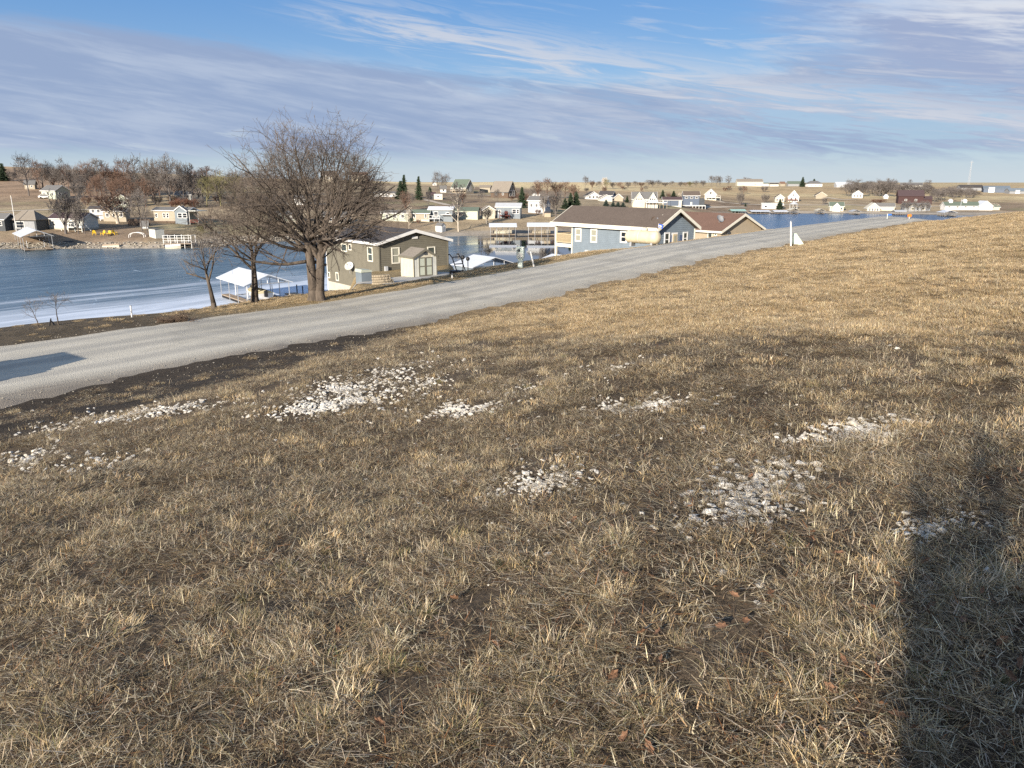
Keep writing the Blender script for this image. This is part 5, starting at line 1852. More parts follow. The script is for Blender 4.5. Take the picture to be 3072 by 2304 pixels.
class Tree:
    def __init__(s, seed, env=None, sides=(9, 7, 5, 3, 3, 3), rmin=0.006):
        s.r = random.Random(seed)
        s.T, s.C = MB(), MB()
        s.env = env
        s.sides = sides
        s.rmin = rmin

    def branch(s, p, d, ln, r0, lev, spec, r1=None):
        """spec[lev] = dict(n children, ang, len, seg, jit, up, start)"""
        R_ = s.r
        sp = spec[lev]
        nseg = sp['seg']
        pts, rad = [p.copy()], [r0]
        r1 = r1 if r1 is not None else r0 * sp.get('tip', 0.45)
        q, dd = p.copy(), d.copy()
        lim = 1.0 if lev < 2 else R_.uniform(0.70, 1.16)
        st = ln / nseg
        for i in range(nseg):
            j = sp['jit']
            dd = (dd + Vector((R_.uniform(-j, j), R_.uniform(-j, j), R_.uniform(-j, j) + sp['up']))).normalized()
            nq = q + dd * st
            if s.env and lev > 0:
                e = s.env(nq)
                if e > lim:
                    if i == 0 and e > 1.2:
                        return
                    break
            q = nq
            pts.append(q.copy())
            rad.append(max(s.rmin, r0 + (r1 - r0) * (i + 1) / nseg))
        if len(pts) < 2:
            return
        (s.T if lev <= sp.get('trunk_lev', 1) and lev <= 1 else s.C).tube(pts, rad, s.sides[min(lev, len(s.sides) - 1)], cap=lev < 2)
        if lev + 1 >= len(spec):
            return
        nx = spec[lev + 1]
        n = nx['n']
        n = n if isinstance(n, int) else R_.randint(*n)
        m = len(pts) - 1
        az0 = R_.uniform(0, 6.28)
        for k in range(n):
            t = nx['start'] + (1 - nx['start']) * (k + R_.uniform(0.2, 0.9)) / n
            t = min(t, 0.999)
            i = min(int(t * m), m - 1)
            f = t * m - i
            pos = pts[i].lerp(pts[i + 1], f)
            base_d = (pts[i + 1] - pts[i]).normalized()
            rr = rad[i] + (rad[i + 1] - rad[i]) * f
            ang = RAD(R_.uniform(*nx['ang']))
            cd = rot_about(base_d, ang, az0 + k * 2.4 + R_.uniform(-0.5, 0.5), R_)
            cd.z += nx.get('lift', 0.0)
            cd.normalize()
            s.branch(pos, cd, ln * R_.uniform(*nx['len']) * (1.15 - 0.35 * t), max(s.rmin, rr * R_.uniform(0.42, 0.68)), lev + 1, spec)


def ell(cz, rx, rz_lo, rz_hi, seed=0, cx=0.0, cy=0.0):
    def f(p):
        a = math.atan2(p.y - cy, p.x - cx)
        dz = p.z - cz
        h = math.hypot(p.x - cx, p.y - cy)
        k = 1 + 0.10 * math.sin(3 * a + seed) + 0.08 * math.sin(5 * a + 2 * seed + dz) + 0.07 * math.sin(dz * 2.3 + a * 2)
        return math.hypot(h / (rx * k), dz / ((rz_hi if dz > 0 else rz_lo) * k))
    return f


def big_tree():
    p = ground(316.5, 300.6)
    k = mpp(p)
    root = thing('bare_tree', 'large twin trunked bare tree with wide brown crown at the road edge', 'tree', (p.x, p.y, p.z - 0.05))
    H = (301 - 117) * k
    rx = 82 * k
    T = Tree(11, ell(H * 0.47, rx * 1.14, H * 0.36, H * 0.47, 1.3, cx=-0.25), rmin=0.0042)
    spec = [
        dict(seg=5, jit=0.05, up=0.02, tip=0.6),
        dict(n=11, ang=(38, 92), len=(1.2, 1.9), seg=8, jit=0.16, up=0.025, start=0.46, tip=0.22),
        dict(n=6, ang=(25, 62), len=(0.40, 0.62), seg=6, jit=0.18, up=0.01, start=0.2, tip=0.3),
        dict(n=6, ang=(25, 60), len=(0.42, 0.66), seg=5, jit=0.20, up=0.03, start=0.15, tip=0.4),
        dict(n=5, ang=(25, 58), len=(0.42, 0.70), seg=4, jit=0.20, up=0.01, start=0.12, tip=0.5),
        dict(n=2, ang=(20, 45), len=(0.45, 0.75), seg=3, jit=0.18, up=0.01, start=0.15, tip=0.6),
    ]
    w = 5.3 * k
    # two stems side by side that only part at the fork
    for (ox, dx, ln, r) in ((-0.09, -0.045, H * 0.36, w), (0.13, 0.08, H * 0.36, w * 0.95)):
        d = Vector((dx, 0.02, 1)).normalized()
        T.T.tube([(ox * 1.5, 0, -0.3), (ox * 1.25, 0, 0.0), (ox * 1.05, 0, 0.22), (ox, 0, 0.5)], [r * 1.7, r * 1.35, r * 1.1, r * 0.97], 11, cap=False)
        T.branch(Vector((ox, 0, 0.26)), d, ln, r, 0, spec)
    # long leaders fanning out through the dome
    for (x, z, dx, dy) in ((-0.35, 0.31, -0.42, 0.2), (-0.1, 0.34, -0.05, -0.15), (0.4, 0.33, 0.28, 0.1), (0.62, 0.32, 0.8, -0.1), (-0.4, 0.29, -1.0, 0.1), (0.1, 0.33, 0.1, 0.35)):
        base = Vector((x * 0.55, 0, H * z * 0.95))
        d = Vector((dx, dy, 1)).normalized()
        s2 = [dict(seg=8, jit=0.11, up=0.03, tip=0.07)] + [dict(spec[1], n=9, start=0.18, len=(0.45, 0.75), ang=(22, 52), up=0.07)] + [dict(spec[2], n=7), dict(spec[3], n=5), dict(spec[4], n=4, up=0.04)]
        T.branch(base, d, H * 0.54, w * 0.40, 0, s2)
    T.T.build('trunk', M_BARK, root, smooth=True)
    T.C.build('crown', M_TWIG, root)
    return root


big_tree()


def verge_tree(px, pyb, pyt, half_px, seed, label, tw=3.5, split=0.33, m=M_TWIG, lean=0.0, n1=8, levels=5, n2=5, rmin=0.0042):
    p = ground(px, pyb)
    k = mpp(p)
    H = (pyb - pyt) * k
    root = thing('bare_tree', label, 'tree', (p.x, p.y, p.z - 0.05))
    T = Tree(seed, ell(H * 0.62, half_px * k, H * 0.46, H * 0.38, seed), rmin=rmin)
    spec = [
        dict(seg=6, jit=0.10, up=0.02, tip=0.16),
        dict(n=n1, ang=(28, 66), len=(0.8, 1.3), seg=6, jit=0.18, up=0.05, start=split, tip=0.3),
        dict(n=n2, ang=(28, 60), len=(0.42, 0.66), seg=5, jit=0.22, up=0.03, start=0.2, tip=0.35),
        dict(n=n2, ang=(25, 60), len=(0.42, 0.68), seg=4, jit=0.22, up=0.02, start=0.15, tip=0.45),
        dict(n=3, ang=(25, 55), len=(0.42, 0.70), seg=3, jit=0.2, up=0.02, start=0.15, tip=0.6),
    ][:levels]
    r = tw * k
    T.T.tube([(0, 0, -0.3), (0, 0, 0.05), (0.0, 0, 0.3)], [r * 1.6, r * 1.2, r], 10, cap=False)
    T.branch(Vector((0, 0, 0.26)), Vector((lean, 0, 1)).normalized(), H * 0.60, r, 0, spec)
    T.T.build('trunk', M_BARK, root, smooth=True)
    T.C.build('crown', m, root)
    return root


verge_tree(255, 302.4, 192, 50, 23, 'middle sized bare tree left of the large twin trunked tree', 3.7, 0.40, n1=13, n2=7)
verge_tree(214, 308.4, 226, 27, 31, 'slim bare tree with rough trunk, leftmost of the three roadside trees', 2.4, 0.40, n1=9, n2=5, m=M_TWIGG)
verge_tree(58.5, 325, 290, 17, 41, 'thin bare sapling with straight stem at the water edge', 0.55, 0.30, levels=4, n1=9, n2=4, rmin=0.003, m=M_TWIGG)
verge_tree(38.5, 328, 297, 13, 43, 'thin forked bare sapling left of the straight one', 0.45, 0.15, lean=-0.25, levels=4, n1=8, n2=4, rmin=0.003, m=M_TWIGG)


# ---- trees of the far banks: unit meshes 10 m tall, copied
def unit_tree(seed, kind):
    if kind == 'round':
        env, spec = ell(5.9, 4.6, 4.2, 4.1, seed), [
            dict(seg=5, jit=0.07, up=0.0, tip=0.4), dict(n=9, ang=(30, 65), len=(0.65, 0.95), seg=5, jit=0.15, up=0.05, start=0.26, tip=0.3),
            dict(n=6, ang=(25, 60), len=(0.45, 0.65), seg=4, jit=0.2, up=0.03, start=0.15, tip=0.4),
            dict(n=6, ang=(25, 60), len=(0.42, 0.65), seg=3, jit=0.22, up=0.02, start=0.1, tip=0.5),
            dict(n=3, ang=(25, 55), len=(0.42, 0.65), seg=2, jit=0.2, up=0.02, start=0.1, tip=0.6)]
        h, r = 7.2, 0.24
    elif kind == 'vase':
        env, spec = ell(6.2, 3.2, 5.5, 3.8, seed), [
            dict(seg=3, jit=0.05, up=0.0, tip=0.8), dict(n=7, ang=(14, 42), len=(1.6, 2.3), seg=6, jit=0.12, up=0.08, start=0.3, tip=0.25),
            dict(n=7, ang=(20, 50), len=(0.35, 0.55), seg=4, jit=0.18, up=0.05, start=0.2, tip=0.4),
            dict(n=6, ang=(20, 50), len=(0.45, 0.65), seg=3, jit=0.2, up=0.03, start=0.1, tip=0.5),
            dict(n=3, ang=(20, 50), len=(0.42, 0.65), seg=2, jit=0.2, up=0.02, start=0.1, tip=0.6)]
        h, r = 2.8, 0.26
    elif kind == 'tall':
        env, spec = ell(5.8, 2.3, 4.6, 4.2, seed), [
            dict(seg=6, jit=0.05, up=0.03, tip=0.2), dict(n=16, ang=(35, 65), len=(0.24, 0.36), seg=4, jit=0.15, up=0.12, start=0.2, tip=0.3),
            dict(n=6, ang=(25, 55), len=(0.45, 0.65), seg=3, jit=0.2, up=0.05, start=0.1, tip=0.5),
            dict(n=5, ang=(25, 55), len=(0.45, 0.65), seg=2, jit=0.2, up=0.03, start=0.1, tip=0.6)]
        h, r = 9.4, 0.17
    else:   # bush: many stems from the ground
        env = ell(4.0, 4.8, 5.0, 5.5, seed)
        T = Tree(seed, env, rmin=0.035)
        spec = [dict(seg=4, jit=0.12, up=0.05, tip=0.3), dict(n=7, ang=(18, 50), len=(0.4, 0.6), seg=3, jit=0.2, up=0.05, start=0.15, tip=0.4),
                dict(n=6, ang=(20, 55), len=(0.4, 0.6), seg=2, jit=0.2, up=0.03, start=0.1, tip=0.5), dict(n=4, ang=(20, 55), len=(0.4, 0.6), seg=2, jit=0.2, up=0.0, start=0.1, tip=0.6)]
        for i in range(11):
            a = i * 2.4
            d = Vector((math.cos(a) * 0.55, math.sin(a) * 0.55, 1)).normalized()
            T.branch(Vector((math.cos(a) * 0.7, math.sin(a) * 0.7, 0)), d, 8.0, 0.13, 0, spec)
        return T.T.mesh('trunk'), T.C.mesh('crown')
    T = Tree(seed, env, rmin=0.028)
    T.branch(Vector((0, 0, -0.3)), Vector((0, 0, 1)), h, r, 0, spec)
    return T.T.mesh('trunk'), T.C.mesh('crown')


UNIT = {}
for kd, seeds in (('round', (1, 2, 3)), ('vase', (4, 5)), ('tall', (6, 7)), ('bush', (8, 9))):
    UNIT[kd] = [unit_tree(s, kd) for s in seeds]
_uc = {}
for kd, lst in UNIT.items():
    for a, b in lst:
        a.materials.append(M_TWIGG)
        b.materials.append(M_TWIGG)


def where(px):
    for lim, t in ((72, 'above the white house up the slope'), (98, 'behind the white mobile home'), (122, 'behind the fan of pale trunks'), (152, 'between the fan of trunks and the tan mobile home'),
                   (176, 'behind the left end of the tan mobile home'), (200, 'above the bay window of the tan mobile home'), (232, 'left of the big roadside tree')):
        if px < lim:
            return t
    return 'half hidden behind the crown of the big roadside tree'


def far_tree(kind, px, yb, yt, label, wpx=None, m=M_TWIGG, mt=None, group=None, name='bare_tree', p=None):
    if 'wooded bank across the ice' in label:
        label = label.replace('in the wooded bank across the ice', 'across the ice, ' + where(px)).replace('below the wooded bank across the ice', where(px))
    elif 'dense woods on the right ridge' in label:
        label += ', ' + ('left of the red barn' if px < 893 else 'behind the red barn' if px < 930 else 'behind the long white stable')
    i = _uc[kind] = _uc.get(kind, 0) + 1
    tm, cm = UNIT[kind][i % len(UNIT[kind])]
    p = p or ground(px, yb)
    H = (yb - yt) * mpp(p)
    root = thing(name, label, 'tree' if kind != 'bush' else 'shrub', p, i * 1.1, group)
    nat = {'round': 9.2, 'vase': 6.6, 'tall': 4.6, 'bush': 9.6}[kind]
    sx = H / 10 if wpx is None else wpx * mpp(p) / nat
    root.scale = (sx, sx, H / 10)
    for nm, me, mm in (('trunk', tm, mt or m), ('crown', cm, m)):
        o = link(nm, me, root)
        o.material_slots[0].link = 'OBJECT'
        o.material_slots[0].material = mm
    return root


def conifer_mesh(seed, slim=0.32, n=230):
    R_ = random.Random(seed)
    F = MB()
    for i in range(n):
        h = 0.6 + 9.2 * (i / n) ** 0.92
        rad = slim * 10 * (1 - (h / 10.2)) ** 0.85 * R_.uniform(0.45, 1.25)
        a = i * 2.399 + R_.uniform(-0.3, 0.3)
        c, s = math.cos(a), math.sin(a)
        droop = R_.uniform(0.15, 0.42)
        w = 0.22 * rad + 0.12
        P0 = Vector((0, 0, h))
        P1 = Vector((c * rad * 0.55, s * rad * 0.55, h - rad * droop * 0.35))
        P2 = Vector((c * rad, s * rad, h - rad * droop))
        side = Vector((-s, c, 0)) * w
        dn = Vector((0, 0, -0.32 * w - 0.10))
        F.quad(P0, P1 - side + dn, P2, P1 + Vector((0, 0, 0.07)))
        F.quad(P0, P1 + Vector((0, 0, 0.07)), P2, P1 + side + dn)
        for q in range(3):
            t = R_.uniform(0.35, 1.0)
            b = P0.lerp(P2, t)
            e = b + Vector((R_.uniform(-.4, .4) + c * .25, R_.uniform(-.4, .4) + s * .25, R_.uniform(-0.35, 0.15)))
            F.poly([b, e, b + Vector((0.1, -0.1, -0.22))])
    T = MB()
    T.tube([(0, 0, -0.3), (0, 0, 9.6)], [0.17, 0.03], 6)
    return T.mesh('trunk'), F.mesh('crown')


CON = [conifer_mesh(1), conifer_mesh(2, 0.36), conifer_mesh(3, 0.24)]
for a, b in CON:
    a.materials.append(M_BARK)
    b.materials.append(M_NEED)


def conifer(px, yb, yt, label, wpx=None, k=0, m=M_NEED, group=None):
    p = ground(px, yb)
    H = (yb - yt) * mpp(p)
    root = thing('conifer', label, 'tree', p, k * 0.9, group)
    tm, cm = CON[k % 3]
    nat = 20 * (0.32, 0.36, 0.24)[k % 3] * 0.92
    sx = H / 10 if wpx is None else 1.25 * wpx * mpp(p) / nat
    root.scale = (sx, sx, H / 10)
    link('trunk', tm, root)
    c = link('crown', cm, root)
    c.material_slots[0].link = 'OBJECT'
    c.material_slots[0].material = m
    return root


# left bank
far_tree('round', 29, 195.8, 154, 'lone grey bare tree standing on the bare hillside', 27)
conifer(4, 181, 163.5, 'dark spruce on the skyline at the left edge', 12, 0)
conifer(-4, 181, 167, 'second dark spruce cut by the left picture edge', 11, 1)
far_tree('bush', 12, 181, 168.5, 'russet bare thicket beside the skyline spruce', 10, M_TWIGG)
far_tree('vase', 66, 233.8, 184, 'leaning two stemmed bare tree left of the white mobile home door', 34, M_TWIGG)
far_tree('vase', 78.5, 234.2, 197, 'slender dark tree before the white mobile home', 15, M_TWIGG)
far_tree('tall', 85, 234.2, 190, 'straight thin trunk before the right end of the white mobile home', 12, M_TWIGG)
far_tree('vase', 118, 223.5, 185, 'fan shaped clump of many pale trunks on the left bank', 46, M_TWIGR, M_TWIGP)
far_tree('round', 142, 231, 189, 'dark stemmed bare tree in front of the grey shed', 26, M_TWIGG)
far_tree('tall', 147.5, 233, 199, 'thin dark stem just right of the grey shed', 11, M_TWIGG)
GW = 'grey wooded bank across the ice'
LW = 'bare grey tree in the wooded bank across the ice'
for i, (px, yb, yt, w, mm) in enumerate((
        (52, 189, 168, 18, M_TWIGG), (62, 190, 166, 20, M_TWIGG), (74, 192, 163, 22, M_TWIGG), (88, 194, 161, 22, M_TWIGR), (84, 200, 176, 20, M_TWIGG),
        (101, 196, 159, 24, M_TWIGG), (112, 198, 158, 22, M_TWIGR), (99, 206, 176, 22, M_TWIGR), (128, 200, 158, 26, M_TWIGR), (141, 203, 156, 28, M_TWIGG),
        (155, 204, 155, 28, M_TWIGG), (171, 207, 155.5, 32, M_TWIGG), (184, 205, 162, 24, M_TWIGG), (193, 205, 164, 18, M_TWIGG), (203, 203, 165, 20, M_TWIGG),
        (126, 207, 176, 24, M_TWIGR), (146, 207, 178, 26, M_TWIGR), (218, 200, 168, 22, M_TWIGG), (234, 200, 167, 22, M_TWIGG), (248, 198, 170, 20, M_TWIGG),
        (262, 198, 172, 22, M_TWIGG), (278, 197, 174, 22, M_TWIGR), (295, 196, 174, 22, M_TWIGG), (312, 195, 175, 20, M_TWIGG), (338, 194, 175, 20, M_TWIGG), (366, 193, 175, 20, M_TWIGR))):
    far_tree(('round', 'tall', 'vase', 'round')[i % 4], px, yb, yt, LW if mm is M_TWIGG else 'russet bare tree in the wooded bank across the ice', w, mm, group=GW)
for i, (px, yb, yt, w) in enumerate(((182, 208, 196, 16), (193, 208, 197, 14), (174, 208, 199, 10))):
    far_tree('bush', px, yb, yt, 'rust brown bush above the tan mobile home', w, M_RUSSET, group='rust brown bushes above the tan mobile home', name='shrub')
for i, (px, yb, yt, w) in enumerate(((207, 207, 175, 22), (221, 206, 173, 26), (237, 206, 174, 24))):
    far_tree('round', px, yb, yt, 'olive twigged willow between the tan mobile home and the big tree', w, M_TWIGO, group='olive twigged willows')
far_tree('bush', 203, 234, 222, 'small grey green bush at the cove edge', 12, M_TWIGO, name='shrub')
rq = random.Random(12)
for i in range(34):
    px = 40 + i * 5.1 + rq.uniform(-2, 2)
    yb = rq.uniform(192, 203) if px > 75 else rq.uniform(187, 191)
    far_tree(('round', 'tall', 'round', 'vase')[i % 4], px, yb, yb - rq.uniform(22, 33), LW if i % 3 else 'russet bare tree in the wooded bank across the ice', rq.uniform(12, 20), M_TWIGG if i % 3 else M_TWIGR, group=GW)
for i in range(22):
    px = 70 + i * 14.5 + rq.uniform(-4, 4)
    far_tree('bush', px, rq.uniform(200, 209), rq.uniform(193, 197), 'low leafless thicket below the wooded bank across the ice', rq.uniform(9, 15), (M_TWIGG, M_TWIGR, M_TWIGG)[i % 3], group='low thickets below the wooded bank', name='shrub')
for i in range(13):
    px = rq.uniform(560, 770)
    far_tree(('bush', 'round', 'vase')[i % 3], px, rq.uniform(188.5, 195), rq.uniform(184.5, 187.5), 'low leafless thicket on the field slope behind the lake houses', rq.uniform(4, 9), (M_TWIGG, M_TWIGR)[i % 2], group='low thickets on the field slope', name='shrub')
for i in range(12):
    px = rq.uniform(390, 560)
    far_tree(('round', 'vase')[i % 2], px, rq.uniform(196, 213), rq.uniform(184, 196), 'small bare yard tree between the mobile homes of the middle bank', rq.uniform(7, 12), (M_TWIGG, M_TWIGR)[i % 2], group='small bare yard trees of the middle bank')
# middle bank
conifer(404.5, 199, 175, 'slim evergreen right of the big tree crown', 9, 2)
conifer(401, 199, 181, 'low broad evergreen beside the slim one', 13, 1)
conifer(419, 200, 176.5, 'dark evergreen with open top above the dark cabin', 8.5, 2)
conifer(430, 195.4, 187, 'small evergreen behind the dark cabin', 7, 0)
far_tree('round', 437.5, 192.4, 171, 'rounded grey skyline tree above the cream camper', 13)
far_tree('round', 446.5, 192.4, 174, 'second rounded grey skyline tree right of the first', 13)
far_tree('vase', 406, 212, 189, 'tan bare shrubby tree behind the tan mobile home', 15, M_TWIGR)
WB = 'white barked tree with thin bare crown'
far_tree('tall', 409, 229, 205, 'white barked slim tree left of the tan mobile home shrubs', 8, M_TWIGP, M_TWIGP)
far_tree('tall', 458.5, 231.8, 183, 'tall white barked tree in front of the long green house', 24, M_TWIGG, M_TWIGP)
far_tree('vase', 486.5, 223.8, 205, 'spreading tan tree in front of the cream gabled house', 17, M_TWIGG, M_TWIGP)
conifer(522, 207.8, 187, 'full dark spruce between teal house and tall grey house', 11, 1)
far_tree('vase', 543.2, 215.8, 190, 'bare tree in front of the tall grey house', 13, M_TWIGG, M_TWIGP)
far_tree('vase', 556, 219, 186, 'dark many stemmed tree right of the tall grey house', 19, M_TWIGG)
for i, (px, yb, yt, w) in enumerate(((538, 197, 178.5, 14), (547, 198, 178, 15), (556, 198, 179, 15), (565, 198, 181, 14), (574, 199, 182.5, 14))):
    far_tree(('vase', 'round')[i % 2], px, yb, yt, 'reddish bare tree in the row behind the tall grey house', w, M_TWIGR, group='reddish bare trees behind the tall grey house')
conifer(570.5, 208.4, 193, 'rounded evergreen above the left end of the long brown roof', 10, 1)
conifer(576, 208.4, 192, 'dark pine right of the rounded evergreen above the brown roof', 11, 0)
conifer(565, 208.8, 198, 'low bushy evergreen left of the rounded evergreen', 9, 1)
far_tree('bush', 411.5, 223.2, 217.6, 'round green bush at the tan mobile home steps', 6, M_NEED, name='shrub')
far_tree('bush', 418.5, 223.6, 218.4, 'brown bush beside the round green bush', 5.5, M_RUSSET, name='shrub')
far_tree('bush', 538, 214.6, 208.5, 'rust brown hedge bush before the tall grey house', 7, M_RUSSET, name='shrub')
far_tree('bush', 455, 219, 213.5, 'dark bush at the foot of the long green house', 10, M_TWIGG, name='shrub')
for i, (px, yb, yt) in enumerate(((606, 206.0, 199.5), (613, 207.2, 201.6), (618, 207.4, 201.8), (623, 207.4, 202.2))):
    conifer(px, yb, yt, 'low round evergreen in the row left of the twin gabled house', 6.5, 1, M_NEEDB, 'low evergreens left of the twin gabled house')
conifer(627, 202.6, 196, 'dark cone shaped evergreen beside the tan garage', 4.6, 0)
conifer(662.5, 198.4, 190, 'cone evergreen behind the left end of the long garage', 6, 0)
conifer(673.5, 198.4, 190.8, 'broader evergreen behind the middle of the long garage', 7, 1)
far_tree('bush', 668.5, 198.4, 192, 'russet bush between the two evergreens', 5, M_TWIGR, name='shrub')
far_tree('bush', 680, 198.4, 191.6, 'tan bush beside the slate blue house roof', 5, M_TWIGP, name='shrub')
# ridge trees
GR = 'small bare trees along the field ridge'
for i, (px, yb, yt, w, mm) in enumerate((
        (585, 188, 176, 8, M_TWIGG), (592, 189, 179, 8, M_TWIGR), (599, 189, 181, 9, M_TWIGG), (604, 188.4, 176, 9, M_TWIGP), (607, 189, 179, 9, M_TWIGO), (613, 189, 181, 8, M_TWIGG), (620, 188.5, 182, 8, M_TWIGR),
        (628, 188, 181, 9, M_TWIGG), (635, 187.6, 181, 8, M_TWIGG), (641, 187.4, 181.4, 8, M_TWIGR), (648, 187, 179.6, 9, M_TWIGG), (652.5, 187, 179.4, 8, M_TWIGG), (658, 187, 180, 9, M_TWIGG), (665, 187, 181.6, 9, M_TWIGG),
        (672, 186.8, 181, 8, M_TWIGG), (680, 186.8, 181, 8, M_TWIGG), (686, 186.8, 182, 8, M_TWIGR), (690, 186.6, 180.4, 9, M_TWIGO), (696, 186.6, 180.6, 9, M_TWIGG), (703, 186.6, 179.6, 9, M_TWIGG))):
    far_tree(('round', 'vase')[i % 2], px, yb, yt, 'small bare tree in the hedge line along the field ridge', w, mm, group=GR)
for i, (px, yb, yt, w) in enumerate(((711, 186.6, 175.6, 9), (716, 186.6, 175.4, 9), (719.5, 186.6, 176.2, 7), (728, 186.6, 175.4, 9))):
    far_tree('tall' if i == 3 else 'round', px, yb, yt, 'tall grey ridge tree left of the cream hilltop barn', w, M_TWIGG, group='tall grey ridge trees left of the hilltop barn')
far_tree('vase', 746, 183, 174, 'bare tree sticking up behind the cream hilltop barn', 10)
conifer(745.4, 206.5, 203, 'tiny evergreen on the shore left of the white ranch', 2.5, 0)
far_tree('bush', 740, 204.8, 190, 'dim bare thicket on the slope below the hilltop barn', 9, M_TWIGG, name='shrub')
far_tree('bush', 765, 203.2, 192, 'second dim bare thicket right of the first', 9, M_TWIGG, name='shrub')
conifer(779.6, 209.4, 199, 'evergreen at the right end of the white ranch house', 7.5, 1)
oval = conifer(802.3, 186.8, 177, 'dark oval evergreen on the hilltop', 6.5, 1)
conifer(813.8, 183.8, 178, 'dark cone evergreen behind the white hip roofed house', 5.4, 0)
far_tree('bush', 824, 204.8, 195.5, 'bare brown thicket left of the green roofed cottage', 6, M_TWIGG, name='shrub')
GX = 'dense grey woods on the right ridge'
rr_ = random.Random(5)
for i in range(66):
    px = 846 + i * 1.98 + rr_.uniform(-1, 1)
    if px < 895:
        yb, yt = rr_.uniform(191.5, 197.0), rr_.uniform(179.0, 184.5)
    elif px < 932:
        yb, yt = rr_.uniform(190, 194), rr_.uniform(182, 187)
    else:
        yb, yt = rr_.uniform(194, 203), rr_.uniform(185, 190.5) + max(0, px - 965) * 0.10
    far_tree(('round', 'round', 'tall', 'bush')[i % 4], px, yb, yt, 'bare grey tree in the dense woods on the right ridge', rr_.uniform(9, 15), M_TWIGG, group=GX)
for px, yb, yt in ((887, 190, 178), (892.5, 190, 178.5), (910, 184.4, 179.5), (925.5, 189, 179.5), (929, 189, 180)):
    far_tree('tall', px, yb, yt, 'taller bare tree standing above the woods on the right ridge', 6, M_TWIGG, group='taller trees above the right ridge woods')
far_tree('bush', 993.5, 209.8, 202, 'pale grey shrub at the right end of the white stable', 10, M_TWIGP, name='shrub')
for i, px in enumerate((903, 908, 914, 921, 926)):
    far_tree('round', px, 211.8, 200.5, 'grey bare tree in front of the grey lake house', 7, M_TWIGG, group='bare trees before the grey lake house')
far_tree('bush', 878, 203.4, 198.5, 'rust brown shrubs behind the cream hall', 16, M_RUSSET, name='shrub')
# dead brush heap on the verge
p = ground(176, 322.0)
k = mpp(p)
T = Tree(77, None, rmin=0.004)
sp = [dict(seg=4, jit=0.3, up=-0.05, tip=0.5), dict(n=6, ang=(25, 70), len=(0.4, 0.7), seg=3, jit=0.3, up=-0.03, start=0.1, tip=0.6), dict(n=4, ang=(25, 70), len=(0.4, 0.6), seg=2, jit=0.3, up=0, start=0.1, tip=0.6)]
R_ = random.Random(3)
for i in range(60):
    a = R_.uniform(0, 6.28)
    b = Vector((R_.gauss(0, 0.20), R_.gauss(0, 0.12), -0.03))
    T.branch(b, Vector((math.cos(a), math.sin(a) * 0.7, R_.uniform(0.15, 0.9))).normalized(), R_.uniform(0.2, 0.42), 0.012, 0, sp)
root = thing('brush_heap', 'low heap of dark dead brush at the far road edge', 'brush heap', p)
merge(T.T, T.C).build('twigs', M_BROWNW, root)


# ------------------------------------------------------------------ things beside the road
p = at(642.5, 246.6, 56.5)
TK = propane('propane_tank', 'large weathered cream propane tank at the road edge before the blue house', (p.x, p.y, p.z), HRZ + 0.22, 2.85, 0.47,
             mat('weathered_cream_steel', (0.46, 0.41, 0.29), 0.5, 0.14, 1.6, dirt=0.7))
p = ground(520.5, 267.6)
t = thing('utility_pedestal', 'pale green grey utility pedestal with round meter beside the far road edge', 'utility box', p, RAD(-18))
MP = mat('pedestal_paint', (0.50, 0.56, 0.50), 0.5, 0.06)
k = mpp(p)
mb = MB(); mb.box(-0.13, 0.13, -0.08, 0.08, 0, 0.5); mb.build('post', MP, t)
mb = MB(); mb.box(-0.20, 0.20, -0.13, 0.13, 0.501, 1.10); mb.box(-0.22, 0.22, -0.15, 0.15, 1.10, 1.15); mb.build('cabinet', MP, t)
mb = MB(); mb.bar((-0.05, -0.13, 0.95), (-0.05, -0.19, 0.95), 0.075, 14); mb.build('meter', M_GLASS, t)
mb = MB(); mb.box(-0.16, 0.16, -0.142, -0.131, 0.54, 0.82); mb.build('cover_plate', M_PALE, t)
p = ground(534.3, 266.4)
t = thing('stake', 'thin leaning white stake right of the utility pedestal', 'stake', p)
mb = MB(); mb.tube([(0, 0, -0.1), (-0.22, 0, 0.83)], [0.045, 0.045], 7); mb.build('pipe', M_WHITE, t)
p = ground(791.0, 246.6)
t = thing('marker_post', 'white leaning marker post at the meadow edge of the road', 'post', p)
mb = MB(); mb.tube([(0, 0, -0.1), (-0.10, 0, 1.0), (-0.17, 0, 1.72)], [0.06, 0.055, 0.05], 8); mb.build('pole', M_WHITE, t)
mb = MB(); mb.bar((-0.17, 0, 1.72), (-0.172, 0, 1.80), 0.03, 6); mb.build('cap', M_METAL, t)
p = ground(797.5, 245.4)
t = thing('utility_pedestal', 'low pale green wedge shaped utility cover beside the white marker post', 'utility box', p, RAD(-8))
mb = MB(); mb.prism([(-0.36, -0.05), (0.40, -0.05), (0.36, 0.16), (-0.18, 0.86), (-0.34, 0.86)], -0.16, 0.16); mb.build('cover', mat('pale_green_plastic', (0.42, 0.50, 0.41), 0.5, 0.06), t)
mb = MB(); mb.box(-0.28, -0.02, -0.172, -0.161, 0.1, 0.4); mb.build('plate', M_PALE, t)
p = ground(793.3, 226.0)
t = thing('stake', 'short white stake across the road behind the marker post', 'stake', p)
mb = MB(); mb.tube([(0, 0, -0.1), (-0.06, 0, 0.5)], [0.05, 0.05], 6); mb.build('pipe', M_WHITE, t)
p = ground(132, 317.2)
t = thing('stake', 'slim white stake on the verge before the white ice', 'stake', p)
mb = MB(); mb.tube([(0, 0, -0.1), (0.0, 0, 0.42)], [0.03, 0.028], 7); mb.build('pipe', M_WHITE, t)
mb = MB(); mb.bar((0, 0, 0.42), (0, 0, 0.44), 0.034, 7); mb.build('cap', M_LGREY, t)
p = ground(52, 325.5)
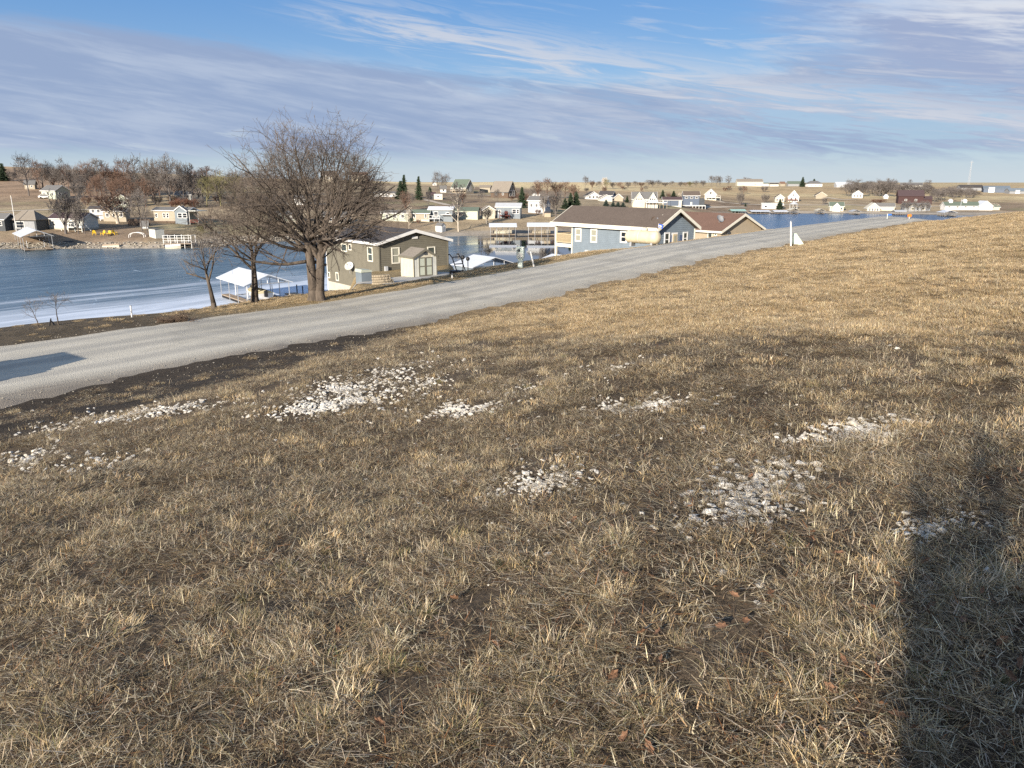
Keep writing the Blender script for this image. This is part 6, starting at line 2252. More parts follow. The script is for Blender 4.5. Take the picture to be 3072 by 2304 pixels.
t = thing('forked_stake', 'short black forked stake between the two saplings', 'stake', p)
mb = MB(); mb.tube([(-0.10, 0, -0.05), (0, 0, 0.24)], [0.025, 0.02], 6); mb.build('prong', M_BMETAL, t)
mb = MB(); mb.tube([(0.13, 0, -0.05), (0.0, 0, 0.16)], [0.025, 0.02], 6); mb.build('prong', M_BMETAL, t)
p = ground(452.2, 278.6)
t = thing('stake', 'tiny white stake at the driveway edge', 'stake', p)
mb = MB(); mb.tube([(0, 0, -0.05), (0, 0, 0.28)], [0.035, 0.03], 6); mb.build('pipe', M_WHITE, t)
p = ground(909, 219.6)
t = thing('marker_post', 'short post with orange sign at the far end of the road', 'post', p, RAD(15))
mb = MB(); mb.bar((0, 0, -0.1), (0, 0, 0.35), 0.05, 6); mb.build('pole', M_PALE, t)
mb = MB(); mb.prism([(-0.22, 0.30), (0.22, 0.30), (0.34, 0.52), (0.1, 0.66), (-0.28, 0.60)], -0.02, 0.02); mb.build('sign_plate', mat('orange_paint', (0.75, 0.20, 0.03), 0.5, 0.05), t)
p = ground(887, 219.6)
t = thing('marker_post', 'thin post with little blue flag at the far end of the road', 'post', p)
mb = MB(); mb.bar((0, 0, -0.1), (0, 0, 0.7), 0.04, 6); mb.build('pole', MP, t)
mb = MB(); mb.prism([(0.04, 0.48), (0.5, 0.50), (0.5, 0.68), (0.04, 0.68)], -0.02, 0.02); mb.build('flag', mat('blue_paint', (0.04, 0.13, 0.40), 0.5, 0.05), t)

# ---- yard of the brown house
p = ground(343, 284.5)
t = thing('wooden_stand', 'dark wooden stand with crate against the lower wall of the olive house', 'stand', (p.x, p.y, p.z), HRZ)
mb = MB(); mb.box(-1.3, 0.3, -0.5, 0.5, 0.62, 0.70); mb.build('top', M_BROWNW, t)
for x in (-1.2, 0.2):
    for y in (-0.42, 0.42):
        mb = MB(); mb.box(x - 0.05, x + 0.05, y - 0.05, y + 0.05, -0.4, 0.62); mb.build('leg', M_BROWNW, t)
for i in range(5):
    mb = MB(); mb.box(-1.25 + i * 0.27, -1.02 + i * 0.27, -0.46, -0.42, 0.71, 1.42); mb.build('slat', M_BROWNW, t)
mb = MB(); mb.box(-1.22, 0.06, -0.41, 0.40, 0.71, 1.38); mb.build('crate', M_DARK, t)
mb = MB(); mb.bar((0.0, -0.45, 0.0), (0.75, -0.45, -0.5), 0.05, 4); mb.build('brace', M_BROWNW, t)
p = ground(362.5, 282.4)
t = thing('storage_bin', 'blue grey storage bin with pale lid below the olive house wall', 'bin', (p.x, p.y + 0.6, p.z), HRZ)
mb = MB(); mb.box(-0.5, 0.45, -0.4, 0.4, -0.2, 0.70); mb.build('bin', M_STEELB, t)
mb = MB(); mb.prism([(-0.45, 0.70), (0.45, 0.70), (0.40, 0.84), (-0.40, 0.92)], -0.54, 0.49, axis='x'); mb.build('lid', M_SAGE, t)
M_STONE = mat('tan_wall_stone', (0.28, 0.235, 0.17), 0.9, 0.3, 3.0, bump=0.5, bscale=12)
p0, p1 = ground(373.5, 284.5), ground(394.5, 282.8)
t = thing('stone_wall', 'low curved tan stone retaining wall left of the driveway', 'wall', p0)
R_ = random.Random(9)
stone_meshes = []
for v in range(4):
    mb = MB()
    n_ = 6
    mb.tube([(0, 0, -0.5), (0, 0, -0.38), (0, 0, 0.38), (0, 0, 0.5)], [0.36, 0.56, 0.54 + 0.04 * v, 0.34], 6 + v % 2)
    me = mb.mesh('stone'); me.materials.append(M_STONE); stone_meshes.append(me)
for row in range(4):
    for i in range(13 - row):
        f = (i + 0.5 * (row % 2)) / 13
        q = p0.lerp(p1, f) + Vector((0, -0.35 * math.sin(f * 3.1), 0))
        o = link('stone', stone_meshes[(i + row) % 4], t)
        o.location = (q.x - p0.x, q.y - p0.y, gz(q.x, q.y) - p0.z + 0.06 + row * 0.17)
        o.scale = (0.22 * R_.uniform(0.85, 1.2), 0.2, 0.155)
        o.rotation_euler = (0, 0, R_.uniform(-0.2, 0.3))
# dark railing and garden lamps beside the driveway
p = ground(455, 276.2)
t = thing('hand_truck', 'black wheeled frame standing in the shade right of the olive house', 'hand truck', (p.x - 0.4, p.y + 6.0, gz(p.x - 0.4, p.y + 6.0)), HRZ)
for y in (-0.35, 0.35):
    mb = MB(); mb.tube([(0.9, y, 0.1), (0.15, y, 1.3), (-0.2, y, 1.55), (-0.35, y, 1.5)], [0.04] * 4, 6); mb.build('rail', M_BMETAL, t)
for z, x in ((0.4, 0.7), (0.9, 0.4), (1.35, 0.08)):
    mb = MB(); mb.bar((x, -0.35, z), (x, 0.35, z), 0.035, 6); mb.build('crossbar', M_BMETAL, t)
mb = MB(); mb.box(-0.3, 0.4, -0.33, 0.33, 0.12, 0.42); mb.build('body', M_BMETAL, t)
t.scale = (0.85, 0.85, 0.85)
for y in (-0.5, 0.42):
    mb = MB(); mb.bar((0.2, y, 0.2), (0.2, y + 0.08, 0.2), 0.24, 12); mb.build('wheel', M_RUBBER, t)
for px, py, h, lab in ((463, 273.5, 1.75, 'black ball topped garden lamp left of the other one'), (468, 273.0, 1.45, 'shorter black ball topped garden lamp nearer the dock')):
    p = ground(px, py)
    y = 68.0
    x = (px - 512) / FPX / 1.005 * y
    zt = at(px, 259.5 if px < 465 else 261, y).z
    p = Vector((x, y, gz(x, y)))
    t = thing('garden_lamp', lab, 'lamp', p)
    hh = zt - p.z
    mb = MB(); mb.tube([(0, 0, -0.1), (0, 0, hh)], [0.06, 0.045], 6); mb.build('pole', M_BMETAL, t)
    mb = MB(); mb.tube([(0, 0, hh), (0, 0, hh + 0.08), (0, 0, hh + 0.2), (0, 0, hh + 0.32), (0, 0, hh + 0.38)], [0.05, 0.15, 0.19, 0.14, 0.03], 10); mb.build('globe', M_BMETAL, t, smooth=True)
p = Vector((-3.9, 66.0, gz(-3.9, 66.0)))
t = thing('shrub_row', 'low dark shrub against the shaded corner of the olive house', 'shrub', p)
T = Tree(5, None, rmin=0.012)
for i in range(26):
    a = R_.uniform(0, 6.28)
    T.branch(Vector((R_.uniform(-1.4, 1.4), R_.uniform(-0.3, 0.3), 0)), Vector((math.cos(a) * .5, math.sin(a) * .5, 1)).normalized(), R_.uniform(0.5, 1.1), 0.03, 0, sp)
merge(T.T, T.C).build('twigs', M_DARK, t)



# ------------------------------------------------------------------ grass, stones, leaves
def near_hits(px, py):
    px, py = np.asarray(px, float), np.asarray(py, float)
    ys = np.geomspace(0.9, 70, 700)
    u = (px - 512) / FPX
    v = (384 - py) / FPX
    f = CP + v * SP
    w = -SP + v * CP
    x = (u / f)[:, None] * ys[None]
    z = EYE + (w / f)[:, None] * ys[None]
    gzv = near_z(x, np.broadcast_to(ys, x.shape))
    below = z <= gzv
    i = np.argmax(below, 1)
    ok = below.any(1)
    i0 = np.maximum(i - 1, 0)
    r = np.arange(len(px))
    d0, d1 = (z - gzv)[r, i0], (z - gzv)[r, i]
    t = np.clip(d0 / np.maximum(d0 - d1, 1e-6), 0, 1)
    y = ys[i0] + (ys[i] - ys[i0]) * t
    X_ = u / f * y
    return X_, y, near_z(X_, y), ok


PATCH = [  # centre px, radii px, count, stone size px, label
    (748, 496, 44, 25, 120, 15.0, 'white limestone rock in the largest heap right of centre', 'rocks of the largest stone heap'),
    (785, 470, 26, 8, 26, 13.0, 'white limestone rock at the upper right edge of the largest heap', 'rocks above the largest stone heap'),
    (716, 524, 34, 9, 26, 11.5, 'flat pale rock along the lower edge of the largest heap', 'rocks below the largest stone heap'),
    (852, 434, 46, 11, 95, 9.5, 'white limestone rock in the long heap near the shadow', 'rocks of the long heap near the shadow'),
    (541, 483, 38, 12, 70, 8.5, 'small white rock in the middle heap left of the largest one', 'rocks of the middle heap'),
    (930, 528, 40, 10, 34, 10.0, 'grey white rock lying half in the shadow on the right', 'rocks half in the shadow'),
]
LOOSE = [(458, 485, 14), (703, 430, 12), (716, 406, 9), (655, 530, 14), (690, 541, 12), (985, 515, 13), (1000, 560, 12), (760, 588, 14), (548, 556, 12), (722, 576, 16), (757, 605, 12), (987, 573, 15),
         (897, 350, 8), (890, 347, 6), (575, 500, 7), (622, 505, 7), (618, 437, 7), (275, 442, 7), (322, 462, 7), (366, 480, 6), (90, 470, 8), (34, 466, 9), (158, 430, 6), (415, 445, 6), (508, 440, 6), (662, 420, 7), (742, 437, 8), (790, 512, 10),
         (812, 480, 11), (835, 505, 9), (575, 476, 8), (480, 476, 6), (1012, 540, 11), (960, 500, 9), (905, 515, 11), (642, 515, 10)]
GRAVEL = [  # cx, cy, rx, ry, n, size px
    (345, 390, 52, 9, 460, 4.8), (348, 403, 46, 6, 360, 6.0), (300, 411, 34, 7, 190, 4.4), (455, 411, 40, 6, 260, 5.0), (390, 372, 40, 7, 130, 4.2), (430, 380, 40, 9, 120, 4.0),
    (125, 417, 75, 5, 330, 5.0), (180, 408, 40, 4, 130, 4.6), (30, 458, 36, 12, 110, 7.0), (100, 462, 50, 12, 60, 6.0), (630, 408, 50, 7, 240, 5.4), (660, 405, 30, 6, 60, 5.5),
    (620, 367, 30, 4, 60, 3.6), (530, 386, 60, 8, 70, 4.0), (748, 497, 44, 24, 520, 7.0), (855, 434, 48, 10, 420, 5.6), (541, 483, 38, 11, 300, 5.2), (930, 528, 40, 10, 150, 6.0),
    (560, 470, 420, 70, 160, 4.0), (350, 400, 250, 40, 220, 3.6), (700, 440, 300, 60, 120, 4.5)]
PMASK = []


def stone_mesh(seed):
    R_ = random.Random(seed)
    bm = bmesh.new()
    for i in range(13):
        v = Vector((R_.gauss(0, 1), R_.gauss(0, 1), R_.gauss(0, 1))).normalized()
        v = Vector((v.x * R_.uniform(0.85, 1.1), v.y * R_.uniform(0.7, 0.95), v.z * R_.uniform(0.30, 0.50)))
        bm.verts.new(v * 0.5)
    r = bmesh.ops.convex_hull(bm, input=bm.verts)
    bmesh.ops.delete(bm, geom=[e for e in r['geom_interior'] if isinstance(e, bmesh.types.BMVert)], context='VERTS')
    me = bpy.data.meshes.new('stone')
    bm.to_mesh(me)
    bm.free()
    return me


def lime_mat():
    m = bpy.data.materials.new('limestone')
    m.use_nodes = True
    nt = m.node_tree
    gg = G(nt)
    b = nt.nodes['Principled BSDF']
    b.inputs['Roughness'].default_value = 0.9
    b.inputs['Specular IOR Level'].default_value = 0.15
    t = gg.n('ShaderNodeTexCoord')
    oi = gg.n('ShaderNodeObjectInfo')
    n1 = gg.noise(t.outputs['Object'], 2.2, 5, 0.7)
    c = gg.mix(oi.outputs['Random'], (0.50, 0.465, 0.40), (0.68, 0.655, 0.595))
    c = gg.mix(gg.m('MULTIPLY', gg.smooth(n1, 0.47, 0.70), 0.60), c, (0.27, 0.225, 0.16))
    nt.links.new(c, b.inputs['Base Color'])
    bp = gg.n('ShaderNodeBump')
    bp.inputs['Strength'].default_value = 0.5
    bp.inputs['Distance'].default_value = 0.06
    nt.links.new(gg.noise(t.outputs['Object'], 6.0, 5, 0.7), bp.inputs['Height'])
    nt.links.new(bp.outputs[0], b.inputs['Normal'])
    return m


M_LIME = lime_mat()
M_CHIP = mat('road_chip', (0.30, 0.27, 0.22), 0.9, 0.3, 5.0)
STONES = [stone_mesh(100 + i) for i in range(12)]
for me in STONES:
    me.materials.append(M_LIME)
CHIPS = [stone_mesh(200 + i) for i in range(6)]
for me in CHIPS:
    me.materials.append(M_CHIP)


def build_stones():
    R_ = random.Random(21)
    budget = 296
    tot = sum(p[4] for p in PATCH) + len(LOOSE)
    for cx, cy, rx, ry, n, sz, lab, grp in PATCH:
        n = int(n * (budget - len(LOOSE)) / (tot - len(LOOSE)))
        placed = []
        tries = 0
        while len(placed) < n and tries < n * 60:
            tries += 1
            a, r = R_.uniform(0, 6.283), min(1.35, abs(R_.gauss(0, 0.54)))
            x = cx + rx * r * math.cos(a)
            y = cy + ry * r * math.sin(a) - 0.10 * (x - cx) + 2.5 * math.sin(x * 0.11)
            s = sz * R_.uniform(0.55, 1.6) * (1.15 - 0.3 * r)
            if any(abs(x - q[0]) < (s + q[2]) * 0.34 and abs(y - q[1]) < (s + q[2]) * 0.175 for q in placed):
                continue
            placed.append((x, y, s))
        X_, Y_, Z_, ok = near_hits([q[0] for q in placed], [q[1] for q in placed])
        for (x, y, s), a, b, c in zip(placed, X_, Y_, Z_):
            k = s * b / FPX
            o = link('stone', STONES[R_.randrange(12)])
            o.location = (a, b, c + 0.19 * k)
            o.scale = (k, k * R_.uniform(0.8, 1.1), k * R_.uniform(0.75, 1.15))
            o.rotation_euler = (R_.uniform(-0.3, 0.3), R_.uniform(-0.3, 0.3), R_.uniform(0, 6.28))
            side = 'left flank' if x < cx - rx * 0.35 else 'right flank' if x > cx + rx * 0.35 else 'middle part'
            tag(o, '%s, %s' % (lab, side), 'rock', grp)
    X_, Y_, Z_, ok = near_hits([q[0] for q in LOOSE], [q[1] for q in LOOSE])
    for (x, y, s), a, b, c in zip(LOOSE, X_, Y_, Z_):
        k = s * b / FPX
        o = link('stone', STONES[R_.randrange(12)])
        o.location = (a, b, c + 0.24 * k)
        o.scale = (k, k * 0.9, k * R_.uniform(0.8, 1.2))
        o.rotation_euler = (R_.uniform(-0.3, 0.3), R_.uniform(-0.3, 0.3), R_.uniform(0, 6.28))
        tag(o, 'single white stone lying apart in the dead grass', 'rock', 'single stones scattered in the grass')


build_stones()


def scatter(name, P, rot, scl, idx, meshes):
    col = bpy.data.collections.new(name + '_pieces')
    for i, me in enumerate(meshes):
        o = bpy.data.objects.new('%s_piece_%02d' % (name, i), me)
        col.objects.link(o)
    me = bpy.data.meshes.new(name)
    me.vertices.add(len(P))
    me.vertices.foreach_set('co', P.astype(np.float32).ravel())
    a = me.attributes.new('rot', 'FLOAT_VECTOR', 'POINT')
    a.data.foreach_set('vector', rot.astype(np.float32).ravel())
    a = me.attributes.new('scl', 'FLOAT_VECTOR', 'POINT')
    a.data.foreach_set('vector', scl.astype(np.float32).ravel())
    a = me.attributes.new('idx', 'INT', 'POINT')
    a.data.foreach_set('value', idx.astype(np.int32))
    ob = link(name, me, None, 'stuff')
    ng = bpy.data.node_groups.new(name, 'GeometryNodeTree')
    ng.interface.new_socket('Geometry', in_out='INPUT', socket_type='NodeSocketGeometry')
    ng.interface.new_socket('Geometry', in_out='OUTPUT', socket_type='NodeSocketGeometry')
    N = ng.nodes
    gi, go = N.new('NodeGroupInput'), N.new('NodeGroupOutput')
    ip = N.new('GeometryNodeInstanceOnPoints')
    ci = N.new('GeometryNodeCollectionInfo')
    ci.inputs['Collection'].default_value = col
    ci.inputs['Separate Children'].default_value = True
    ci.inputs['Reset Children'].default_value = True

    def attr(nm, typ):
        q = N.new('GeometryNodeInputNamedAttribute')
        q.data_type = typ
        q.inputs['Name'].default_value = nm
        return q.outputs['Attribute']
    er = N.new('FunctionNodeEulerToRotation')
    L = ng.links
    L.new(gi.outputs[0], ip.inputs['Points'])
    L.new(ci.outputs[0], ip.inputs['Instance'])
    ip.inputs['Pick Instance'].default_value = True
    L.new(attr('idx', 'INT'), ip.inputs['Instance Index'])
    L.new(attr('rot', 'FLOAT_VECTOR'), er.inputs[0])
    L.new(er.outputs[0], ip.inputs['Rotation'])
    L.new(attr('scl', 'FLOAT_VECTOR'), ip.inputs['Scale'])
    L.new(ip.outputs[0], go.inputs[0])
    md = ob.modifiers.new('scatter', 'NODES')
    md.node_group = ng
    return ob


for cx, cy, rx, ry in [q[:4] for q in PATCH] + [q[:4] for q in GRAVEL[:12]]:
    X_, Y_, Z_, ok = near_hits([cx, cx, cx, cx + rx], [cy, cy - ry, cy + ry, cy])
    PMASK.append((X_[0], Y_[0], X_[3] - X_[0], abs(Y_[1] - Y_[2]) / 2))


def build_gravel():
    px, py, sz = [], [], []
    R_ = random.Random(5)
    for cx, cy, rx, ry, n, s in GRAVEL:
        for i in range(n):
            a, r = R_.uniform(0, 6.283), min(2.6, abs(R_.gauss(0, 0.82)))
            qx = cx + rx * r * math.cos(a)
            px.append(qx)
            py.append(cy + ry * r * math.sin(a) - 0.13 * (qx - cx) + ry * 0.3 * math.sin(qx * 0.13 + cx))
            sz.append(s * R_.uniform(0.45, 1.35))
    X_, Y_, Z_, ok = near_hits(px, py)
    k = np.array(sz) * Y_ / FPX
    keep = ok & (sn(X_, Y_)[1] < 18.4)
    P = np.stack([X_, Y_, Z_ + 0.006 + 0.06 * k], 1)[keep]
    n = len(P)
    rot = np.stack([rng.uniform(-.4, .4, n), rng.uniform(-.4, .4, n), rng.uniform(0, 6.28, n)], 1)
    scl = np.stack([k[keep]] * 3, 1) * rng.uniform(0.75, 1.2, (n, 3))
    scatter('limestone_gravel', P, rot, scl, rng.integers(0, 12, n), STONES)
    rx_, ry_, rz_ = riprap()
    m = len(rx_)
    k = rng.uniform(0.35, 0.95, m)
    rot = np.stack([rng.uniform(-.4, .4, m), rng.uniform(-.4, .4, m), rng.uniform(0, 6.28, m)], 1)
    scatter('shore_rubble', np.stack([rx_, ry_, rz_ + 0.1], 1), rot, np.stack([k, k, k], 1), rng.integers(0, 6, m), CHIPS)
    # loose chips on the road shoulders
    m = 2600
    s = rng.uniform(2, 75, m) ** 1.0
    side = rng.random(m) < 0.7
    n_ = np.where(side, rng.normal(18.9, 0.55, m), rng.normal(25.7, 0.35, m))
    x, y = xy(s, n_)
    z = ground_z(x, y) + 0.01 + np.where((n_ > 18.9) & (n_ < 25.6), 0.045, 0.0)
    k = rng.uniform(0.02, 0.06, m)
    rot = np.stack([rng.uniform(-.4, .4, m), rng.uniform(-.4, .4, m), rng.uniform(0, 6.28, m)], 1)
    scatter('road_chippings', np.stack([x, y, z], 1), rot, np.stack([k, k, k * 0.8], 1), rng.integers(0, 6, m), CHIPS)


build_gravel()

# colours of dead grass, by blade
PAL = {
    'straw': (0.63, 0.535, 0.37), 'gold': (0.48, 0.355, 0.19), 'tan': (0.33, 0.248, 0.152), 'brown': (0.122, 0.088, 0.060), 'dark': (0.052, 0.040, 0.030),
    'olive': (0.20, 0.19, 0.085), 'grey': (0.46, 0.40, 0.30), 'green': (0.085, 0.11, 0.045), 'rust': (0.30, 0.14, 0.06),
}


def blade_material():
    m = bpy.data.materials.new('dead_grass_blade')
    m.use_nodes = True
    nt = m.node_tree
    nt.nodes.clear()
    gg = G(nt)
    out = gg.n('ShaderNodeOutputMaterial')
    a = gg.n('ShaderNodeAttribute', attribute_name='blade_col')
    oi = gg.n('ShaderNodeObjectInfo')
    sc = gg.n('ShaderNodeVectorMath', operation='SCALE')
    nt.links.new(a.outputs['Color'], sc.inputs[0])
    nt.links.new(gg.m('ADD', 0.72, gg.m('MULTIPLY', oi.outputs['Random'], 0.5)), sc.inputs['Scale'])
    d = gg.n('ShaderNodeBsdfDiffuse')
    t = gg.n('ShaderNodeBsdfTranslucent')
    nt.links.new(sc.outputs[0], d.inputs['Color'])
    nt.links.new(sc.outputs[0], t.inputs['Color'])
    mx = gg.n('ShaderNodeMixShader')
    mx.inputs[0].default_value = 0.22
    nt.links.new(d.outputs[0], mx.inputs[1])
    nt.links.new(t.outputs[0], mx.inputs[2])
    nt.links.new(mx.outputs[0], out.inputs['Surface'])
    return m


M_BLADE = blade_material()


def tuft_mesh(name, n, radius, ln, width, lean, curl, pal, seed, seg=3, z0=0.0, comb=None):
    r = np.random.default_rng(seed)
    rad = radius * np.sqrt(r.random(n))
    a0 = r.uniform(0, 2 * np.pi, n)
    bx, by = rad * np.cos(a0), rad * np.sin(a0)
    az = np.where(r.random(n) < 0.55, a0 + r.normal(0, 0.8, n), r.uniform(0, 2 * np.pi, n))
    if comb is not None:
        az = comb + r.normal(0, 0.7, n)
    L = r.uniform(*ln, n)
    th = np.radians(r.uniform(*lean, n))
    cu = np.radians(r.uniform(*curl, n))
    w = width * r.uniform(0.6, 1.3, n)
    names = list(pal)
    pr = np.array([pal[k] for k in names], float)
    ch = r.choice(len(names), n, p=pr / pr.sum())
    col = np.array([PAL[k] for k in names])[ch] * r.uniform(0.75, 1.25, (n, 1)) * r.uniform(0.95, 1.05, (n, 3))
    px, py, pz = bx.copy(), by.copy(), np.full(n, z0) + r.uniform(0, 0.012, n)
    wx, wy = -np.sin(az + r.normal(0, .5, n)), np.cos(az + r.normal(0, .5, n))
    V, tw = [], [1.0, 0.85, 0.6, 0.12] if seg == 3 else [1.0, 0.7, 0.15]
    for i in range(seg + 1):
        V.append(np.stack([px - wx * w * tw[i] / 2, py - wy * w * tw[i] / 2, pz], 1))
        V.append(np.stack([px + wx * w * tw[i] / 2, py + wy * w * tw[i] / 2, pz], 1))
        if i < seg:
            s = L / seg
            px = px + np.sin(th) * np.cos(az) * s
            py = py + np.sin(th) * np.sin(az) * s
            pz = np.maximum(pz + np.cos(th) * s, z0 + 0.004 + 0.01 * r.random(n))
            th = th + cu / seg
    V = np.stack(V, 1)
    k = 2 * (seg + 1)
    base = (np.arange(n) * k)[:, None]
    F = np.concatenate([base + np.array([[2 * i, 2 * i + 1, 2 * i + 3, 2 * i + 2]]) for i in range(seg)], 0)
    me = bpy.data.meshes.new(name)
    me.from_pydata(V.reshape(-1, 3).tolist(), [], F.tolist())
    at_ = me.attributes.new('blade_col', 'FLOAT_COLOR', 'POINT')
    c4 = np.repeat(np.hstack([col, np.ones((n, 1))]), k, axis=0)
    at_.data.foreach_set('color', c4.astype(np.float32).ravel())
    me.materials.append(M_BLADE)
    me.update()
    return me


def sample(density, y0, y1, fall, t0=-0.82, t1=0.95, nmax=18.6, nmin=-60):
    """random places in the wedge in front of the viewer, thinning with distance"""
    out = []
    back = 2.2                                   # the wedge starts behind the viewer so that a step aside still sees turf
    edges = np.geomspace(y0 + back, y1 + back, 30)
    for a, b in zip(edges[:-1], edges[1:]):
        area = 0.5 * (t1 - t0) * (b * b - a * a)
        d = density * min(1.0, (6.0 / max(b - back, 1.0))) ** fall
        n = int(area * d) + 1
        y = np.sqrt(rng.uniform(a * a, b * b, n))
        x = rng.uniform(t0, t1, n) * y
        out.append(np.stack([x, y - back], 1))
    P = np.concatenate(out)
    s, n = sn(P[:, 0], P[:, 1])
    P = P[(n < nmax) & (n > nmin) & (s < 112)]
    return P


def stone_w(x, y):
    m = np.zeros_like(x)
    for cx, cy, rx, ry in PMASK:
        d = np.hypot((x - cx) / rx, (y - cy) / ry)
        m = np.maximum(m, 0.72 * (1 - sstep(d + 0.25 * wob(x, y, 3.0), 0.45, 1.15)))
    return m


def place(name, P, keep, idxs, meshes, smin, smax, grow=0.35, tilt=0.08, zs=None, ks=None):
    P = P[keep]
    idxs = idxs[keep]
    n = len(P)
    z = ground_z(P[:, 0], P[:, 1])
    r = np.hypot(P[:, 0], P[:, 1])
    k = rng.uniform(smin, smax, n) * (1 + grow * np.clip((r - 5) / 25, 0, 2))
    k = k * (ks[keep] if ks is not None else 1.0)
    rot = np.stack([rng.normal(0, tilt, n), rng.normal(0, tilt, n), rng.uniform(0, 6.28, n)], 1)
    scl = np.stack([k, k, k * (zs[keep] if zs is not None else 1.0)], 1)
    return scatter(name, np.stack([P[:, 0], P[:, 1], z], 1), rot, scl, idxs, meshes)


def build_grass():
    # long tufts
    tufts = [tuft_mesh('tuft', 230, 0.08, (0.035, 0.105), 0.0022, (15, 75), (30, 95), {'straw': 4, 'gold': 3, 'tan': 3, 'olive': 1.5, 'grey': 1}, s) for s in range(5)]
    tufts += [tuft_mesh('tuft', 210, 0.11, (0.04, 0.125), 0.0022, (45, 88), (20, 60), {'straw': 3, 'gold': 2, 'tan': 3, 'brown': 2, 'olive': 1.2}, 10 + s, comb=0.0) for s in range(3)]
    tufts += [tuft_mesh('tuft', 120, 0.06, (0.03, 0.075), 0.0030, (15, 65), (20, 80), {'olive': 4, 'green': 1.5, 'tan': 2, 'gold': 1.5}, 20 + s) for s in range(2)]
    # short even meadow
    mead = [tuft_mesh('meadow', 230, 0.17, (0.025, 0.07), 0.0042, (25, 78), (15, 60), {'straw': 2, 'gold': 6, 'tan': 4.2, 'brown': 1.2, 'grey': 0.4}, 30 + s, seg=2) for s in range(4)]
    M = tufts + mead
    P = sample(92, 0.7, 100, 1.2)
    x, y = P[:, 0], P[:, 1]
    gw, tw, dw, sw = golden_w(x, y), tufty_w(x, y), ditch_w(x, y), stone_w(x, y)
    cl_ = wob(x, y, 2.6, 1.0) * 0.6 + wob(x, y, 0.9, 2.0) * 0.5
    clump = sstep(cl_, -0.15, 0.5)
    clump = np.where(tw > 0.3, sstep(wob(x, y, 4.3, 1.0) + 0.4 * wob(x, y, 1.3, 5.0), -0.15, 0.35), clump)
    prob_t = (0.02 + 0.95 * tw + 0.10 * clump) * (0.16 + 0.92 * clump) * (1 - 0.8 * gw)
    s_, n_ = sn(x, y)
    prob_m = 0.92 * gw + 0.05
    u = rng.random(len(P))
    kill = (1 - 0.86 * dw) * (1 - 0.9 * sw)
    is_t = u < prob_t * kill
    is_m = (~is_t) & (u < (prob_t + prob_m) * kill)
    idx = np.where(is_t, np.where(rng.random(len(P)) < 0.12, rng.integers(8, 10, len(P)), rng.integers(0, 8, len(P))), 10 + rng.integers(0, 4, len(P)))
    place('dry_grass', P, is_t | is_m, idx, M, 0.62, 1.15, 0.55, ks=np.where(is_t, 0.72 + 0.28 * clump, 1.0))
    # flattened thatch
    mats = [tuft_mesh('thatch', 380, 0.22, (0.03, 0.10), 0.0027, (72, 97), (-12, 22), {'straw': 1.5, 'gold': 1.4, 'tan': 3.2, 'brown': 5.0, 'dark': 3.4, 'grey': 1.6, 'rust': 0.4}, 50 + s, seg=2, z0=0.004) for s in range(5)]
    mats += [tuft_mesh('thatch', 380, 0.22, (0.025, 0.085), 0.0027, (58, 92), (0, 35), {'straw': 3.2, 'gold': 2.6, 'tan': 4, 'brown': 3, 'dark': 1, 'grey': 2, 'olive': 0.5}, 60 + s, seg=2, z0=0.004) for s in range(4)]
    P = sample(30, 0.7, 48, 1.05)
    x, y = P[:, 0], P[:, 1]
    gw, dw, sw, tw = golden_w(x, y), ditch_w(x, y), stone_w(x, y), tufty_w(x, y)
    light = sstep(wob(x, y, 1.1, 4.0), -0.4, 0.7) * 0.55 * (1 - 0.5 * tw)
    idx = np.where(rng.random(len(P)) < light, 5 + rng.integers(0, 4, len(P)), rng.integers(0, 5, len(P)))
    keep = rng.random(len(P)) < (1 - 0.6 * gw) * (1 - 0.85 * dw) * (1 - 0.8 * sw)
    place('flat_thatch', P, keep, idx, mats, 0.8, 1.25, 0.5, tilt=0.05)
    # cut stems standing up
    stub = [tuft_mesh('stubble', 10, 0.14, (0.02, 0.075), 0.0028, (2, 42), (-10, 28), {'straw': 5, 'grey': 3, 'gold': 1.2, 'tan': 1}, 70 + s, seg=2) for s in range(5)]
    P = sample(36, 0.7, 42, 0.9)
    x, y = P[:, 0], P[:, 1]
    gw, dw, sw, tw = golden_w(x, y), ditch_w(x, y), stone_w(x, y), tufty_w(x, y)
    cl_ = sstep(wob(x, y, 1.6, 7.0), -0.5, 0.5)
    keep = rng.random(len(P)) < (0.15 + 0.75 * cl_) * (1 - 0.7 * gw) * (1 - 0.95 * dw) * (1 - 0.8 * sw) * (1 - 0.6 * tw)
    place('grass_stubble', P, keep, rng.integers(0, 5, len(P)), stub, 0.7, 1.25, 0.5)
    # verge beyond the road
    m = 9000
    s = rng.uniform(6, 75, m)
    n = rng.uniform(26.1, 33, m)
    x, y = xy(s, n)
    pr = np.where((s > 36) & (s < 46.2) & (n > 29.6), 0, 1) * sstep(s, 13, 24) + 0.03
    keep = rng.random(m) < pr
    place('verge_grass', np.stack([x, y], 1), keep, rng.integers(0, 4, m), mead, 0.7, 1.2, 0.1)


build_grass()


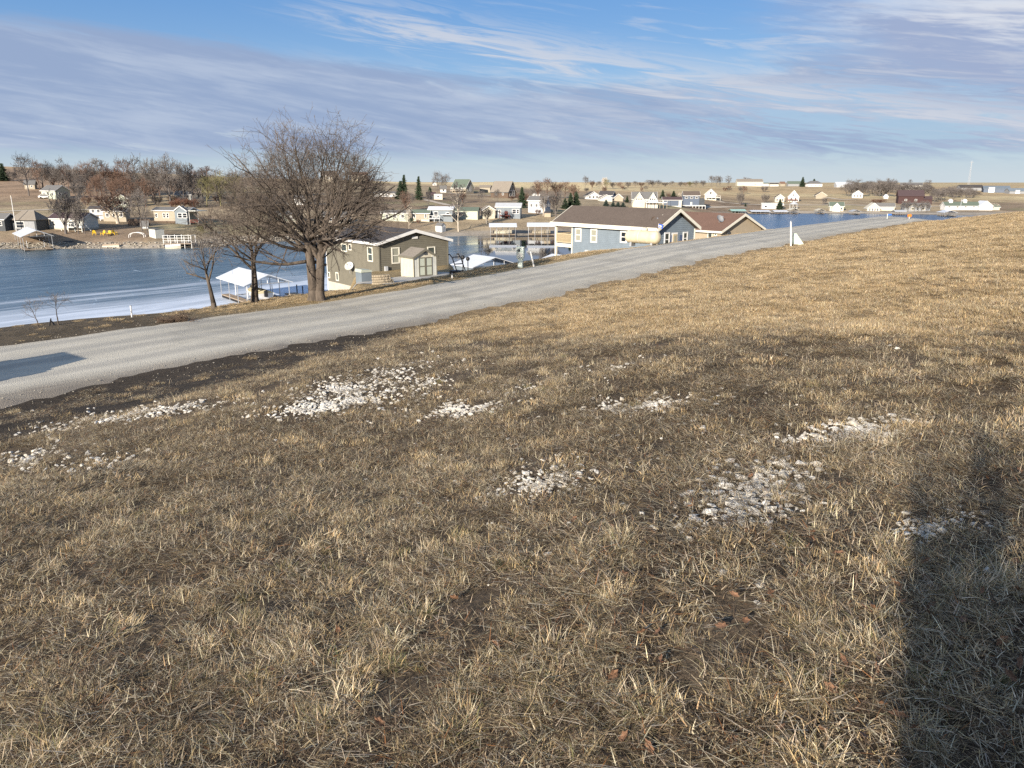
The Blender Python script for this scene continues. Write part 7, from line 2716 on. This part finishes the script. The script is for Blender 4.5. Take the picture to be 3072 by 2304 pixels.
def build_leaves():
    ml = mat('fallen_leaf_brown', (0.14, 0.075, 0.042), 0.8, 0.5, 9.0)
    ms = []
    for v in range(4):
        R_ = random.Random(v)
        mb = MB()
        out = [(0, -0.5), (0.16, -0.3), (0.36, -0.22), (0.26, 0.02), (0.34, 0.22), (0.14, 0.28), (0.02, 0.52), (-0.13, 0.27), (-0.33, 0.2), (-0.24, 0.0), (-0.34, -0.2), (-0.15, -0.3)]
        cu = R_.uniform(0.5, 1.1)
        pts = [(a, b, cu * a * a + 0.5 * R_.uniform(0.4, 1) * b * b) for a, b in out]
        k = len(mb.v)
        mb.v += pts + [(0, 0, 0)]
        n = len(pts)
        for i in range(n):
            mb.f.append((k + i, k + (i + 1) % n, k + n))
        me = mb.mesh('fallen_leaf')
        me.materials.append(ml)
        ms.append(me)
    R_ = random.Random(31)
    px = [R_.uniform(560, 1022) for _ in range(120)] + [R_.uniform(30, 600) for _ in range(36)]
    py = [R_.uniform(470, 765) for _ in range(120)] + [R_.uniform(480, 765) for _ in range(36)]
    X_, Y_, Z_, ok = near_hits(px, py)
    for a, b, c in zip(X_, Y_, Z_):
        o = link('fallen_leaf', ms[R_.randrange(4)])
        k = R_.uniform(0.035, 0.065)
        o.location = (a, b, c + R_.uniform(0.02, 0.045))
        o.scale = (k * R_.uniform(0.4, 0.9), k, k)
        o.rotation_euler = (R_.uniform(-0.9, 0.9), R_.uniform(-0.9, 0.9), R_.uniform(0, 6.28))
        wh = 'left of the middle stone heap' if a < -0.1 * b else 'between the stone heaps and the shadow' if b > 3.0 else 'in the grass below the largest stone heap'
        tag(o, 'curled brown fallen leaf lying %s' % wh, 'leaf', 'brown leaves fallen in the grass')


build_leaves()


# ------------------------------------------------------------------ out-of-frame car; bushes added behind the viewer to cast the lower right shadow
def parked_suv():
    s0, n0 = 3.1, 21.3
    x, y = xy(s0, n0)
    t = thing('parked_car', 'dark grey sport utility car parked on the gravel road', 'car', (x, y, 10.36), math.atan2(RS[1], RS[0]))
    paint = mat('dark_grey_car_paint', (0.05, 0.055, 0.06), 0.25, 0.05, spec=0.6)
    secs = []
    prof = [(-2.28, 0.55, 0.98, 0.80), (-2.15, 0.40, 1.05, 0.88), (-1.2, 0.32, 1.06, 0.92), (0.0, 0.30, 1.04, 0.93), (1.0, 0.32, 1.02, 0.92), (1.9, 0.40, 0.92, 0.86), (2.25, 0.50, 0.78, 0.72)]
    b = MB()
    for px, zl, zh, w in prof:
        secs.append([(px, -w * 0.9, zl), (px, -w, (zl + zh) / 2), (px, -w * 0.93, zh), (px, w * 0.93, zh), (px, w, (zl + zh) / 2), (px, w * 0.9, zl)])
    for a, c in zip(secs[:-1], secs[1:]):
        for i in range(6):
            j = (i + 1) % 6
            b.quad(a[i], c[i], c[j], a[j])
    b.poly(secs[0]); b.poly(list(reversed(secs[-1])))
    b.build('body', paint, t)
    c_ = MB()
    lo = [(-2.10, 0.80), (1.05, 0.84)]
    A_ = [(-2.12, -0.82, 1.04), (1.02, -0.86, 1.02), (1.02, 0.86, 1.02), (-2.12, 0.82, 1.04)]
    B_ = [(-1.85, -0.66, 1.74), (0.15, -0.68, 1.76), (0.15, 0.68, 1.76), (-1.85, 0.66, 1.74)]
    for i in range(4):
        j = (i + 1) % 4
        c_.quad(A_[i], A_[j], B_[j], B_[i])
    c_.build('windows', M_GLASS, t)
    r = MB(); r.box(-1.87, 0.17, -0.69, 0.69, 1.74, 1.80); r.build('roof', paint, t)
    for a, bb in zip(A_, B_):
        q = MB(); q.bar(a, bb, 0.05, 6); q.build('pillar', paint, t)
    for xx in (-1.40, 1.42):
        for yy, sg in ((-0.94, -1), (0.74, 1)):
            q = MB(); q.bar((xx, yy, 0.36), (xx, yy + 0.2, 0.36), 0.36, 20); w = q.build('wheel', M_RUBBER, t)
            q = MB(); f = yy - 0.012 if sg < 0 else yy + 0.2; q.bar((xx, f, 0.36), (xx, f + 0.012, 0.36), 0.22, 16); q.build('rim', M_METAL, w)
    for sg in (-1, 1):
        q = MB(); q.box(2.12, 2.24, sg * 0.62 - 0.14, sg * 0.62 + 0.14, 0.66, 0.80); q.build('headlight', M_PALE, t)
        q = MB(); q.box(-2.29, -2.2, sg * 0.70 - 0.08, sg * 0.70 + 0.08, 0.70, 0.98); q.build('tail_light', M_REDD, t)
        q = MB(); q.box(0.62, 0.80, sg * 1.0 - 0.10, sg * 1.0 + 0.10, 1.05, 1.2); q.build('mirror', paint, t)


parked_suv()


for bx, by, sx, sz, lab in ((-1.20, -2.95, 0.075, 0.325, 'tallest of the added unseen bushes casting the lower right shadow'), (-0.98, -2.80, 0.09, 0.26, 'middle one of the added unseen bushes casting the lower right shadow'),
                            (-0.78, -2.62, 0.085, 0.20, 'broad low one of the added unseen bushes casting the lower right shadow')):
    p = Vector((bx, by, gz(bx, by)))  # unseen bush added so its shadow falls on the lower right grass
    o = far_tree('bush', 0, 0, 0, lab, None, M_TWIG, group='added unseen bushes casting the lower right shadow', name='shrub', p=p)
    o.scale = (sx, sx, sz)
